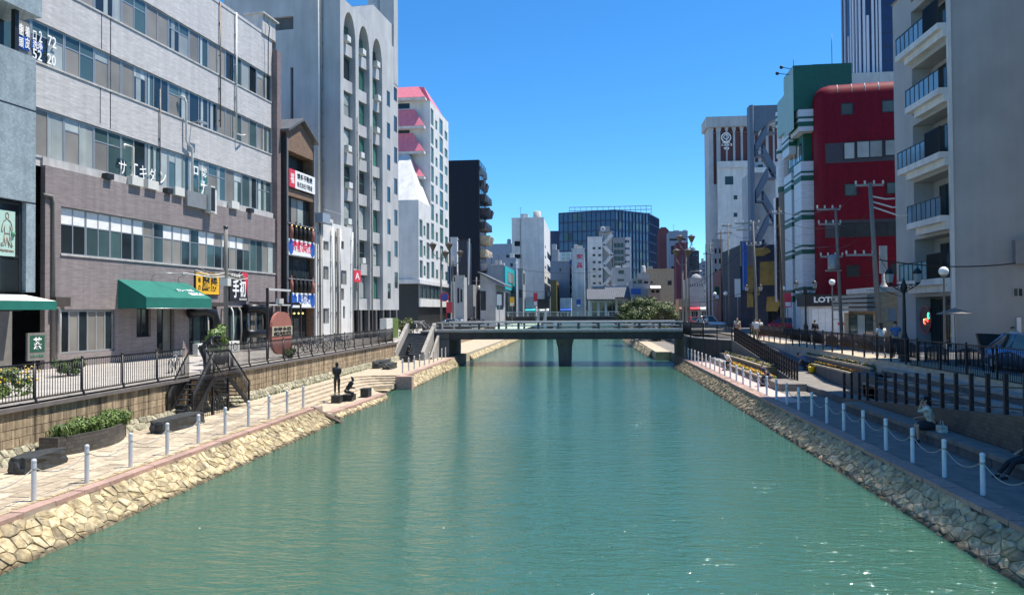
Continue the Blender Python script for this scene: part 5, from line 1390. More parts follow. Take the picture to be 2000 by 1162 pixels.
# tiled roof house
t, f, u0, u1, z1, d = block('tiled_roof_house', 'low grey house with a sloping tiled roof and a dark open front', 938, 968, 985, 556, 118, 'pale_grey', flat=False, wins= [(938.5, 949, 568, 606)], sidewins=[(970, 983, 570, 605)])
b = MB(); b.hexa([f.pt(u0 - .4, .6, z1 + 1.9), f.pt(u1 + 1.4, .6, z1 - .25), f.pt(u1 + 1.4, -d - .5, z1 - .25), f.pt(u0 - .4, -d - .5, z1 + 1.9), f.pt(u0 - .4, .6, z1 + 2.15), f.pt(u1 + 1.4, .6, z1 + .0), f.pt(u1 + 1.4, -d - .5, z1 + .0), f.pt(u0 - .4, -d - .5, z1 + 2.15)]); b.build('roof', M['roof_tile'], t)
b = MB(); b.prism([f.pt(u0, -.01, z1), f.pt(u1, -.01, z1), f.pt(u0, -.01, z1 + 1.9)], -f.n * .3); b.build('gable', M['pale_grey'], t)
t, f, u0, u1, z1, d = block('teal_shop', 'two-storey shop with a bright teal upper front', 953, 984, 1003, 520, 134, 'pale_grey')
sf = Fr((u1, 134), 0)
b = MB(); b.fbox(sf, .05, d - .1, .01, .25, sf.Z(994, 567), z1 + .1); b.build('teal_front', M['teal'], t)
window(t, sf, d * .25, d * .85, sf.Z(994, 553), sf.Z(994, 533), ['glass_curtain', 'glass_screen'], w=.32, frame='frame_alu'); window(t, sf, d * .1, d * .9, ZL + .2, sf.Z(994, 572), ['glass_dark', 'glass_teal', 'glass_dark'], w=.12, name='shopfront')
block('slate_building', 'flat blue-grey building with a pale edge strip rising behind the teal shop', 951, 1008, 1013, 506, 152, 'bluegrey_wall', [(997, 1002, 514, 521)], sidem='white_wall')
t, f, u0, u1, z1, d = block('tall_grey_building', 'tall blank grey tower with sunlit windowed side and a roof tank', 1000, 1063, 1075, 427, 192, 'white_wall', [(1005, 1017, 471, 481), (1005, 1018, 497, 505)], sidewins=[(1069, 1075, 495 + 24 * k, 507 + 24 * k) for k in range(4)] + [(1064.5, 1066.5, 480 + 20 * k, 485 + 20 * k) for k in range(5)])
b = MB(); fu0, fu1 = f.U(948, 500), f.U(999.5, 500); b.fbox(f, fu0, fu1, -10, -.6, ZL, f.Z(975, 476)); b.build('lower_wing', M['bluegrey_wall'], t)
for xa, xb in ((988, 997), (1005.5, 1006)): pass
tank(t, f, 1041, 1057, 413, 427); tank(t, f, 990, 998, 467, 477, -3)
window(t, f, f.U(988, 500), f.U(999, 500), f.Z(994, 504), f.Z(994, 497), ['glass_dark', 'glass_dark'], w=-.52); 
b = MB(); b.fbox(f, f.U(1016, 500) , f.U(1017, 500), .0, .15, ZL, z1); b.build('joint', M['grey_wall'], t)
block('dark_shopfronts', 'dark narrow shop beside the grey tower with an upper window', 1012, 1021, 1026, 527, 146, 'grey_wall', [(1014, 1020, 566, 582)], sidewins=[(1022, 1025, 534, 556)])
t, f, u0, u1, z1, d = block('yellow_house', 'small mustard house with a cream sunlit side', 1076, 1087, 1093, 549, 168, 'yellow_wall', sidewins=[(1089, 1091, 556, 566)])
t, f, u0, u1, z1, d = block('billboard_building', 'plain grey building carrying a white rooftop billboard', 1075, 1113, 1120, 512, 184, 'bluegrey_wall', [(1093, 1096, 524, 530)], sidewins=[(1115, 1119, 530 + 14 * k, 538 + 14 * k) for k in range(4)])
b = MB(); b.fbox(f, f.U(1092, 500), f.U(1116, 500), .2, .4, f.Z(1104, 510), f.Z(1104, 493)); b.build('billboard', M['sign_white'], t)
b = MB()
for k in range(2):
    for j in range(2): b.fbox(f, f.U(1097 + 9 * k, 500), f.U(1104.5 + 9 * k, 500), .402, .42, f.Z(1100, 500.5 + 8 * j), f.Z(1100, 494.5 + 8 * j))
b.build('billboard_print', M['pale_mint'], t)
b = MB(); b.fbox(f, f.U(1077, 500), f.U(1091, 500), -4, -.5, z1, f.Z(1084, 487)); b.fbox(f, f.U(1077, 480), f.U(1086, 480), -4, -1, f.Z(1084, 487), f.Z(1080, 476)); b.build('roof_house', M['pale_grey'], t)
b = MB(); c = f.pt(f.U(1119, 513), .4, f.Z(1119, 513)); b.prism([c + Vector((.9 * math.cos(k * .628), 0, .9 * math.sin(k * .628))) for k in range(10)], (0, .2, 0)); b.build('round_sign', M['sign_blue'], t)
t, f, u0, u1, z1, d = block('red_letter_building', 'slim white tower with two large red characters on its shaded face', 1117, 1142, 1154, 487, 172, 'white_wall', [], sidewins=[(1147, 1150, 496, 508)] + [(1147, 1149, 520 + 16 * k, 527 + 16 * k) for k in range(4)])
lettering('安', f, f.U(1126, 500), f.U(1138, 500), f.Z(1132, 506), f.Z(1132, 496), .03, 'ink_red', t, .03); lettering('兵', f, f.U(1126, 520), f.U(1138, 520), f.Z(1132, 524), f.Z(1132, 513), .03, 'ink_red', t, .03)
b = MB(); b.fbox(f, f.U(1122, 490), f.U(1138, 490), -3, -.4, z1, f.Z(1130, 479)); b.build('roof_house', M['sill'], t)
# white block with a zigzag stair
t, f, u0, u1, z1, d = block('zigzag_stair_building', 'white block with small square windows and an outside zigzag stair', 1148, 1177, None, 464, 214, 'white_wall', grid(1155, 1177, 2, 478, 560, 6, .5, .35), depth=12)
uz0, uz1 = f.U(1178, 500), f.U(1196, 500)
b = MB(); b.fbox(f, uz0, uz1, -6, -2, ZL, f.Z(1186, 452)); b.build('stair_tower', M['white_wall'], t)
n = 8; zs = [ZL + (f.Z(1186, 462) - ZL) * k / n for k in range(n + 1)]
for k in range(n):
    b = MB(); a, c = (uz0, uz1) if k % 2 else (uz1, uz0)
    b.beam(f.pt(a, -.6, zs[k] + .6), f.pt(c, -.6, zs[k + 1] + .6), .9, 1.0); b.build('stair_flight', M['white_wall'], t)
b = MB(); b.fbox(f, uz0 - 1.2, uz1 + .4, -3, -.3, f.Z(1186, 453), f.Z(1186, 451)); b.fbox(f, f.U(1172, 445), f.U(1192, 445), -2, -1.5, f.Z(1182, 450), f.Z(1182, 441)); b.build('roof_sign_frame', M['grey_wall'], t)
b = MB(); c = f.pt(f.U(1178, 446), -1.48, f.Z(1178, 446)); b.path([c + Vector((.55 * math.cos(k * .5236), 0, .55 * math.sin(k * .5236))) for k in range(13)], .12, 5); b.build('ring_sign', M['ink_white'], t)
uw0, uw1 = f.U(1197, 500), f.U(1221, 500)
b = MB(); wall(b, f, uw0, uw1, ZL, f.Z(1208, 463), [(uw0 + .3, uw1 - .3, f.Z(1208, 474 + 13 * k + 9), f.Z(1208, 474 + 13 * k)) for k in range(6)], rec=.8, w=-1); shell(b, f, uw0, uw1, ZL, f.Z(1208, 463), 9, w=-1); b.build('balcony_wall', M['grey_wall'], t)
for k in range(6): window(t, f, uw0 + .3, uw1 - .3, f.Z(1208, 474 + 13 * k + 9), f.Z(1208, 474 + 13 * k), ['glass_dark', 'glass_dark', 'glass_dark'], w=-1.5)
b = MB()
for k in range(6): b.fbox(f, f.U(1222, 500), f.U(1232, 500), -3, -.8, f.Z(1227, 476 + 13 * k + 7), f.Z(1227, 476 + 13 * k - 2))
b.fbox(f, f.U(1230, 500), f.U(1233, 500), -3, -.7, ZL, f.Z(1228, 463)); b.fbox(f, f.U(1222, 500), f.U(1233, 500), -3, -.6, f.Z(1228, 468), f.Z(1228, 463)); b.build('balcony', M['white_wall'], t)

# big glass office
t = thing('glass_office', 'broad blue glass office block with a chamfered corner on the skyline', 'building', (0, 265, ZL))
Yg = 265; f = FY(Yg)
pl = []
for px, dy in ((1092, 0), (1202, -6), (1268, 6), (1287, 22)):
    q = onY(px, 500, Yg + dy); pl.append((q.x, q.y))
zt_ = f.Z(1150, 416)
core = MB(); core.prism([(x, y, ZL) for x, y in pl] + [(pl[3][0], 300, ZL), (pl[0][0], 300, ZL)], (0, 0, zt_ - ZL)); core.build('glass_wall', M['glass_blue'], t)
mu = MB(); bands = MB(); fl = 11
for (xa, ya), (xb, yb) in zip(pl, pl[1:]):
    a, c = Vector((xa, ya, 0)), Vector((xb, yb, 0)); L_ = (c - a).length; n = max(3, int(L_ / 1.65)); d = (c - a) / L_; nn = Vector((d.y, -d.x, 0))
    ang = math.degrees(math.atan2(d.x, d.y)); g = Fr((xa, ya), ang)
    for k in range(n + 1): mu.fbox(g, L_ * k / n - .055, L_ * k / n + .055, 0, .3, ZL, zt_)
    for k in range(fl + 1):
        z = ZL + (zt_ - ZL) * k / fl; bands.fbox(g, 0, L_, 0, .12, z - .3, z + .2)
    for k in range(n):
        for j in range(fl):
            if (xa == pl[0][0] or xb == pl[2][0]) and rng.random() < .22 and len(t.children) < 120:
                pane(t, g, L_ * k / n + .12, L_ * (k + 1) / n - .12, ZL + (zt_ - ZL) * j / fl + .4, ZL + (zt_ - ZL) * (j + 1) / fl - .5, .05, rng.choice(['glass_teal', 'glass_dark', 'glass_teal']))
mu.build('mullions', M['tower_blue'], t, kind='stuff'); bands.build('floor_bands', M['tower_blue'], t, kind='stuff')
b = MB(); sc = [onY(px, 405, Yg + 6) for px in (1112, 1200, 1262, 1272)]
for p, q in zip(sc, sc[1:]):
    for z in (zt_ + .2, zt_ + 1.6, zt_ + 2.9): b.beam((p.x, p.y, z), (q.x, q.y, z), .2)
    n = int((q - p).length / 2.2) + 1
    for k in range(n + 1):
        v = p.lerp(q, k / n); b.beam((v.x, v.y, zt_), (v.x, v.y, zt_ + 3), .15)
b.build('roof_screen', M['metal_roof'], t)
b = MB(); b.fbox(f, f.U(1073, 470), f.U(1091.5, 470), -12, -2, ZL, f.Z(1082, 450)); b.build('dark_wing', M['tower_blue'], t)

# low houses between the distant bridge and the towers
t, f, u0, u1, z1, d = block('blue_house', 'long low pale blue house behind the tiled roofs', 1160, 1230, None, 562, 165, 'bluegrey_wall', [(1172, 1186, 572, 580)], depth=8)
b = MB(); b.fbox(f, u0 - .5, u1 + .5, -8, .5, z1, z1 + .4); b.build('roof', M['pale_grey'], t)
for i, (xa, xb, yt, lab, Y) in enumerate(((1152, 1196, 574, 'old house with a broad dark tiled roof near the distant bridge', 150), (1188, 1226, 570, 'second old tiled-roof house with white gable strips', 156))):
    f = FY(Y); u0, u1 = f.U(xa, 590), f.U(xb, 590); ze = f.Z(xa, yt + 12); zr = f.Z(xa, yt)
    t = thing('tiled_house', lab, 'house', f.pt((u0 + u1) / 2, -2, ZL))
    b = MB(); wall(b, f, u0, u1, ZL, ze, [(u0 + .4 + k * 1.5, u0 + 1.5 + k * 1.5, ZL + .1, ze - .4) for k in range(3)], rec=.3); shell(b, f, u0, u1, ZL, ze, 6); b.build('wall', M['white_wall'], t)
    for k in range(3): window(t, f, u0 + .42 + k * 1.5, u0 + 1.48 + k * 1.5, ZL + .12, ze - .42, ['glass_dark'], w=-.15)
    b = MB(); b.hexa([f.pt(u0 - .5, .8, ze - .1), f.pt(u1 + .5, .8, ze - .1), f.pt(u1 + .5, -6.5, zr + .9), f.pt(u0 - .5, -6.5, zr + .9), f.pt(u0 - .5, .8, ze + .12), f.pt(u1 + .5, .8, ze + .12), f.pt(u1 + .5, -6.5, zr + 1.1), f.pt(u0 - .5, -6.5, zr + 1.1)])
    for k in range(14): b.beam(f.pt(u0 - .5 + (u1 - u0 + 1) * k / 13, .8, ze + .15), f.pt(u0 - .5 + (u1 - u0 + 1) * k / 13, -6.5, zr + 1.13), .12, .1)
    b.build('roof', M['roof_tile'], t)
block('pale_low_block', 'pale low block with one strip window below the zigzag stair', 1196, 1231, None, 524, 200, 'pale_grey', [(1208, 1219, 528, 535), (1206, 1219, 545, 549)], depth=8)
t, f, u0, u1, z1, d = block('cream_house', 'cream two-storey house with three rounded windows above the big shrub', 1235, 1270, 1290, 546, 150, 'beige_wall', [(1237, 1243, 549, 554), (1246, 1254, 547, 554), (1258, 1266, 549, 554)], sidewins=[(1272, 1276, 549, 555)])
tank(t, f, 1252, 1261, 519, 532, -2); b = MB(); b.fbox(f, f.U(1246, 540), f.U(1268, 540), -4, -.5, z1, f.Z(1256, 533)); b.build('roof_house', M['beige_wall'], t)
b = MB(); b.fbox(f, f.U(1232, 568), f.U(1251, 568), .5, .7, f.Z(1241, 575), f.Z(1241, 564)); b.build('blue_sign', M['sign_blue'], t)
t, f, u0, u1, z1, d = block('pink_house', 'small pink shop with a white awning next to the cream house', 1270, 1290, 1306, 562, 142, 'coping', [(1272, 1279, 566, 572), (1281, 1288, 566, 572)])
b = MB(); b.hexa([f.pt(u0, .9, z1 - .2), f.pt(u1, .9, z1 - .2), f.pt(u1, 0.01, z1 - .2), f.pt(u0, 0.01, z1 - .2), f.pt(u0, .9, z1 - .1), f.pt(u1, .9, z1 - .1), f.pt(u1, .01, z1 + .4), f.pt(u0, .01, z1 + .4)]); b.build('awning', M['awning_white'], t)
block('tan_block', 'tan brick block with one dark window behind the big shrub', 1256, 1316, 1318, 527, 178, 'tan_brick', [(1304, 1312, 548, 557)])
t, f, u0, u1, z1, d = block('brick_tower', 'dark red brick tower with rounded top beside the glass office', 1289, 1307, None, 452, 250, 'maroon2', depth=10)
b = MB(); b.prism([f.pt(u0, -1, z1), f.pt(u1, -1, z1), f.pt(u1, -1, z1 + .6), f.pt(u0 + (u1 - u0) * .7, -1, z1 + 1.5), f.pt(u0 + .6, -1, z1 + 1.5), f.pt(u0, -1, z1 + .9)], -f.n * 6); b.fbox(f, u0, u1, 0, .3, f.Z(1298, 481), f.Z(1298, 478)); b.build('roof', M['maroon2'], t)
block('grey_top_building', 'blue-grey building with a flat projecting roof behind the maroon block', 1307, 1344, 1350, 453, 236, 'bluegrey_wall', [(1311, 1320, 480, 497), (1311, 1320, 520, 527)] + [(1308, 1340, 466, 470)])
block('maroon_building', 'purplish maroon block standing behind the twin street lamps', 1321, 1344, 1349, 476, 196, 'maroon', [(1338, 1341, 508, 514)])
t, f, u0, u1, z1, d = block('dark_tower', 'dark navy block with stacked window bands at the end of the street', 1346, 1366, None, 492, 228, 'navy', grid(1347, 1365, 3, 494, 540, 5, .8, .55), depth=8, keys=('glass_blue', 'glass_dark'))
t, f, u0, u1, z1, d = block('grey_hall', 'pale grey hall with narrow slit windows and a small dome', 1342, 1376, None, 545, 182, 'pale_grey', grid(1346, 1374, 6, 552, 562, 1, .3, .6), depth=8)
b = MB(); b.lathe([(1.4, z1), (1.3, z1 + .5), (.9, z1 + 1.0), (.3, z1 + 1.3), (0, z1 + 1.35)], f.pt(f.U(1362, 545), -2, 0), 12); b.build('dome', M['grey_wall'], t)
block('white_far_house', 'tiny white house at the far end of the shaded street', 1368, 1384, None, 560, 210, 'white_wall', grid(1369, 1383, 3, 563, 585, 2, .6, .5), depth=6)
block('blue_far_block', 'tall thin blue block at the far end of the shaded street', 1371, 1385, None, 512, 240, 'bluegrey_wall', grid(1372, 1384, 2, 516, 556, 5, .6, .5), depth=8, keys=('glass_blue',))

# ================================================================== shaded bank: buildings
# ---- arched ornamental building
f = FY(162)
t = thing('ornate_building', 'pale building with pointed dark arches and a round emblem on its upper storey', 'building', f.pt(f.U(1440, 500), -3, ZR))
u0, u1 = f.U(1386, 400), f.U(1524, 400); zt_ = f.Z(1440, 228)
arcs = [(1393, 1399.5), (1407, 1418), (1421, 1432), (1436, 1447), (1451, 1461), (1474, 1481), (1487, 1496), (1501, 1510), (1513, 1521)]
za_, zb_ = f.Z(1440, 318), f.Z(1440, 258); zp = f.Z(1440, 244)
ops = [(f.U(a, 280), f.U(c, 280), za_ if i else f.Z(1396, 360), zb_) for i, (a, c) in enumerate(arcs)]
b = MB(); wall(b, f, u0, u1, ZR, zb_, ops + [(f.U(1416, 350), f.U(1432, 350), f.Z(1424, 361), f.Z(1424, 345))], rec=.6)
ed = [u0] + [v for o in ops for v in o[:2]] + [u1]
for k in range(0, len(ed) - 1, 2): b.poly([f.pt(ed[k], 0, zb_), f.pt(ed[k + 1], 0, zb_), f.pt(ed[k + 1], 0, zt_), f.pt(ed[k], 0, zt_)])
for o in ops:
    a, c = o[0], o[1]; mid = (a + c) / 2; prof = [(a, zb_), (a + (mid - a) * .35, zb_ + (zp - zb_) * .6), (mid, zp), (c - (c - mid) * .35, zb_ + (zp - zb_) * .6), (c, zb_)]
    for (p, q), (r, s) in zip(prof, prof[1:]):
        b.poly([f.pt(p, 0, q), f.pt(r, 0, s), f.pt(r, 0, zt_), f.pt(p, 0, zt_)]); b.poly([f.pt(p, 0, q), f.pt(r, 0, s), f.pt(r, -.6, s), f.pt(p, -.6, q)])
shell(b, f, u0, u1, ZR, zt_, 6); b.fbox(f, u0 - .6, u1, -6, .5, zt_ - 2.2, zt_); b.build('pale_wall', M['pale_grey'], t)
b = MB(); b.fbox(f, u0 + .2, u1 - .1, -.75, -.62, f.Z(1396, 362), zp + .3); b.build('dark_recess', M['maroon2'], t)
b = MB(); b.fbox(f, f.U(1400, 330), f.U(1463, 330), 0.01, 1.2, f.Z(1430, 330), f.Z(1430, 317)); b.fbox(f, f.U(1400, 330), f.U(1524, 330), .01, .9, ZR, f.Z(1430, 330) - .01); b.build('lower_block', M['white_wall'], t)
for (xa, xb, ya, yb) in ((1416, 1432, 345, 361), (1433, 1440, 382, 390), (1433, 1440, 416, 424), (1480, 1490, 322, 327)):
    window(t, f, f.U(xa, ya, .9), f.U(xb, ya, .9), f.Z(xa, yb, .9), f.Z(xa, ya, .9), ['glass_dark'], w=.95, frame='frame_dark')
cx, cz = f.U(1418, 270), f.Z(1418, 269)
b = MB(); b.path([f.pt(cx + .95 * math.cos(k * .3927), .1, cz + .95 * math.sin(k * .3927)) for k in range(17)], .14, 5); b.path([f.pt(cx + .5 * math.cos(k * .3927), .1, cz + .1 + .5 * math.sin(k * .3927)) for k in range(17)], .1, 5); b.path([f.pt(cx - .8, .1, cz - 1.0), f.pt(cx, .1, cz - 1.25), f.pt(cx + .8, .1, cz - 1.0)], .12, 5); b.build('emblem', M['ink_white'], t)
lettering('三信会館', f, f.U(1408, 285), f.U(1430, 285), f.Z(1418, 286), f.Z(1418, 281), .12, 'ink_white', t, .02); lettering('93', f, f.U(1413, 290), f.U(1424, 290), f.Z(1418, 293), f.Z(1418, 288), .12, 'ink_white', t, .03)

# ---- blue-grey outdoor stair tower with a fin
f = FY(124)
t = thing('stair_tower_building', 'blue-grey outdoor stair tower with a tall rounded fin and a curved top panel', 'building', f.pt(f.U(1490, 500), -2, ZR))
fu0, fu1 = f.U(1464, 400), f.U(1473, 400); ft_ = f.Z(1468, 208)
b = MB(); b.prism([f.pt(fu0 + .02, .7, 0), f.pt(fu0 + .3, .9, 0), f.pt(fu1 - .25, .9, 0), f.pt(fu1, .6, 0), f.pt(fu1, -1.2, 0), f.pt(fu0, -1.2, 0)], (0, 0, ft_)); b.build('fin', M['stair_blue'], t)
b = MB(); pu0, pu1 = fu1, f.U(1524, 230); zc = f.Z(1500, 207); b.prism([f.pt(pu0, .4, f.Z(1476, 256)), f.pt(pu0 + .8, .4, f.Z(1485, 259)), f.pt(pu0 + 2.4, .4, f.Z(1500, 240)), f.pt(pu1, .4, f.Z(1520, 228)), f.pt(pu1, .4, zc), f.pt(pu0, .4, zc)], -f.n * 4); b.build('top_panel', M['stair_blue'], t)
b = MB(); wall(b, f, fu1, f.U(1525, 400), ZR, f.Z(1500, 330), [], w=-3.2); shell(b, f, fu1, f.U(1525, 400), ZR, f.Z(1500, 330), 6, w=-3.2); b.build('back_wall', M['pale_grey'], t)
yy = [640, 590, 540, 490, 440, 395, 350, 305, 262]
for k in range(8):
    za_, zc_ = f.Z(1495, yy[k]), f.Z(1495, yy[k + 1]); a, c = (f.U(1476, 400), f.U(1516, 400)) if k % 2 else (f.U(1516, 400), f.U(1476, 400))
    b = MB(); m_ = a + (c - a) * .62
    b.hexa([f.pt(a, -1.4, za_), f.pt(m_, -1.4, zc_), f.pt(m_, .2, zc_), f.pt(a, .2, za_), f.pt(a, -1.4, za_ + 1.9), f.pt(m_, -1.4, zc_ + 1.9), f.pt(m_, .2, zc_ + 1.9), f.pt(a, .2, za_ + 1.9)])
    b.build('stair_flight', M['stair_blue'], t)
    b = MB(); b.fbox(f, min(m_, c), max(m_, c), -1.4, .2, zc_, zc_ + .25); b.fbox(f, min(m_, c), max(m_, c), .12, .2, zc_ + .9, zc_ + 1.0); b.build('landing', M['stair_blue'], t)

# ---- ochre mural building
f = FY(104)
t = thing('mural_building', 'dark navy building painted with large ochre mural shapes and a vertical blue sign', 'building', f.pt(f.U(1495, 600), -3, ZR))
u0, u1 = f.U(1446, 560), f.U(1548, 560); zt_ = f.Z(1490, 478)
sfm = Fr((u0, 104 + 14), 180)
b = MB(); wall(b, f, u0, u1, ZR, zt_, [(f.U(1462, 510), f.U(1474, 510), f.Z(1468, 509), f.Z(1468, 505)), (f.U(1500, 620), f.U(1530, 620), ZR + .05, f.Z(1500, 600))], rec=.3); shell(b, f, u0, u1, ZR, zt_, 14); b.build('mural_wall', M['mural_base'], t)
window(t, f, f.U(1500, 620) + .02, f.U(1530, 620) - .02, ZR + .06, f.Z(1500, 600) - .02, ['glass_dark'] * 3, w=-.15, frame='frame_dark', name='shopfront')
b = MB()
for pts in ([(1484, 512), (1512, 510), (1525, 524), (1526, 546), (1510, 557), (1484, 557)], [(1498, 580), (1516, 578), (1524, 592), (1518, 608), (1496, 608)], [(1459, 512), (1472, 512), (1472, 600), (1459, 600)], [(1474, 560), (1484, 560), (1484, 576), (1474, 578)], [(1459, 484), (1500, 484), (1506, 492), (1490, 500), (1459, 500)]):
    b.prism([f.pt(f.U(x, y), .003, f.Z(x, y)) for x, y in pts], f.n * .004)
b.build('mural', M['ochre'], t)
b = MB(); b.fbox(f, f.U(1446, 540), f.U(1470, 540), -.1, .5, f.Z(1450, 520), zt_ + .5); b.build('grey_bay', M['pole_conc'], t)
b = MB(); b.fbox(f, f.U(1450, 520, .6), f.U(1457, 520, .6), .52, 1.4, f.Z(1453, 567), f.Z(1453, 474)); b.build('vertical_sign', M['sign_blue'], t)
b = MB(); b.fbox(f, f.U(1516, 560, .3), f.U(1521, 560, .3), .05, .9, f.Z(1518, 580), f.Z(1518, 388)); b.build('slim_sign', M['sign_black'], t)
b = MB(); b.fbox(f, f.U(1514, 560, .3), f.U(1515.2, 560, .3), .05, .9, f.Z(1518, 590), f.Z(1518, 388)); b.build('slim_sign_edge', M['sign_white'], t)
lettering('B\nA\nR\nT\nO\nW\nN', f, f.U(1517, 480, .9), f.U(1520, 480, .9), f.Z(1518, 545), f.Z(1518, 470), .92, 'ink_green', t)
block('brown_arch_shop', 'brown shop with a pale semicircular window past the mural building', 1412, 1444, 1408, 526, 118, 'maroon2', [(1414, 1426, 540, 560), (1430, 1442, 560, 600)], depth=9, keys=('glass_curtain', 'glass_dark'), zb=ZR)
block('grey_office', 'pale office with a projecting window bay beyond the mural building', 1392, 1412, 1388, 470, 135, 'pale_grey', grid(1394, 1411, 2, 480, 600, 6, .5, .5), depth=8, zb=ZR)

# ---- white and green building
f = Fr((0, 0), 92); q = onY(1567, 500, 82); f.P = Vector((q.x, q.y, 0))
t = thing('green_white_building', 'white tiled building with green stripes, stepped overhangs and a dark green top block', 'building', f.pt(1, -3, ZR))
Z = lambda y: f.Z(1580, y)
UE_ = 1.62
def tier(u0, u1, w0, w1, ya, yb, mt, nm='wall'):
    b = MB(); b.fbox(f, u0, u1, w0, w1, Z(yb) if yb else ZR, Z(ya)); return b.build(nm, M[mt], t)
tier(0, UE_, -3.2, 0, 315, None, 'white_tile', 'tiled_wall'); tier(.02, UE_, -8, -4.5, 322, None, 'white_tile', 'tiled_wall'); tier(.55, UE_, -4.5, -3.2, 315, None, 'green_dark', 'recess_wall')
tier(.5, UE_, -8, -1.0, 257.5, 315.5, 'green_dark', 'recess_wall')
sg = Fr((0, 0), 182); sg.P = f.pt(.48, -7.8, 0)
window(t, sg, .2, 6.2, Z(306), Z(272), ['glass_curtain', 'glass_dark', 'glass_curtain', 'glass_dark', 'glass_curtain', 'glass_dark'], w=.03, frame='frame_dark')
tier(-.25, UE_, -3.3, .3, 215, 257, 'white_tile', 'overhang'); tier(-.25, UE_, -7.6, -4.2, 236, 285, 'white_tile', 'overhang')
tier(.2, UE_, -4.2, -3.3, 225, 260, 'green_dark', 'overhang_gap')
def stripe(u0, w0, w1, ya, yb):
    b = MB(); b.fbox(f, u0 - .03, UE_, w0, w1 + .03, Z(yb), Z(ya)); b.build('stripe', M['green_dark'], t)
for ya, yb in ((229, 233), (239, 248)): stripe(-.25, -3.33, .3, ya, yb)
for ya, yb in ((250, 254), (260, 268)): stripe(-.25, -7.63, -4.2, ya, yb)
for ya, yb in ((334, 338), (343, 353), (411, 415), (420, 429), (478, 482), (487, 496), (560, 566), (572, 585)):
    stripe(0, -3.22, 0, ya, yb); stripe(.02, -8.02, -4.5, ya + 4, yb + 4)
tier(-.63, UE_ + .3, -4.6, -.2, 126, 214.5, 'green_dark', 'green_block')
b = MB(); b.fbox(f, -.66, -.635, -4.6, -.2, Z(250), Z(128)); b.build('pale_side', M['green_pale'], t)
for k in range(5):
    b = MB(); b.fbox(f, -.675, -.662, -4.4 + .85 * k, -4.36 + .85 * k, Z(248), Z(130)); b.build('side_joint', M['white_wall'], t)
fb2 = FY(93.5); b = MB(); b.fbox(fb2, fb2.U(1588, 170), fb2.U(1664, 170), -8, 0, fb2.Z(1620, 214), fb2.Z(1620, 125)); b.build('green_block', M['green_dark'], t)
b = MB(); b.fbox(f, -.6, .8, -8.2, -4.7, Z(236), Z(160)); b.build('pale_step', M['green_pale'], t)
cc = Vector((24.55, 94.2, 0)); zc_ = lambda y: onY(1530, y, 94.2).z
b = MB(); b.lathe([(.85, zc_(372)), (.85, zc_(310)), (1.0, zc_(308)), (1.0, zc_(292)), (.9, zc_(291)), (.9, zc_(250)), (1.05, zc_(248)), (1.05, zc_(220)), (0, zc_(220))], cc, 16, False); b.build('corner_turret', M['white_tile'], t)
b = MB(); b.lathe([(.82, ZR), (.82, zc_(372))], cc, 12, False); b.build('turret_column', M['pole_conc'], t)
for ya, yb, rr in ((228, 232, 1.06), (238, 245, 1.06), (296, 302, 1.01), (366, 376, .87)):
    b = MB(); b.lathe([(rr - .1, zc_(yb)), (rr + .02, zc_(yb)), (rr + .02, zc_(ya)), (rr - .1, zc_(ya))], cc, 16, False); b.build('stripe', M['green_dark'], t)
for k in range(9):
    b = MB(); b.fbox(f, -.006, UE_, -3.2, .006, Z(362 + k * 24), Z(362 + k * 24) + .025); b.build('tile_joint', M['grey_wall'], t)
for px, py in ((1518, 144), (1526, 132)):
    b = MB(); q = onY(px, py, 84); b.beam(f.pt(-.5, -2.0, q.z - .2), q, .06); b.ball(q, .2, n=8, m=6); b.build('roof_floodlight', M['black_metal'], t)
b = MB(); q = f.pt(-.4, -1, 0); b.tube((q.x, q.y, Z(127)), (q.x, q.y, Z(105)), .03, 5); q2 = fb2.pt(fb2.U(1630, 100), -1, 0); b.tube((q2.x, q2.y, fb2.Z(1630, 126)), (q2.x, q2.y, fb2.Z(1630, 60)), .04, 5); b.build('aerial', M['black_metal'], t)
tier(.1, UE_, -7.5, -.25, 590, None, 'frame_dark', 'shopfront') if False else None

# ---- red building with rounded edges
f = Fr((0, 0), 97); q = onY(1598, 500, 80); f.P = Vector((q.x, q.y, 0))
t = thing('red_building', 'deep red clad building with rounded edges and dark window bands', 'building', f.pt(6, -4, ZR))
Z = lambda x, y: f.Z(x, y)
zt_ = Z(1690, 156); zb_ = Z(1620, 577); uR = 14.0
bm = bmesh.new(); 
for v in ((0, 0), (uR, 0), (uR, -12), (0, -12)): pass
vs = [bm.verts.new(f.pt(u, w_, z)) for z in (zb_, zt_) for u, w_ in ((0, 0), (uR, 0), (uR, -12), (0, -12))]
for fc in ((0, 3, 2, 1), (4, 5, 6, 7), (0, 1, 5, 4), (1, 2, 6, 5), (2, 3, 7, 6), (3, 0, 4, 7)): bm.faces.new([vs[i] for i in fc])
eds = [e for e in bm.edges if (e.verts[0] in (vs[0], vs[4], vs[7], vs[5]) and e.verts[1] in (vs[0], vs[4], vs[7], vs[5]))]
bmesh.ops.bevel(bm, geom=eds, offset=1.5, segments=6, profile=.5, affect='EDGES')
me = bpy.data.meshes.new('red_cladding'); 
for v in bm.verts: v.co -= t.location
bm.to_mesh(me); bm.free(); me.materials.append(M['red_clad']); 
for p in me.polygons: p.use_smooth = True
try: me.set_sharp_from_angle(angle=R(35))
except Exception: pass
o = bpy.data.objects.new('red_cladding', me); COL.objects.link(o); o.parent = t
def rband(xa, xb, ya, yb, mt, nm):
    b = MB(); b.fbox(f, f.U(xa, ya), f.U(xb, ya), -.3, .03, Z(1650, yb), Z(1650, ya)); b.build(nm, M[mt], t)
rband(1612, 1766, 279, 318, 'red_band', 'dark_band'); rband(1612, 1770, 430, 464, 'red_band', 'dark_band')
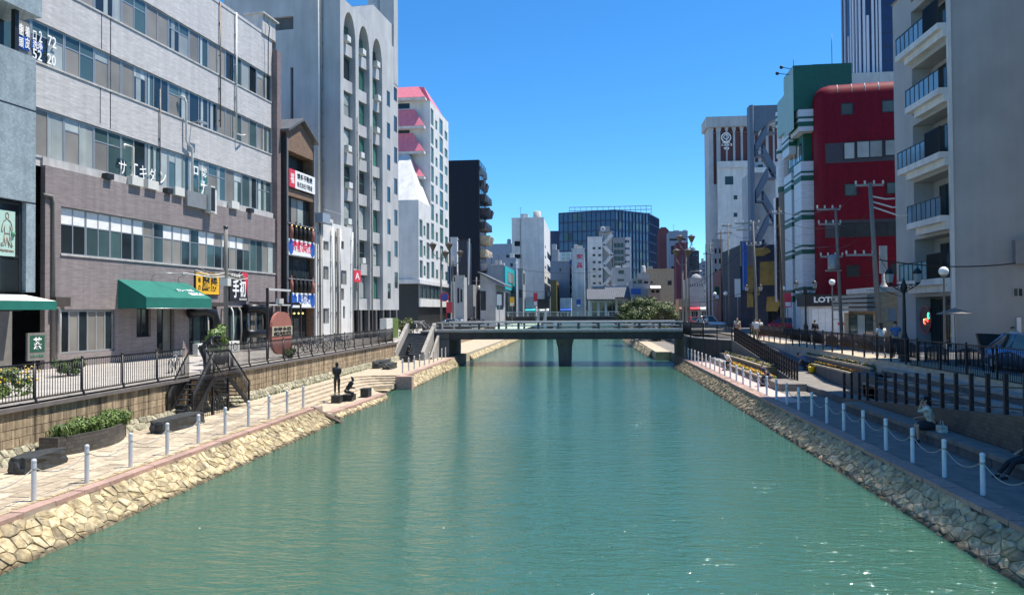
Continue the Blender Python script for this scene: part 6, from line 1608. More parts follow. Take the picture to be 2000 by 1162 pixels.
def rwin(xa, xb, ya, yb, ks, w=.05): window(t, f, f.U(xa, ya), f.U(xb, ya), Z((xa + xb) / 2, yb), Z((xa + xb) / 2, ya), ks, w=w, frame='frame_dark', ft=.09)
rwin(1642, 1666, 202, 225, ['glass_teal']); rwin(1722, 1749, 196, 220, ['glass_teal']); rwin(1647, 1670, 278, 312, ['glass_curtain'], .09); rwin(1672, 1724, 275, 309, ['glass_curtain', 'glass_curtain'], .09); rwin(1727, 1754, 273, 305, ['glass_curtain'], .09)
rwin(1649, 1674, 359, 383, ['glass_teal']); rwin(1731, 1757, 356, 379, ['glass_teal']); rwin(1653, 1679, 518, 541, ['glass_dark']); rwin(1738, 1766, 515, 537, ['glass_dark', 'glass_dark']); rwin(1640, 1766, 434, 462, ['glass_dark'] * 4, .09)
for k in range(12):
    b = MB(); u = .9 + k * 1.1; b.fbox(f, u, u + .02, .0, .012, zb_ + .1, zt_ - 1.6); b.build('cladding_seam', M['red_clad'], t)
for px in (1636, 1664, 1690, 1717):
    b = MB(); u = f.U(px, 165); b.path([f.pt(u + .25, -1.8, zt_ + .01), f.pt(u + .12, -.9, zt_ - .12), f.pt(u + .03, -.35, zt_ - .5), f.pt(u, -.02, zt_ - 1.1)], .05, 5); b.build('roof_seam', M['sill'], t)
# ground floor shop
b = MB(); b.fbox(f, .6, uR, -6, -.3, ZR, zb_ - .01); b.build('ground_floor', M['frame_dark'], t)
fs = FY(75); t2 = thing('shutter_shop', 'white shuttered shopfront with pale capital letters on a dark fascia', 'shop', fs.pt(fs.U(1622, 620), -1, ZR))
su0, su1 = fs.U(1580, 620), fs.U(1661, 620)
b = MB(); b.fbox(fs, su0, su1, -3, 0, ZR, fs.Z(1620, 590)); b.build('white_wall', M['white_wall'], t2)
b = MB(); b.fbox(fs, su0 - .3, su1, -3, .25, fs.Z(1620, 598), fs.Z(1620, 575)); b.build('fascia', M['sign_black'], t2)
for k in range(6):
    b = MB(); b.fbox(fs, su0 + .3 + k * .62, su0 + .88 + k * .62, 0, .04, ZR + .05, fs.Z(1620, 603)); b.build('shutter_panel', M['white_panel'], t2)
b = MB(); b.fbox(fs, fs.U(1636, 632), fs.U(1660, 632), .05, .1, fs.Z(1650, 634.5), fs.Z(1650, 630)); b.build('red_stripe', M['sign_red'], t2)
lettering('LOTUS', fs, fs.U(1588, 586), fs.U(1642, 586), fs.Z(1610, 591), fs.Z(1610, 579.5), .27, 'ink_white', t2, .04)

# ---- dark blue tower
f = Fr((0, 0), 91); q = onY(1682, 100, 190); f.P = Vector((q.x, q.y, 0)); fsd = Fr((0, 0), 181); fsd.P = f.pt(0, -14, 0)
t = thing('striped_tower', 'tall dark blue tower with pale vertical fins behind the red building', 'building', f.pt(8, -5, ZR))
b = MB(); b.fbox(f, 0, 16, -14, 0, ZR, 95); b.build('glass_wall', M['tower_blue'], t)
b = MB(); b.fbox(fsd, -.2, .5, -.1, .2, ZR, 95); b.build('corner_fin', M['bluegrey_wall'], t)
for px, wd in ((1652, .25), (1659, .35), (1664, .4), (1669, .5), (1675, .4), (1681, .35), (1688, .5), (1695, .55), (1705, .5), (1712, .35), (1719, .5)):
    g_ = f if px > 1684 else fsd; u = g_.U(px, 60); wd *= .8 if px > 1684 else 1.1; b = MB(); b.fbox(g_, u - wd, u + wd * .4, .0, .35, ZR, 94.5 if px % 3 else 75 + (px % 7) * 2); b.build('pale_fin', M['tower_white'], t)
for k in range(22):
    b = MB(); b.fbox(f, .4, 16, -.1, .06, 20 + k * 3.5, 20 + k * 3.5 + .25); b.build('floor_line', M['navy'], t)
b = MB(); b.fbox(f, f.U(1664, 150, 2.5), 16, -3, 2.5, ZR, f.Z(1700, 148)); b.build('podium', M['pale_grey'], t)

# ---- kiosk building with tan brick side
qc = onZ(1717, 670, ZR); 
t = thing('brick_kiosk', 'small tan brick shop with a ribbed grey canopy and lit display window', 'shop', (qc.x, qc.y, ZR))
kx, ky = 19.9, 56.0
fk = Fr((0, 0), 92); fk.P = Vector((kx, ky, 0)); sk = Fr((0, 0), 180); ks_ = Fr((kx, ky + 7.5), 182)
q1 = fk.U(1718, 600)
fk.P = fk.pt(q1, 0, 0); ks_ = Fr((fk.P.x, fk.P.y + 7.2), 180)
zt_ = fk.Z(1740, 560)
b = MB(); b.fbox(fk, 0, 3.2, -7.2, 0, ZR, zt_ - .4); b.build('brick_wall', M['tan_brick'], t)
b = MB(); b.fbox(fk, -.1, 3.3, -7.3, .1, zt_ - .4, zt_); b.build('roof_edge', M['sill'], t)
b = MB()
for k in range(4): b.fbox(ks_, -.3, 7.3, .02, .9 - .0 * k, zt_ - .75 - k * .33, zt_ - .53 - k * .33)
b.build('ribbed_canopy', M['metal_roof'], t)
window(t, ks_, 1.2, 6.2, ZR + .3, zt_ - 2.0, ['glass_teal', 'glass_curtain', 'glass_teal'], w=.08, frame='frame_dark', name='display_window')
for a_, c_ in ((.1, 1.1), (6.3, 7.1)):
    b = MB(); b.fbox(ks_, a_, c_, 0, .12, ZR, zt_ - 1.9); b.build('brick_pier', M['tan_brick'], t)
b = MB(); b.fbox(fk, .6, 1.1, 0, .1, ZR + 1.6, ZR + 2.5); b.build('wall_panel', M['bluegrey_wall'], t)
b = MB(); c = fk.pt(.5, -.6, 0); b.lathe([(.3, zt_), (.12, zt_ + .35), (.12, zt_ + 1.2), (.0, zt_ + 1.2)], c, 10); b.box(c.x - .25, c.x + .25, c.y - .1, c.y + .1, zt_ + 1.0, zt_ + 3.0); b.build('roof_sign', M['sill'], t)

# ---- big beige apartment building
FBG = Fr((21.9, 47.0), 90); SB = Fr((22.05, 55.4), 180)
t = thing('beige_apartment_building', 'large beige apartment building with glass balconies and a broad blank shaded wall', 'building', (24, 50, ZR))
HB = 26.6
b = MB(); wall(b, FBG, 0, 24, ZR, HB, [], rec=.3)
rz0 = [ZR + .05 + 3.85 * k for k in range(7)]
sops = [(3.0, 8.1, max(ZR + .1, z), min(HB - .6, z + 3.2)) for z in rz0]
wall(b, SB, 0, 8.4, ZR, HB, sops, rec=1.3)
b.poly([(21.9, 47.0, HB), (45.9, 47, HB), (45.9, 55.4, HB), (21.9, 55.4, HB)]); b.poly([(22.05, 55.4, ZR), (45.9, 55.4, ZR), (45.9, 55.4, HB), (22.05, 55.4, HB)]); b.poly([(45.9, 47, ZR), (45.9, 55.4, ZR), (45.9, 55.4, HB), (45.9, 47, HB)])
b.build('beige_wall', M['beige_wall'], t)
b = MB(); b.box(21.82, 22.02, 46.9, 47.08, ZR, HB); b.build('white_corner_strip', M['white_wall'], t)
b = MB(); b.box(23.31, 23.4, 47.3, 52.6, ZR, HB - .5); b.build('inner_wall', M['beige_wall'], t)
# measured slab levels
lv = [SB.Z(1766, 127), SB.Z(1786, 227), SB.Z(1772, 346), SB.Z(1795, 450), SB.Z(1782, 562)]
lv = sorted(lv); lv.append(lv[-1] + (lv[-1] - lv[-2]))
for i, z in enumerate(lv):
    shift = (i % 2 == 1); ua_, ub_ = (3.6, 8.35) if shift else (2.2, 8.35); z = z + .05
    b = MB(); b.fbox(SB, ua_, ub_, -.9, .75, z, z + .38); b.fbox(SB, ua_ + .7, ub_, -.9, .45, z - .45, z - .002); b.build('balcony_slab', M['white_wall'], t)
    ug = ub_ - (0 if shift else 2.0); n = 6 if not shift else 7
    fr_ = MB()
    for k in range(n + 1):
        u = ua_ + .05 + (ug - ua_ - .1) * k / n; fr_.fbox(SB, u - .02, u + .02, .66, .72, z + .38, z + 1.5)
    fr_.fbox(SB, ua_, ug, .65, .73, z + 1.5, z + 1.55); fr_.fbox(SB, ua_, ua_ + .04, -.0, .7, z + 1.5, z + 1.55)
    bal = fr_.build('balustrade', M['frame_dark'], t)
    for k in range(n):
        u = ua_ + .05 + (ug - ua_ - .1) * k / n; pane(bal, SB, u + .03, u + (ug - ua_ - .1) / n - .03, z + .42, z + 1.48, .69, 'balcony_glass', 'glass_panel')
    if not shift:
        b = MB(); u = ug
        while u < ub_: b.fbox(SB, u - .015, u + .015, .65, .72, z + .38, z + 1.9); u += .14
        b.fbox(SB, ug, ub_, .64, .73, z + 1.9, z + 1.95); b.build('barred_screen', M['black_metal'], t)
    window(t, SB, 4.4, 8.0, z + .4, z + 2.75, ['glass_dark', 'glass_dark', 'glass_teal'], w=-1.0, frame='frame_dark', name='balcony_door')
b = MB(); b.fbox(SB, 2.7, 8.3, -.2, .12, ZR, ZR + .02); b.build('threshold', M['sill'], t)
window(t, SB, 3.1, 8.05, ZR + .05, ZR + 3.1, ['glass_dark', 'glass_dark', 'glass_dark', 'glass_dark'], w=-.9, frame='frame_dark', name='shopfront')
window(t, FBG, FBG.U(1978, 570), FBG.U(1998, 570), FBG.Z(1988, 580), FBG.Z(1988, 562), ['glass_teal', 'glass_dark'], w=.04)
b = MB(); b.fbox(FBG, FBG.U(1977, 490), FBG.U(1999, 490) + 3, .01, .35, FBG.Z(1988, 516), FBG.Z(1988, 470)); b.build('wall_sign', M['metal_roof'], t)
b = MB(); b.fbox(FBG, FBG.U(1984, 640), FBG.U(1992, 640), .05, .15, ZR + .4, FBG.Z(1988, 620)); b.build('notice_board', M['sign_white'], t)

# neon bar sign and umbrella at its ground floor
q = onX(1808, 625, 21.6); 
t = thing('neon_sign', 'round dark bar sign with green and red lit tubes on the beige building', 'sign', (q.x, q.y, q.z), None)
b = MB(); b.prism([q + Vector((0, .75 * math.cos(k * .5236), .85 * math.sin(k * .5236))) for k in range(12)], (.12, 0, 0)); b.build('disc', M['sign_black'], t)
b = MB(); b.path([q + Vector((-.03, -.5 + .1 * math.sin(k), .1 + k * .12)) for k in range(4)], .05, 5); b.path([q + Vector((-.03, .15, -.2)), q + Vector((-.03, .15, .05)), q + Vector((-.03, -.05, .05))], .045, 5); b.build('green_tube', M['neon_green'], t)
b = MB(); b.path([q + Vector((-.03, -.1 - .25 * math.cos(k * .7), -.1 + .18 * math.sin(k * .7))) for k in range(7)], .05, 5); b.build('red_tube', M['neon_red'], t)
b = MB(); b.path([q + Vector((-.02, .8 * math.cos(k * .5236), .9 * math.sin(k * .5236))) for k in range(13)], .03, 5); b.build('rim', M['sign_red'], t)

# building that stands out of view on the same side: its shade falls on the promenade
t = thing('shade_building', 'tall plain apartment block on the shaded side, nearest the viewpoint', 'building', (30, 20, ZR))
FH = Fr((22.6, 39.6), 180)
b = MB(); ops = [(2 + 5.5 * i, 5.5 + 5.5 * i, 4.5 + 3.3 * k, 6.7 + 3.3 * k) for i in range(8) for k in range(8)]
wall(b, FH, 0, 47, ZR, 36.5, ops, rec=.3); shell(b, FH, 0, 47, ZR, 36.5, 16); b.build('wall', M['pale_grey'], t)
for o in ops[:40]: window(t, FH, o[0], o[1], o[2], o[3], ['glass_dark', 'glass_teal'], w=-.15)
# ================================================================== people and bronze figures
def ik(a, c, l1, l2, bend):
    a, c = Vector(a), Vector(c); d = c - a; L_ = d.length
    if L_ > (l1 + l2) * .995: c = a + d.normalized() * (l1 + l2) * .995; d = c - a; L_ = d.length
    x = (l1 * l1 - l2 * l2 + L_ * L_) / (2 * L_); h = math.sqrt(max(0, l1 * l1 - x * x)); b = Vector(bend); n = d.normalized()
    b = (b - n * b.dot(n)).normalized()
    return a + n * x + b * h, c

def skin(name, chains, mt, parent, sub=1, root=0):
    """chains: lists of (point, radius); first points that coincide are welded -> one continuous surface"""
    vs, rs, es, idx = [], [], [], {}
    for ch in chains:
        prev = None
        for p, r in ch:
            k = tuple(round(c, 4) for c in p)
            if k not in idx: idx[k] = len(vs); vs.append(Vector(p)); rs.append(r)
            i = idx[k]
            if prev is not None and prev != i: es.append((prev, i))
            prev = i
    me = bpy.data.meshes.new(name); me.from_pydata(vs, es, []); me.materials.append(M[mt])
    o = bpy.data.objects.new(name, me); COL.objects.link(o)
    if parent: o.parent = parent
    md = o.modifiers.new('skin', 'SKIN'); md.use_smooth_shade = True; md.use_x_symmetry = False
    sv = me.skin_vertices[0].data
    for i, r in enumerate(rs): sv[i].radius = (r, r) if not isinstance(r, tuple) else r; sv[i].use_root = (i == root)
    ss = o.modifiers.new('sub', 'SUBSURF'); ss.levels = sub; ss.render_levels = sub
    return o

def person(name, label, loc, rz, p, shirt='cloth_white', legs='cloth_navy', hair='hair', shoes='cloth_black', sleeves=.55, group=None, cat='person', bronze=None, long_hair=False, skirt=False, scale=1.0):
    t = thing(name, label, cat, loc, group, rz); t.scale = (scale,) * 3
    V = Vector; pel, che, hd = V(p['pelvis']), V(p['chest']), V(p['head'])
    up = (che - pel).normalized(); sd = V(p.get('side', (1, 0, 0)))
    nk = che + up * .12; sh = [che + sd * s * .185 + up * .04 for s in (-1, 1)]; hp = [pel + sd * s * .09 - up * .02 for s in (-1, 1)]
    lo = V(p.get('look', (0, 1, 0))).normalized(); hu = (hd - nk).normalized()
    body = [[(pel, .125), (pel.lerp(che, .5), .115), (che, .13), (nk, .055), (hd - hu * .075 + lo * .015, .072), (hd + hu * .02, .088), (hd + hu * .10, .055)]]
    shirt_c = [[(pel + up * .03, .14), (pel.lerp(che, .5), .135), (che, .15), (nk - up * .03, .075)]]
    leg_c = [[(pel + up * .04, .142), (pel, .14)]]
    shoe_l = []; fingers = []
    for s in (0, 1):
        sg = (-1, 1)[s]
        el, ha = ik(sh[s], p['hands'][s], .28, .25, p.get('elbow', (sg * .25, -1, -.5)))
        fd = (ha - el).normalized(); palm = ha + fd * .07
        body.append([(che, .13), (sh[s], .062), (sh[s].lerp(el, .5), .045), (el, .038), (el.lerp(ha, .4), .036), (ha, .024), (palm, .032)])
        sx = fd.cross(V((0, 0, 1))); sx = sx.normalized() if sx.length > .1 else V((1, 0, 0))
        dn = fd.cross(sx).normalized()
        for q, (o_, l_) in enumerate(((-.027, .065), (-.009, .078), (.009, .072), (.027, .055))):
            b0 = palm + sx * o_; b1 = b0 + fd * l_ * .55 + dn * .008; b2 = b1 + fd * l_ * .35 + dn * .025
            fingers.append([(palm - fd * .015 + sx * o_ * .6, .010), (b0, .0095), (b1, .0085), (b2, .007)])
        fingers.append([(ha + sx * -.02 * sg, .011), (ha + fd * .045 + sx * -.05 * sg, .0095), (ha + fd * .075 + sx * -.055 * sg + dn * .01, .008)])
        if sleeves: shirt_c.append([(che, .15), (sh[s], .083), (sh[s].lerp(el, min(1, sleeves)), .062)] + ([(el.lerp(ha, (sleeves - 1)), .05)] if sleeves > 1 else []))
        kn, an = ik(hp[s], p['feet'][s], .42, .41, p.get('knee', (0, 1, 0)) if not isinstance(p.get('knee'), list) else p['knee'][s])
        toe = an + V(p.get('toe', (0, 1, 0))) * .15 + V((0, 0, -.035)); heel = an + V(p.get('toe', (0, 1, 0))) * -.04 + V((0, 0, -.04))
        body.append([(pel, .125), (hp[s], .088), (hp[s].lerp(kn, .5), .07), (kn, .052), (kn.lerp(an, .35), .05), (an, .034)])
        leg_c.append([(pel, .14), (hp[s], .105), (hp[s].lerp(kn, .5), .085), (kn, .068), (kn.lerp(an, .5), .058), (an + V((0, 0, .03)), .052)] if not skirt else [(pel, .14), (hp[s], .12), (hp[s].lerp(kn, .55), .13), (kn.lerp(an, .15), .13)])
        shoe_l.append([(heel, .04), (an + V((0, 0, -.02)), .045), (an.lerp(toe, .6) + V((0, 0, -.012)), .04), (toe, .03)])
    skin('body', body, bronze or 'skin', t)
    for f in fingers: skin('finger', [f], bronze or 'skin', t, 1)
    skin('shirt', shirt_c, bronze or shirt, t)
    skin('skirt' if skirt else 'trousers', leg_c, bronze or legs, t)
    for s in shoe_l: skin('shoe', [s], bronze or shoes, t)
    b = MB(); rt = lo.cross(hu).normalized()
    for s in (-1, 1): b.ball(hd + lo * .082 + rt * s * .033 + hu * .015, .010, n=6, m=4)
    b.build('eyes', M[bronze or 'eye'], None).parent = t
    b = MB(); b.path([hd + lo * .085 + hu * .015, hd + lo * .108 - hu * .02, hd + lo * .088 - hu * .028], [.009, .016, .012], 6)
    for s in (-1, 1): b.ball(hd + rt * s * .09, .014, .02, .03, 6, 4)
    b.path([hd + lo * .088 - hu * .052 + rt * .022, hd + lo * .092 - hu * .052, hd + lo * .088 - hu * .052 - rt * .022], .006, 5)
    b.build('face', M[bronze or 'skin'], None).parent = t
    hc = [[(hd - lo * .03 + hu * .01, .092), (hd - lo * .02 + hu * .075, .092), (hd + lo * .03 + hu * .10, .062)]]
    if long_hair: hc.append([(hd - lo * .03 + hu * .01, .092), (hd - lo * .07 - hu * .10, .08), (hd - lo * .09 - hu * .2, .06)])
    skin('hair', hc, bronze or hair, t, 2)
    return t
def stand(h=.03, step=.0, hands=None):
    return dict(pelvis=(0, 0, .90), chest=(0, .02, 1.33), head=(0, .04, 1.56), hands=hands or [(-.26, .06, .86), (.26, .06, .86)], feet=[(-.10, step, .08), (.10, -step, .08)])
def sit(seat=.42, lean=.05, reach=.42, hands=None):
    return dict(pelvis=(0, 0, seat + .12), chest=(0, lean, seat + .54), head=(0, lean + .06, seat + .77), hands=hands or [(-.14, .36, seat + .22), (.14, .36, seat + .22)], feet=[(-.12, reach, .08), (.12, reach + .05, .08)], knee=(0, .3, 1))

# woman on the long bench, hand at her face
p = sit(.40, .14, .40, [(-.07, .30, 1.10), (.12, .36, .68)]); p['look'] = (-.25, 1, -.15); p['elbow'] = (0, .1, -1)
person('person', 'person in a pale printed blouse and black skirt seated with a hand raised', (10.55, 24.0, ZP), R(78), p, 'cloth_print', 'cloth_black', long_hair=True, skirt=True, sleeves=1.3, scale=1.1)
b = MB(); c = Vector((10.62, 23.6, 1.2)); b.box(c.x - .1, c.x + .1, c.y - .16, c.y + .16, c.z, c.z + .2); b.path([c + Vector((0, -.1, .2)), c + Vector((0, -.08, .34)), c + Vector((0, .08, .34)), c + Vector((0, .1, .2))], .012, 5)
b.build('handbag', M['cloth_print'], label='pale patterned handbag on the long bench next to the seated woman', cat='bag', at=(10.62, 23.6, 1.2))
person('person', 'person in black seated on the long bench at the picture edge with legs stretched out', (10.6, 19.15, ZP), R(95), sit(.40, -.06, .62, [(-.2, .1, .62), (.2, .1, .62)]), 'cloth_black', 'cloth_black', sleeves=1.4)
# gardener crouching by the flower bed
crouch = dict(pelvis=(0, -.08, .34), chest=(0, .22, .66), head=(0, .42, .80), hands=[(-.16, .62, .16), (.14, .6, .14)], feet=[(-.15, .05, .08), (.15, .12, .08)], knee=(0, 1, .6), look=(0, 1, -.8))
person('person', 'person in a blue shirt crouching over the flower bed with a yellow bucket', (12.86, 45.0, 1.36), R(70), crouch, 'cloth_blue', 'cloth_black', scale=1.1)
b = MB(); b.lathe([(0, 0), (.15, 0), (.2, .32), (.21, .33), (.19, .33), (.14, .03), (0, .03)], (12.75, 43.9, 1.3), 14); b.path([Vector((12.75 + .2 * math.cos(k * .4), 43.9, 1.62 + .18 * math.sin(k * .4))) for k in range(9)], .01, 5)
b.build('bucket', M['bucket_yellow'], label='bright yellow bucket next to the crouching gardener', cat='bucket', at=(12.75, 43.9, 1.3))
person('person', 'person in a white shirt seated on the terrace edge behind the pale bollards', (9.68, 51.5, ZP), R(110), sit(.38, .26, .36), 'cloth_white', 'cloth_black', scale=1.05)
person('person', 'person in dark blue leaning forward on the grey block by the ramp railing', (9.75, 40.9, ZP), R(80), dict(sit(.38, .34, .36), look=(0, 1, -.7)), 'cloth_navy', 'cloth_navy')
ZV = ZR + .125
person('person', 'long-haired person in a white top walking beside a companion in blue', (14.25, 37.7, ZV), R(8), stand(step=.16), 'cloth_white', 'cloth_grey', long_hair=True)
person('person', 'person in a pale blue shirt walking beside a companion in white', (14.75, 37.3, ZV), R(-6), stand(step=.14), 'cloth_blue', 'cloth_black', scale=1.05)
person('person', 'person in a white shirt seen from behind next to the blue car', (18.55, 34.3, ZR), R(15), dict(stand(hands=[(-.3, .22, 1.0), (.3, .2, .95)]), head=(0, .12, 1.53)), 'cloth_white', 'cloth_black', scale=1.03)
person('person', 'person in white with a pale rucksack walking towards the far street', (13.1, 59.5, ZR), R(-3), stand(step=.2), 'cloth_white', 'cloth_khaki', scale=1.05)
b = MB(); b.box(12.95, 13.25, 59.12, 59.32, ZR + 1.0, ZR + 1.45); b.build('rucksack', M['cloth_white'], label='pale rucksack on the back of the walker in white', cat='rucksack', at=(13.1, 59.2, ZR + 1.0))
person('person', 'person in a white top and navy trousers by the head of the ramp', (14.1, 62.5, ZR), R(160), stand(step=.1), 'cloth_white', 'cloth_navy')
person('person', 'tall person in pale clothes standing near the bridge corner', (12.6, 64.0, ZR), R(170), stand(), 'cloth_print', 'cloth_white', scale=1.07)
person('person', 'person in pink leaning on the ramp railing near the bridge', (11.6, 58.5, ZR), R(90), stand(hands=[(-.2, .4, 1.05), (.2, .4, 1.05)]), 'coping', 'cloth_grey')
person('person', 'person in a dark suit walking past the ornate double lamp post', (17.0, 57.5, ZR), R(20), stand(step=.15), 'cloth_black', 'cloth_black', sleeves=1.5)
person('person', 'person in white far along the shaded street beside the grey van', (14.5, 92, ZR), R(10), stand(step=.1), 'cloth_white', 'cloth_navy')

# bronze figures on the landing
def plinth(label, x0, x1, y0, y1, z0, z1):
    b = MB(); b.box(x0, x1, y0, y1, z0, z1 - .03); b.box(x0 - .02, x1 + .02, y0 - .02, y1 + .02, z1 - .03, z1); return b.build('plinth', M['dark_rock'], label=label, cat='plinth', at=((x0 + x1) / 2, (y0 + y1) / 2, z0))
plinth('black stone plinth under the standing bronze figure', -12.95, -12.5, 36.7, 37.2, .30, .68)
person('bronze_statue', 'bronze statue of a standing figure with a long coat on the landing', (-12.72, 36.95, .68), R(20), dict(stand(hands=[(-.1, .3, 1.0), (.1, .3, 1.0)]), elbow=(0, -.3, -1)), bronze='bronze', cat='statue', scale=1.0, sleeves=1.4)
person('bronze_statue', 'bronze statue of a crouching figure with bent head beside the standing one', (-12.42, 37.45, .30), R(-60), dict(sit(.45, .3, .2, [(-.1, .4, .75), (.12, .42, .72)]), look=(0, 1, -.6)), bronze='bronze', cat='statue', scale=.95, sleeves=1.4)
plinth('low black stone seat beneath the crouching bronze figure', -12.7, -12.15, 37.6, 38.3, .30, .62)
plinth('separate black stone cube on the landing past the crouching bronze figure', -12.2, -11.75, 39.2, 39.8, .30, .78)
plinth('black stone block beneath the seated bronze figure near the bridge stair', -14.9, -14.3, 59.2, 59.9, ZP, ZP + .5)
person('bronze_statue', 'bronze statue of a seated figure on a block near the bridge stair', (-14.6, 59.5, ZP), R(-100), dict(sit(.5, .2, .35)), bronze='bronze', cat='statue', scale=1.15, sleeves=1.4)
person('bronze_statue', 'dark bronze figure bowed over the street railing above the iron double stair', (-16.95, 31.6, ZL), R(-80), dict(pelvis=(0, -.1, .95), chest=(0, .28, 1.3), head=(0, .52, 1.38), hands=[(-.4, .62, 1.08), (.4, .6, 1.05)], feet=[(-.14, -.05, .08), (.14, .1, .08)], look=(0, 1, -.9)), bronze='bronze', cat='statue', scale=1.12, sleeves=1.4)

# ================================================================== rocks, planter, plants
def rock(label, x0, x1, y0, y1, z0, z1, seed):
    rg = random.Random(seed); bm = bmesh.new(); bmesh.ops.create_cube(bm, size=1)
    bmesh.ops.subdivide_edges(bm, edges=bm.edges[:], cuts=3, use_grid_fill=True)
    for v in bm.verts:
        c = v.co; k = 1 - .28 * abs(c.y * 2) ** 3; ch = .8 if c.z > .2 else 1
        v.co = Vector(((x0 + x1) / 2 + c.x * (x1 - x0) * k + rg.uniform(-.03, .03), (y0 + y1) / 2 + c.y * (y1 - y0) * (1.0 if c.z < .3 else .93) + rg.uniform(-.04, .04), (z0 + z1) / 2 + c.z * (z1 - z0) + (rg.uniform(-.025, .025) if c.z > -.4 else 0)))
        v.co -= Vector(((x0 + x1) / 2, (y0 + y1) / 2, z0))
    me = bpy.data.meshes.new('rock'); bm.to_mesh(me); bm.free(); me.materials.append(M['dark_rock'])
    o = bpy.data.objects.new('black_rock', me); COL.objects.link(o); o.location = ((x0 + x1) / 2, (y0 + y1) / 2, z0); o['label'] = label; o['category'] = 'rock'; o['group'] = 'black seat rocks on the promenade'
rock('long black seat rock by the near end of the planter', -15.0, -14.4, 17.9, 19.5, ZP, ZP + .42, 1)
rock('long black seat rock in front of the foot of the iron double stair', -15.05, -14.35, 24.2, 26.9, ZP, ZP + .42, 2)
rock('dark seat rock against the rubble footing beyond the water steps', -15.6, -14.9, 52.6, 56.0, ZP, ZP + .5, 3)
rock('smaller dark seat rock standing out from the one beyond the water steps', -14.6, -13.9, 51.8, 54.0, ZP, ZP + .4, 4)

def blades(n, box, h, rg, wd=.012, spread=.5):
    b = MB()
    for _ in range(n):
        p = Vector((rg.uniform(box[0], box[1]), rg.uniform(box[2], box[3]), box[4])); a = rg.uniform(0, 6.28); d = Vector((math.cos(a), math.sin(a), 0)); hh = h * rg.uniform(.5, 1.1); s = Vector((-d.y, d.x, 0)) * wd
        q = p + d * hh * spread * .4 + Vector((0, 0, hh * .7)); r_ = p + d * hh * spread + Vector((0, 0, hh * rg.uniform(.75, 1)))
        b.poly([p - s, p + s, q + s, q - s]); b.poly([q - s, q + s, r_])
    return b
def leafmass(n, clumps, rg, s=.07):
    """leaf-sized faces gathered in clumps ((centre, radius) list)"""
    b = MB(); vs = []; fs = []
    for _ in range(n):
        c, r = clumps[rg.randrange(len(clumps))]
        while True:
            d = Vector((rg.uniform(-1, 1), rg.uniform(-1, 1), rg.uniform(-1, 1)))
            if .05 < d.length < 1: break
        d = d * (d.length ** -.45)
        if d.length > 1.15: d *= 1.1 / d.length
        p = c + Vector((d.x * r, d.y * r, d.z * r * .8)); nrm = (d + Vector((rg.uniform(-.7, .7), rg.uniform(-.7, .7), rg.uniform(-.2, .9)))).normalized()
        u = nrm.orthogonal().normalized(); u.rotate(Matrix.Rotation(rg.uniform(0, 6.28), 3, nrm)); v = nrm.cross(u); q = s * rg.uniform(.6, 1.3)
        k = len(vs); vs += [p - u * q, p + v * q * .5, p + u * q, p - v * q * .5]; fs.append((k, k + 1, k + 2, k + 3))
    return b.add(vs, fs)
rg = random.Random(31)
t = thing('planter', 'curved dark tiled planter full of grass and low green plants', 'planter', (-15.2, 21.6, ZP))
arc = []
for k in range(11):
    f = k / 10; y = 20.2 + 3.4 * f; arc.append(Vector((-15.85 + 1.0 * math.sin(math.pi * min(1, .18 + f * .72)) ** .8 + .0, y, ZP)))
ins = [Vector((-15.86, p.y, ZP)) for p in arc]
b = MB()
for k in range(10):
    a, c = arc[k], arc[k + 1]; b.hexa([a, c, Vector((c.x - .14, c.y, ZP)), Vector((a.x - .14, a.y, ZP)), a + Vector((0, 0, .56)), c + Vector((0, 0, .56)), Vector((c.x - .14, c.y, ZP + .56)), Vector((a.x - .14, a.y, ZP + .56))])
for k in (0, 10): b.box(-15.84, arc[k].x, arc[k].y - .07, arc[k].y + .07, ZP, ZP + .559)
b.build('tiled_rim', M['dark_tile'], t)
b = MB(); b.prism([Vector((p.x - .1, p.y, 0)) for p in arc] + [Vector((p.x, p.y, 0)) for p in ins[::-1]], (0, 0, 0)) if False else b.poly([Vector((p.x - .1, p.y, ZP + .5)) for p in arc] + [Vector((p.x, p.y, ZP + .5)) for p in ins[::-1]]); b.build('soil', M['soil'], t)
b = blades(900, (-15.8, -15.1, 20.3, 23.4, ZP + .48), .38, rg); b.build('grass', M['leaf_light'], t, kind='stuff')
cl = [(Vector((rg.uniform(-15.7, -15.15), rg.uniform(20.9, 23.4), ZP + rg.uniform(.6, .85))), rg.uniform(.16, .32)) for _ in range(20)]
b = leafmass(4200, cl, rg, .045); b.build('leaves', M['leaf_light'], t, kind='stuff')
for (x, y) in ((-15.45, 20.6), (-15.5, 23.2)):
    b = MB()
    for k in range(40):
        a = rg.uniform(0, 6.28); d = Vector((math.cos(a), math.sin(a), 0)); s = Vector((-d.y, d.x, 0)) * .02; p = Vector((x, y, ZP + .5)); q = p + d * .2 + Vector((0, 0, .36)); r_ = p + d * .42 + Vector((0, 0, .28 * rg.uniform(.3, 1.2)))
        b.poly([p - s, p + s, q + s, q - s]); b.poly([q - s, q + s, r_])
    b.build('strap_leaf_plant', M['leaf'], t, kind='stuff')
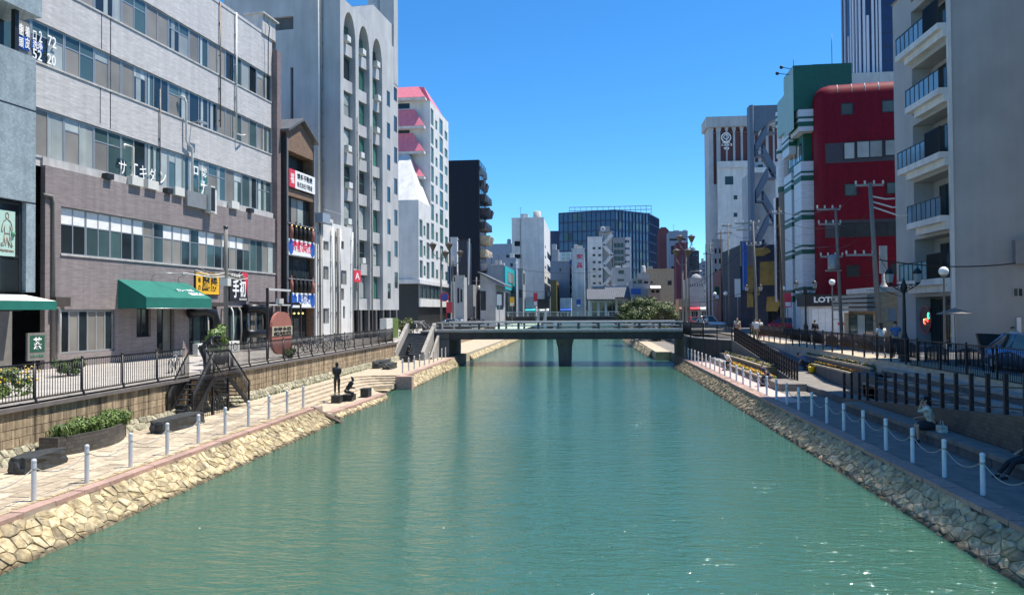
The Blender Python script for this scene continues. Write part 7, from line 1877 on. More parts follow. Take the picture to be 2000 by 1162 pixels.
def bush(name, label, c, rad, n, mt, s, seed, stems=True, cat='shrub', kclump=9, flat=.75):
    rg = random.Random(seed); c = Vector(c)
    t = thing(name, label, cat, c)
    cl = []
    for _ in range(kclump):
        a = rg.uniform(0, 6.28); r = rg.uniform(.1, .75); cl.append((c + Vector((math.cos(a) * rad[0] * r, math.sin(a) * rad[1] * r, rad[2] * rg.uniform(.35, 1.5)))  , min(rad) * rg.uniform(.35, .6)))
    leafmass(n, cl, rg, s).build('foliage', M[mt], t, kind='stuff')
    b = MB()
    for q, r in cl[:6]: b.path([c + Vector((rg.uniform(-.05, .05), rg.uniform(-.05, .05), 0)), c.lerp(q, .6) + Vector((0, 0, .1)), q], [.05 * min(1, rad[2]), .03 * min(1, rad[2]), .012], 5)
    b.build('stems', M['bark'], t)
    return t
bush('green_shrub', 'leafy shrub in front of the sliding windows behind the street railing', (-22.0, 29.6, ZL), (.6, 1.1, .42), 1800, 'leaf', .07, 1, kclump=26)
bush('flower_shrub', 'bank of yellow-flowering plants behind the street railing near the tea shop', (-18.2, 21.0, ZL), (.9, 2.0, .6), 5200, 'leaf_light', .06, 2, kclump=40)
b = MB(); rg = random.Random(4)
for k in range(90):
    c = Vector((rg.uniform(-18.7, -17.5), rg.uniform(19.4, 22.4), ZL + rg.uniform(.5, 1.0))); b.ball(c, .05, .05, .035, 5, 3)
b.build('yellow_blossoms', M['flower_yellow'], bpy.data.objects['flower_shrub'], kind='stuff')
t = bush('potted_tree', 'bushy young tree in a pot in front of the restaurant windows', (-18.6, 36.2, ZL + .5), (.6, .6, .9), 1700, 'leaf_light', .10, 3, cat='tree')
b = MB(); b.lathe([(0, 0), (.25, 0), (.33, .5), (.3, .52), (0, .45)], (-18.6, 36.2, ZL), 12); b.build('pot', M['dark_tile'], t)
bush('green_shrub', 'olive shrub beside the head of the bridge stair', (-17.6, 71.5, ZL), (1.0, 1.2, 1.1), 1400, 'leaf_olive', .13, 5)
bush('green_shrub', 'small weedy shrub against the rubble footing by the oval board', (-17.0, 41, ZL), (.4, .9, .35), 600, 'leaf', .07, 6)
bush('weed_patch', 'scattered weeds growing along the foot of the dark tiled wall', (10.9, 19.3, 1.19), (.08, 1.6, .06), 500, 'leaf_dark', .03, 8, cat='weeds')
# moss tufts on the rubble footing
b = MB(); rg = random.Random(12)
for k in range(420):
    y = rg.uniform(31, 52); p = Vector((-15.8 + rg.uniform(0, .12), y, ZP)); hh = rg.uniform(.04, .16); d = Vector((rg.uniform(-1, 1), rg.uniform(-1, 1), 0)) * .05
    b.poly([p, p + Vector((.03, .02, 0)), p + d + Vector((0, 0, hh))])
o = b.build('weeds', M['leaf'], kind='stuff'); o['label'] = 'thin weeds along the foot of the rubble footing'
# big shrub-like tree on the far bank
rg = random.Random(77); c = Vector((7.2, 103, .9))
t = thing('spreading_tree', 'wide low spreading tree on the bank beyond the girder bridge', 'tree', c)
cl = []
for _ in range(46):
    a = rg.uniform(0, 6.28); r = rg.uniform(0, 1) ** .6
    cl.append((c + Vector((math.cos(a) * 3.8 * r + .9, math.sin(a) * 4 * r, 3.5 + rg.uniform(-1.3, 2.3) * (1 - .55 * r) )), rg.uniform(.6, 1.25)))
leafmass(11000, cl, rg, .16).build('crown', M['leaf_olive'], t, kind='stuff')
b = MB(); b.path([c, c + Vector((.1, 0, 1.4)), c + Vector((0, .2, 2.4))], [.32, .25, .2], 8)
for q, r in cl[:14]: b.path([c + Vector((0, .1, 1.6)), c.lerp(q, .55) + Vector((0, 0, .5)), q], [.16, .09, .03], 5)
b.build('trunk', M['bark'], t)
bush('green_shrub', 'dark shrub at the foot of the spreading tree beyond the bridge', (9.6, 99, .8), (1.6, 2, 1.3), 1500, 'leaf_dark', .16, 9)

# ================================================================== vehicles
def car_mesh(t, paint, L_=4.2, W_=1.7, H_=1.5, seed=0):
    """along +Y, centred; body, cabin glass, wheels, lamps as parts (local coordinates)"""
    def loop(y, hw, zb, zt, zs): return [Vector((-hw, y, zb)), Vector((-hw * 1.02, y, zs)), Vector((-hw * .9, y, zt)), Vector((hw * .9, y, zt)), Vector((hw * 1.02, y, zs)), Vector((hw, y, zb))]
    prof = [(-.5, .72, .35, .62, .5), (-.485, .92, .25, .82, .55), (-.36, .98, .22, .90, .6), (-.2, 1, .22, .94, .6), (.1, 1, .22, .95, .6), (.36, .98, .22, .93, .6), (.485, .9, .25, .85, .55), (.5, .75, .35, .68, .5)]
    b = MB(); rings = [loop(y * L_, W_ / 2 * w_, zb, zt, zs) for y, w_, zb, zt, zs in prof]
    vs = [v for r in rings for v in r]; fs = []
    for i in range(len(rings) - 1):
        for k in range(6): fs.append((i * 6 + k, i * 6 + (k + 1) % 6, (i + 1) * 6 + (k + 1) % 6, (i + 1) * 6 + k))
    fs += [list(range(6)), [len(vs) - 6 + k for k in range(6)]]
    b.add(vs, fs, True); b.build('body', M[paint], None).parent = t
    cab = [(-.30, .80, .95, .96), (-.16, .74, H_ - .02, .95), (.18, .74, H_, .95), (.42, .80, .93, .96)]
    b = MB(); hw = W_ / 2
    q = [(-.26, .93, .9), (-.12, H_ - .03, .74), (.20, H_ - .02, .74), (.40, .93, .88)]
    L = [Vector((-hw * w_, y * L_, z)) for y, z, w_ in q]; Rr = [Vector((hw * w_, y * L_, z)) for y, z, w_ in q]
    b.poly(L); b.poly(Rr); 
    for i in (0, 2): b.poly([L[i], L[i + 1], Rr[i + 1], Rr[i]])
    b.build('cabin_glass', M['glass_dark'], None).parent = t
    b = MB(); up = Vector((0, 0, .03))
    b.hexa([L[1] , Rr[1], Rr[2], L[2], L[1] + up, Rr[1] + up, Rr[2] + up, L[2] + up])
    for S in (L, Rr):
        for i in (0, 2): b.path([S[i], S[i + 1]], .045, 6)
        b.path([(S[0] + S[3]) / 2, (S[1] + S[2]) / 2 + Vector((0, .0, 0))], .035, 5)
    b.build('roof', M[paint], None).parent = t
    for x in (-1, 1):
        for y in (-.30, .31):
            wl = MB(); c = Vector((x * (hw - .1), y * L_, .31))
            pr = [(.19, -.1), (.30, -.1), (.31, -.06), (.31, .06), (.30, .1), (.19, .1)]; n = 16; vs = []; fs = []
            for r, o_ in pr:
                for k in range(n): a = 2 * math.pi * k / n; vs.append(c + Vector((o_ * 1.0, r * math.cos(a), r * math.sin(a))))
            for i in range(len(pr) - 1):
                for k in range(n): fs.append((i * n + k, i * n + (k + 1) % n, (i + 1) * n + (k + 1) % n, (i + 1) * n + k))
            wl.add(vs, fs, True); wo = wl.build('wheel', M['rubber'], None); wo.parent = t
            rm = MB(); rm.prism([c + Vector((x * .075, .195 * math.cos(k * .5236), .195 * math.sin(k * .5236))) for k in range(12)], (x * .02, 0, 0)); ro = rm.build('rim', M['steel'], None); ro.parent = wo
        b = MB(); b.box(x * hw * .62 - .14, x * hw * .62 + .14, L_ * .488, L_ * .497, .58, .72); b.build('headlight', M['lamp_glass'], None).parent = t
        b = MB(); b.box(x * hw * .70 - .1, x * hw * .70 + .1, -L_ * .498, -L_ * .488, .6, .78); b.build('rear_lamp', M['red_lamp'], None).parent = t
        b = MB(); b.ball((x * (hw + .1), .16 * L_, .98), .1, .06, .07, 8, 6); b.build('mirror', M[paint], None).parent = t
t = thing('parked_car', 'shiny blue car cut by the picture edge behind the street fence', 'car', (17.35, 30.8, ZR), None, R(4)); car_mesh(t, 'car_blue')
t = thing('parked_car', 'silver-grey van-like car far along the street past the bridge', 'car', (15.6, 97, ZR), None, R(80)); car_mesh(t, 'car_silver', H_=1.7)
t = thing('parked_car', 'red car in front of the dark shop under the mural building', 'car', (23.0, 88, ZR), None, R(60)); car_mesh(t, 'car_red')
t = thing('parked_car', 'white car near the distant gate pillar on the sunlit bank', 'car', (-18.5, 120, ZL), None, R(85)); car_mesh(t, 'car_silver')
# metal sign-like trailer board by the white-shirted man
b = MB(); b.hexa([(18.0, 36.0, ZR + .55), (19.3, 36.0, ZR + .5), (19.3, 36.2, ZR + .5), (18.0, 36.2, ZR + .55), (17.85, 36.1, ZR + 1.35), (19.2, 36.1, ZR + 1.3), (19.2, 36.25, ZR + 1.3), (17.85, 36.25, ZR + 1.35)])
for x in (18.05, 19.2): b.tube((x, 36.1, ZR), (x, 36.1, ZR + .6), .03, 5)
b.build('slanted_board', M['frame_dark'], label='dark slanted board on legs beside the man in white', cat='board', at=(18.6, 36.1, ZR))

def bicycle(label, loc, rz, paint='frame_dark', group='parked bicycles'):
    t = thing('bicycle', label, 'bicycle', loc, group, rz)
    for y in (-.52, .52):
        b = MB(); b.path([(0, y + .32 * math.cos(k * .3927), .34 + .32 * math.sin(k * .3927)) for k in range(17)], .02, 5); w_ = b.build('wheel', M['rubber'], None); w_.parent = t
        b = MB()
        for k in range(8): b.tube((0, y, .34), (0, y + .3 * math.cos(k * .785), .34 + .3 * math.sin(k * .785)), .004, 3)
        b.build('spokes', M['steel'], None).parent = w_
    b = MB(); A, B, Cc, D = (0, -.52, .34), (0, -.05, .30), (0, -.16, .78), (0, .38, .82)
    for p, q in ((A, B), (A, Cc), (B, Cc), (B, D), (Cc, D), (D, (0, .52, .34)), (D, (0, .36, 1.0))): b.tube(p, q, .016, 5)
    b.build('frame', M[paint], None).parent = t
    b = MB(); b.path([(-.28, .25, 1.0), (-.1, .36, 1.02), (.1, .36, 1.02), (.28, .25, 1.0)], .014, 5); b.build('handlebar', M['steel'], None).parent = t
    b = MB(); b.ball((0, -.2, .86), .09, .14, .045, 8, 5); b.build('saddle', M['rubber'], None).parent = t
    b = MB(); b.box(-.16, .16, .5, .78, .78, 1.0); b.build('basket', M['chain'], None).parent = t
    return t
bicycle('bicycle parked at the head of the bridge stair, nearest the railing', (-15.6, 67.4, 3.0), R(20), 'steel')
bicycle('bicycle parked at the head of the bridge stair, nearest the shrub', (-14.9, 68.0, 3.0), R(70), 'steel')
for k in range(7):
    bicycle(f'{ORD[k]} bicycle parked behind the street railing below the white pipes, counted from the oval board', (-17.6 - .1 * (k % 2), 44.5 + 1.15 * k + (1.5 if k > 3 else 0), ZL), R(75 + 8 * (k % 3)), ['frame_dark', 'steel', 'bluegrey_wall'][k % 3])
bicycle('bicycle standing on the street just behind the iron double stair', (-17.8, 30.6, ZL), R(15), 'steel')

# ================================================================== street furniture, sunlit bank
def onF(fr, x, y, w=0): u, z = fr.px(x, y, w); return fr.pt(u, w, z)
t = thing('oval_board', 'tall oval red-wood signboard with pale characters in a metal frame', 'signboard', (-17.2, 41.6, ZL))
q0, q1 = onX(545, 609, -17.3), onX(545, 692, -17.3); yc, zc, hz = q0.y, (q0.z + q1.z) / 2, (q0.z - q1.z) / 2; ya, yb = onX(526, 650, -17.3).y, onX(566, 650, -17.3).y; hy = abs(yb - ya) / 2; yc = (ya + yb) / 2
def oval(hy, hz, n=28, e=2.6): return [(hy * math.copysign(abs(math.cos(k * 2 * math.pi / n)) ** (2 / e), math.cos(k * 2 * math.pi / n)), hz * math.copysign(abs(math.sin(k * 2 * math.pi / n)) ** (2 / e), math.sin(k * 2 * math.pi / n))) for k in range(n)]
b = MB(); b.prism([(-17.3, yc + a, zc + c) for a, c in oval(hy, hz)], (.14, 0, 0)); b.build('oval_panel', M['wood_red'], t)
fo = Fr((-17.15, yc), 0)
b = MB(); b.fbox(fo, -hy * .99, hy * .99, .0, .012, zc - hz * .12, zc + hz * .32); b.build('pale_band', M['paver_far'], t)
lettering('お好み焼', fo, -hy * .85, hy * .85, zc + hz * .12, zc + hz * .29, .02, 'ink_black', t, .03); lettering('鉄板焼', fo, -hy * .85, hy * .85, zc - hz * .09, zc + hz * .08, .02, 'ink_black', t, .03)
for yy in (yc - hy - .25, yc + hy + .1):
    b = MB(); b.box(-17.38, -17.26, yy, yy + .12, ZL, zc + hz + 1.3); b.build('frame_post', M['brown_metal'], t)
b = MB(); b.box(-17.36, -17.28, yc - hy - .25, yc + hy + .2, zc + hz + 1.18, zc + hz + 1.3); b.box(-17.36, -17.28, yc - hy - .25, yc + hy + .2, zc + hz + .35, zc + hz + .42); b.build('frame_bar', M['steel'], t)
b = MB(); b.box(-17.4, -17.2, yc - .3, yc + .3, zc + hz + .45, zc + hz + .75); b.build('lamp_box', M['sill'], t)

# black ducts and restaurant clutter
def duct(label, pts, r): 
    b = MB(); b.path(pts, r, 10); b.build('exhaust_duct', M['duct'], label=label, cat='duct', at=tuple(pts[0]))
duct('fat black exhaust duct bending down under the green awning', [FA.pt(6.2, .5, 4.9), FA.pt(7.0, 1.0, 5.1), FA.pt(7.7, 1.2, 4.9), FA.pt(7.9, 1.2, 4.4), FA.pt(7.9, 1.2, 2.6)], .32)
duct('black exhaust duct with a bend behind the potted tree', [FA.pt(12.4, .6, 5.2), FA.pt(13.6, .9, 5.25), FA.pt(14.4, 1.1, 5.0), FA.pt(14.6, 1.1, 4.4), FA.pt(14.6, 1.1, 3.0)], .34)
duct('horizontal black duct low in front of the restaurant windows', [FA.pt(10.8, 1.6, 3.5), FA.pt(12.0, 1.7, 3.5), FA.pt(14.4, 1.7, 3.4)], .3)
for k, (u, z) in enumerate(((8.6, 2.3), (9.6, 2.3), (5.9, 2.3))):
    t = thing('air_conditioner', ['white outdoor unit in front of the restaurant, nearer the black duct', 'white outdoor unit in front of the restaurant, nearer the potted tree', 'white outdoor unit tucked under the green awning'][k], 'air conditioner', FA.pt(u, 1.2, z))
    b = MB(); b.fbox(FA, u, u + .85, 1.0, 1.35, z + .06, z + .75); b.build('case', M['ac'], t)
    b = MB(); c = FA.pt(u + .36, 1.352, z + .4); b.path([c + FA.u * .24 * math.cos(a * .5236) + Vector((0, 0, .24 * math.sin(a * .5236))) for a in range(13)], .02, 4); b.path([c - FA.u * .22, c + FA.u * .22], .012, 4); b.path([c - Vector((0, 0, .22)), c + Vector((0, 0, .22))], .012, 4); b.build('fan_grille', M['frame_dark'], t)
for k in range(9):
    u = 8.2 + k * .95; b = MB(); b.path([FA.pt(u, .35, 5.3), FA.pt(u, .5, 5.0), FA.pt(u + .06, .5, 3.6), FA.pt(u, .45, 2.5)], .05 + .02 * (k % 3), 6)
    b.build('drain_pipe', M[['pipe_white', 'pole_conc', 'frame_alu'][k % 3]], bpy.data.objects['office_building'])

# thin metal pole with cable bundle
px_, q = 441, onX(441, 700, -19.0)
t = thing('utility_pole', 'slim grey pole with a white cable bundle in front of the office block', 'pole', (-19.0, q.y, ZL))
zt_ = onX(440, 446, -19.0).z; zb_ = onX(440, 540, -19.0).z
b = MB(); b.path([(-19, q.y, ZL), (-19, q.y, zb_ + 1), (-19, q.y, zt_)], [.13, .11, .1], 10); b.build('pole', M['pole_conc'], t)
b = MB(); b.lathe([(.12, 0), (.12, .12), (0, .14)], (-19, q.y, zt_), 10); b.build('cap', M['frame_dark'], t)
for k in range(4):
    b = MB(); z = zb_ + .1 * k; b.path([(-19.6, q.y - 3.2 + .6 * k, z + .05), (-19.2, q.y - 1.2, z - .1 - .05 * k), (-19.0, q.y, z), (-19.1, q.y + 1.6, z - .12), (-19.5, q.y + 3.6 - .3 * k, z + .05)], .028, 5); b.build('cable', M[['pipe_white', 'pole_conc'][k % 2]], t)
b = MB(); b.box(-19.25, -18.8, q.y - .2, q.y + .2, zb_ - .5, zb_ - .1); b.build('junction_box', M['ac'], t)

def twin_lamp(name, label, x, y, z0, h, mt='pole_conc', spread=.75, up=True):
    t = thing(name, label, 'street lamp', (x, y, z0))
    b = MB(); b.path([(x, y, z0), (x, y, z0 + h * .5), (x, y, z0 + h)], [.11, .085, .06], 8); b.build('pole', M[mt], t)
    b = MB(); b.lathe([(.18, 0), (.16, .6), (.11, .7)], (x, y, z0), 10); b.build('base', M[mt], t)
    for s in (-1, 1):
        b = MB(); b.path([(x, y, z0 + h - .9), (x + s * spread * .5, y, z0 + h - .75), (x + s * spread, y, z0 + h - .35), (x + s * spread, y, z0 + h - .1)], .04, 6); b.build('arm', M[mt], t)
        b = MB(); b.lathe([(.10, 0), (.34, .5), (.36, .56), (.05, .72), (0, .8)], (x + s * spread, y, z0 + h - .1), 8, False); b.build('lantern', M['frame_bronze'], t)
    return t
twin_lamp('twin_street_lamp', 'grey twin-lantern street lamp standing at the bridge end by the blue road sign', *(lambda q: (q.x, q.y, 3.1))(onY(862, 640, 67)), 7.5)
twin_lamp('twin_street_lamp', 'second twin-lantern lamp just behind the one by the blue road sign', *(lambda q: (q.x, q.y, 3.1))(onY(885, 630, 72.5)), 7.2)
twin_lamp('twin_street_lamp', 'tall twin-lantern lamp on the bridge end before the maroon block', *(lambda q: (q.x, q.y, 3.1))(onY(1341, 640, 71.8)), 8.3, spread=.55)
twin_lamp('twin_street_lamp', 'slightly shorter twin-lantern lamp close to the tall one before the maroon block', *(lambda q: (q.x, q.y, 3.1))(onY(1334, 640, 67)), 6.6, spread=.5)
# road sign and red flag at the bridge end
q = onY(868, 580, 66.4); t = thing('road_sign', 'round blue no-parking sign with a red bar on the lamp by the bridge', 'road sign', tuple(q))
fq = Fr((q.x, q.y), 90); 
def disc(r, w_, n=20): return [fq.pt(r * math.cos(k * 2 * math.pi / n), w_, q.z + r * math.sin(k * 2 * math.pi / n)) for k in range(n)]
b = MB(); b.prism(disc(.42, 0), -fq.n * .03); b.build('red_disc', M['sign_red'], t)
b = MB(); b.prism(disc(.33, .004), fq.n * .004); b.build('blue_disc', M['sign_blue'], t)
b = MB(); b.beam(fq.pt(-.27, .012, q.z + .27), fq.pt(.27, .012, q.z - .27), .012, .09, up=(0, -1, 0)); b.build('bar', M['sign_red'], t)
qa, qb = onY(872, 590, 66.6), onY(883, 611, 66.6); b = MB(); b.box(qa.x, qb.x, 66.55, 66.6, qb.z, qa.z); b.tube((qa.x, 66.58, qb.z - .6), (qa.x, 66.58, qa.z + .1), .02, 5); b.build('red_banner', M['sign_red'], label='bright red upright banner under the blue road sign', cat='banner', at=(qa.x, 66.6, qb.z))
qa, qb = onX(755, 638, -17.6), onX(778, 621, -17.6)
b = MB(); b.box(-18.2, -17.6, qa.y, (qa.y + qb.y) / 2, ZL + .2, qb.z); b.build('street_box', M['ac'], label='pale street cabinet behind the railing, joined to a lime one', cat='cabinet', at=(-18, qa.y, ZL))
b = MB(); b.box(-18.2, -17.6, (qa.y + qb.y) / 2 + .02, qb.y, ZL + .2, qb.z); b.build('street_box', M['leaf_light'], label='lime-yellow street cabinet behind the railing next to a pale one', cat='cabinet', at=(-18, qb.y, ZL))
def one_lamp(label, x, y, z0, h, reach):
    t = thing('street_lamp', label, 'street lamp', (x, y, z0)); b = MB(); b.path([(x, y, z0), (x, y, z0 + h * .9), (x + reach * .15, y, z0 + h), (x + reach, y, z0 + h + .1)], [.1, .07, .06, .05], 7); b.build('pole', M['pole_conc'], t)
    b = MB(); b.ball((x + reach, y, z0 + h + .06), .32, .2, .1, 10, 6); b.build('lamp_head', M['frame_alu'], t)
q = onY(1018, 600, 140); one_lamp('tall single-arm street lamp in front of the blank grey tower', q.x, 140, ZL, 11.5, -.9)
q = onY(1346, 600, 110); one_lamp('curved single-arm street lamp before the grey hall with a dome', q.x, 110, ZR, 8.0, 1.6)
for k, (x, y, lab) in enumerate(((-19, 128, 'utility pole with a transformer before the grey tower'), (-19.5, 112, 'thin utility pole next to the teal shop'))):
    t = thing('utility_pole', lab, 'pole', (x, y, ZL)); b = MB(); b.path([(x, y, ZL), (x, y, ZL + 8.5)], [.15, .1], 8); b.build('pole', M['pole_conc'], t)
    b = MB(); b.box(x - .7, x + .7, y - .04, y + .04, ZL + 7.8, ZL + 7.9); b.build('crossarm', M['metal_roof'], t)
    b = MB(); b.lathe([(.28, 0), (.28, .8), (0, .85)], (x + .4, y, ZL + 6.2), 10); b.build('transformer', M['metal_roof'], t)
railing('bank_fence', 'dark fence along the sunlit bank beyond the girder bridge', [(-16.3, 73, ZL), (-16.3, 129, ZL)], 1.2, [2.0 * k for k in range(29)], bar_sp=.16, bar_r=.02, cap=False)
railing('bank_fence', 'dark fence along the shaded bank beyond the girder bridge', [(11.2, 73, ZR), (11.2, 129, ZR)], 1.2, [2.0 * k for k in range(29)], bar_sp=.16, bar_r=.02, cap=False)

# ================================================================== street furniture, shaded bank
def globe_lamp(label, px, py, Y, X=None):
    q = onX(px, py, X) if X else onY(px, py, Y); x, y, zt = q.x, q.y, q.z
    t = thing('globe_lamp', label, 'street lamp', (x, y, ZR), 'globe street lamps')
    b = MB(); b.path([(x, y, ZR), (x, y, zt - .5), (x, y, zt - .24)], [.08, .05, .05], 8); b.lathe([(.14, 0), (.12, .5), (.08, .6)], (x, y, ZR), 8); b.build('pole', M['pole_conc'], t)
    b = MB(); b.lathe([(.05, -.3), (.16, -.24), (.18, -.18)], (x, y, zt), 12); b.build('collar', M['metal_roof'], t)
    b = MB(); b.ball((x, y, zt), .25, n=16, m=10); b.build('globe', M['globe'], t); return t
globe_lamp('white globe lamp in front of the balconies of the beige apartment building', 1843, 530, 42)
globe_lamp('white globe lamp in front of the red building', 1625, 551, 64)
globe_lamp('white globe lamp in front of the green-striped white building', 1529, 563, 78)
globe_lamp('white globe lamp in the far street, nearer the mural building', 1417, 573, 92)
globe_lamp('white globe lamp in the far street, nearer the distant poles', 1396, 574, 104)
def ornate(label, px, py, Y, spread_px):
    q = onY(px, py, Y); x, y, zt = q.x, q.y, q.z; s_ = spread_px * Y / 1450
    t = thing('ornate_lamp', label, 'street lamp', (x, y, ZR))
    b = MB(); b.lathe([(.28, 0), (.28, .12), (.2, .2), (.17, 1.0), (.2, 1.1), (.13, 1.25), (.085, 1.45), (.07, 2.6), (.055, zt - ZR - .4), (.1, zt - ZR - .3), (.14, zt - ZR - .1), (.05, zt - ZR + .2), (0, zt - ZR + .35)], (x, y, ZR), 12); b.build('pole', M['black_metal'], t)
    for s in (-1, 1):
        b = MB(); b.beam((x, y, zt), (x + s * s_, y, zt), .05)
        b.path([(x + s * s_ * (.15 + .1 * math.cos(k * .785)), y, zt - .16 + .1 * math.sin(k * .785)) for k in range(9)], .018, 4); b.path([(x + s * s_ * (.5 + .12 * math.cos(k * .785)), y, zt - .12 + .09 * math.sin(k * .785)) for k in range(9)], .016, 4); b.path([(x, y, zt - .4), (x + s * s_ * .4, y, zt - .22), (x + s * s_, y, zt)], .02, 4)
        b.build('arm', M['black_metal'], t)
        b = MB(); c = (x + s * s_, y, zt); b.lathe([(.05, 0), (.12, .08), (.19, .5), (.22, .52), (.12, .68), (.04, .74), (.0, .86)], c, 6, False); ln = b.build('lantern', M['black_metal'], t)
        b = MB(); b.lathe([(.125, .1), (.192, .48)], c, 6, False); b.build('lantern_glass', M['lamp_glass'], ln)
ornate('black ornate double lantern post with a thick base by the street fence', 1765, 556, 35, 25)
ornate('black ornate double lantern post in front of the white shutter shop', 1573, 566, 62, 17)
ornate('black ornate double lantern post beside the mural building', 1472, 570, 76, 13)

def upole(label, px, ytop, Y, arms, transformer=False, lean=0, wood='pole_conc', r=.12):
    q = onY(px, ytop, Y); x, y, zt = q.x, q.y, q.z
    t = thing('utility_pole', label, 'pole', (x, y, ZR))
    b = MB(); b.path([(x + lean, y, ZR), (x + lean * .5, y, (ZR + zt) / 2), (x, y, zt)], [r, r * .85, r * .65], 10); b.build('pole', M[wood], t)
    for dz, xa, xb in arms:
        z = zt - dz; b = MB(); b.box(x + xa, x + xb, y - .06, y + .06, z - .06, z + .06); b.build('crossarm', M['metal_roof'], t)
        b = MB()
        n = 3
        for k in range(n + 1):
            xx = x + xa + (xb - xa) * k / n; b.lathe([(.03, 0), (.07, .06), (.04, .12), (.07, .18), (0, .24)], (xx, y, z + .06), 7)
        b.build('insulators', M['ac'], t)
    if transformer:
        b = MB(); b.lathe([(0, 0), (.32, 0), (.34, .1), (.34, .9), (.2, 1.02), (0, 1.05)], (x - .25, y - .1, zt - 4.2), 12); b.build('transformer', M['metal_roof'], t)
        b = MB(); b.box(x - .7, x + .3, y - .1, y + .1, zt - 4.3, zt - 4.2); b.build('bracket', M['metal_roof'], t)
    for k in range(6):
        z = ZR + 1.8 + k * .9; b = MB(); b.tube((x - .3, y, z), (x + .3, y, z), .015, 4); b.build('step_bolt', M['frame_dark'], t)
    return Vector((x, y, zt))
A = upole('tall concrete utility pole in front of the brick kiosk and red building', 1699, 357, 46, [(.15, -.8, .75), (4.3, -1.4, .1)], r=.16, lean=.45)
B = upole('utility pole with a transformer and long crossarm before the red building', 1632, 406, 52, [(.1, -1.2, .3), (1.1, -1.1, .3), (3.3, -1.0, .4)], True, lean=.3)
C_ = upole('brown utility pole between the mural building and the striped white building', 1521, 405, 74, [(.6, -.6, .6)], wood='bark', lean=.3)
D = upole('utility pole with stacked crossarms in front of the mural building', 1471, 432, 70, [(.2, -1.6, .5), (.8, -1.5, .4), (2.2, -.6, .6)], lean=.25)
E_ = upole('slender utility pole past the mural building, nearer the stair fin', 1422, 437, 98, [(.3, -.8, .5), (1.2, -.5, .5)])
F_ = upole('slender utility pole past the mural building, nearer the canal', 1408, 452, 108, [(.3, -.5, .5)], wood='bark')
G_ = upole('dark distant pole with ladder-like top at the end of the street', 1387, 476, 130, [(.2, -.2, .5), (1.0, -.2, .5), (1.8, -.2, .5)], wood='frame_dark')
H_ = upole('shorter dark distant pole at the end of the street', 1380, 492, 138, [(.4, -.6, .4)], wood='frame_dark')
def wire(label, p, q, sag, r=.018):
    p, q = Vector(p), Vector(q); b = MB(); b.path([p.lerp(q, k / 12) - Vector((0, 0, sag * (1 - (k / 6 - 1) ** 2))) for k in range(13)], r, 4); b.build('power_line', M['wire'], label=label, cat='power line', group='overhead wires on the shaded bank', at=tuple(p))
V = Vector
wire('thick cable running from the kiosk pole to the beige building sign', A + V((0, 0, -4.5)), FBG.pt(FBG.U(1984, 512), .3, FBG.Z(1984, 514)), .35, .035)
names = ['kiosk pole', 'transformer pole', 'brown pole', 'stacked-crossarm pole', 'slender pole nearer the fin', 'slender pole nearer the canal', 'ladder-top pole', 'shorter dark pole']
pts = [A, B, C_, D, E_, F_, G_, H_]
for i in range(7):
    for j, (dx, dz, lab) in enumerate(((-.6, -.1, 'upper'), (.4, -1.2, 'middle'), (-.2, -2.6, 'lower'))):
        wire(f'{lab} wire from the {names[i]} to the {names[i + 1]}', pts[i] + V((dx, 0, dz)), pts[i + 1] + V((dx * .8, 0, dz)), .5)
wire('wire from the kiosk pole to the corner of the beige building', A + V((.3, 0, -4.0)), (22.0, 55, A.z - 5.6), .3)
wire('second wire from the transformer pole to the corner of the beige building', B + V((.3, 0, -3.0)), (22.0, 54.5, B.z - 6.0), .5)
for k in range(3):
    b = MB(); p = A + V((.9 + .35 * k, 0, -1.0 - .5 * k)); b.path([A + V((0, 0, -.8 - .3 * k)), p, p + V((.5, 0, .02))], .05, 5); b.build('line_clamp', M['ac'], label=f'{ORD[k]} pale line clamp hanging near the top of the kiosk pole, from above', cat='line clamp', group='line clamps')
b = MB(); c = V((21.3, 45.5, ZR)); b.lathe([(.02, 2.55), (.05, 2.5), (1.0, 2.2), (1.0, 2.15), (.04, 2.38)], c, 8, False); b.tube(c, c + V((0, 0, 2.5)), .03, 6); b.build('parasol', M['pole_conc'], label='pale parasol beside the bar doorway of the beige building', cat='parasol', at=tuple(c))
b = MB(); c = V((14.5, 63.0, ZR)); b.box(c.x - .5, c.x + .5, c.y, c.y + .1, ZR + .3, ZR + .6); b.build('street_notice', M['sign_red'], label='low red notice panel behind the brown street fence', cat='notice', at=tuple(c))
# ================================================================== small distant street life
def shop(label, xa, xb, yt, Y, wallm, awn, z0, name='small_shop'):
    f = FY(Y); u0, u1 = f.U(xa, 590), f.U(xb, 590); z1 = f.Z(xa, yt)
    t = thing(name, label, 'shop', f.pt((u0 + u1) / 2, -1, z0))
    b = MB(); wall(b, f, u0, u1, z0, z1, [(u0 + .3, u1 - .3, z0 + .05, z0 + 2.2)], rec=.3); shell(b, f, u0, u1, z0, z1, 5); b.build('wall', M[wallm], t)
    window(t, f, u0 + .32, u1 - .32, z0 + .06, z0 + 2.18, ['glass_dark', 'glass_teal', 'glass_dark'], w=-.15, name='shopfront')
    b = MB(); b.hexa([f.pt(u0, 1.0, z0 + 2.35), f.pt(u1, 1.0, z0 + 2.35), f.pt(u1, .01, z0 + 2.5), f.pt(u0, .01, z0 + 2.5), f.pt(u0, 1.0, z0 + 2.6), f.pt(u1, 1.0, z0 + 2.6), f.pt(u1, .01, z0 + 3.0), f.pt(u0, .01, z0 + 3.0)]); b.build('awning', M[awn], t)
shop('small shop with a red awning at the far end of the shaded street', 1347, 1366, 578, 148, 'beige_wall', 'sign_red', ZR)
shop('small shop with an orange awning next to the red-awning one', 1326, 1345, 584, 140, 'tan_brick', 'wood_red', ZR)
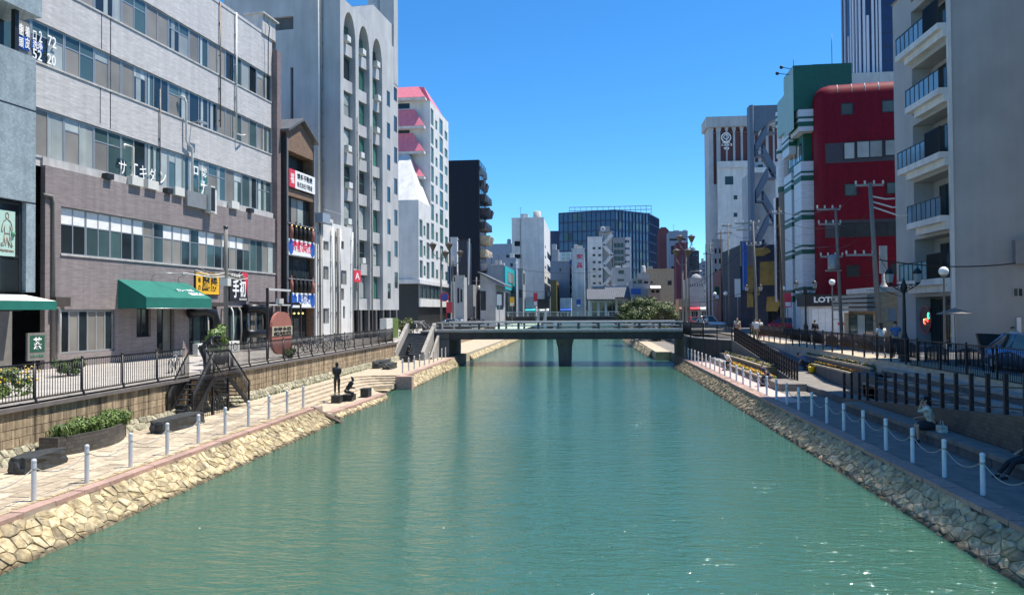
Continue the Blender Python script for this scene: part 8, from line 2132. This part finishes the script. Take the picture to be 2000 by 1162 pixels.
shop('small shop with a white awning past the red-awning one', 1367, 1382, 582, 152, 'grey_wall', 'awning_white', ZR)
shop('small shop with a teal awning before the blank grey tower', 1026, 1046, 580, 150, 'pale_grey', 'teal', ZL)
shop('small dark shop with a pale awning near the mustard house', 1050, 1072, 584, 155, 'black_wall', 'awning_white', ZL)
shop('small shop with a blue awning beneath the billboard building', 1094, 1116, 582, 160, 'white_wall', 'sign_blue', ZL)
def vsign(label, px, ya, yb, Y, mt, z0, wd=.7):
    p, q = onY(px, ya, Y), onY(px, yb, Y)
    t = thing('street_sign', label, 'sign', (p.x, Y, z0))
    b = MB(); b.tube((p.x, Y, z0), (p.x, Y, p.z), .05, 6); b.build('post', M['metal_roof'], t)
    b = MB(); b.box(p.x - wd / 2, p.x + wd / 2, Y - .16, Y - .06, q.z, p.z); b.build('board', M[mt], t)
    b = MB(); b.box(p.x - wd / 2 + .08, p.x + wd / 2 - .08, Y - .17, Y - .161, q.z + .1, q.z + (p.z - q.z) * .35); b.build('lower_panel', M['sign_white'], t)
vsign('slim white street sign next to the tiled-roof house', 975, 575, 596, 112, 'sign_white', ZL)
vsign('slim yellow street sign before the teal shop', 1000, 580, 598, 116, 'sign_yellow', ZL)
vsign('tall red street sign before the blank grey tower', 1046, 572, 598, 126, 'sign_red', ZL)
vsign('small blue street sign in front of the red-letter tower', 1130, 585, 600, 150, 'sign_blue', ZL, .9)
vsign('narrow green street sign far along the shaded street', 1400, 560, 585, 112, 'sign_green', ZR)
vsign('narrow white street sign by the mural building', 1440, 545, 580, 96, 'sign_white', ZR)
vsign('narrow red street sign by the green-striped building', 1538, 572, 600, 80, 'sign_red', ZR)
for k, (xa, ya, xb, yb, Y, lab) in enumerate(((1005, 524, 1165, 531, 150, 'thin wire crossing before the blank grey tower'), (1012, 566, 1120, 560, 138, 'second thin wire crossing lower towards the mustard house'), (1330, 590, 1480, 560, 95, 'thin wire from the twin-lantern lamps to the mural building'), (1345, 560, 1470, 470, 100, 'slack wire rising to the stacked-crossarm pole'))):
    p, q = onY(xa, ya, Y), onY(xb, yb, Y - 12); wire(lab, p, q, .6, .03)
for k, (x, y, c, s, lab) in enumerate(((-17.6, 104, 'cloth_white', 'cloth_navy', 'distant person in white on the sunlit bank past the bridge'), (-17.4, 112, 'cloth_black', 'cloth_grey', 'distant person in black on the sunlit bank past the bridge'), (12.6, 84, 'cloth_white', 'cloth_khaki', 'distant person in white behind the dark fence past the bridge'), (13.4, 88, 'cloth_print', 'cloth_black', 'distant person in a patterned top behind the dark fence past the bridge'), (-8, 69.5, 'cloth_grey', 'cloth_black', None))):
    if lab: person('person', lab, (x, y, ZL if x < 0 else ZR), R(30 * k), stand(step=.12), c, s)
for k, (x, y, rz, p, lab) in enumerate(((-19.5, 108, 90, 'car_silver', 'small white car parked before the tiled-roof house'), (-18.6, 101, 5, 'car_blue', 'blue car parked along the sunlit bank past the bridge'), (14.8, 104, 5, 'car_red', 'dark red car parked behind the fence under the spreading tree'))):
    t = thing('parked_car', lab, 'car', (x, y, ZL if x < 0 else ZR), None, R(rz)); car_mesh(t, p)

rg = random.Random(99); b = MB()  # white flecks laid on the water, painted in as sun glints
for k in range(14):
    x, y = rg.uniform(-9, 7), rg.uniform(9, 45); q = rg.uniform(.01, .02); a = rg.uniform(0, 3)
    b.poly([(x + q * math.cos(a + j * 1.57), y + q * 1.6 * math.sin(a + j * 1.57), .012) for j in range(4)])
o = b.build('glint_flecks', M['white_panel'], kind='stuff'); o['label'] = 'tiny pale flecks painted on the canal as sun glints'
make_texts()
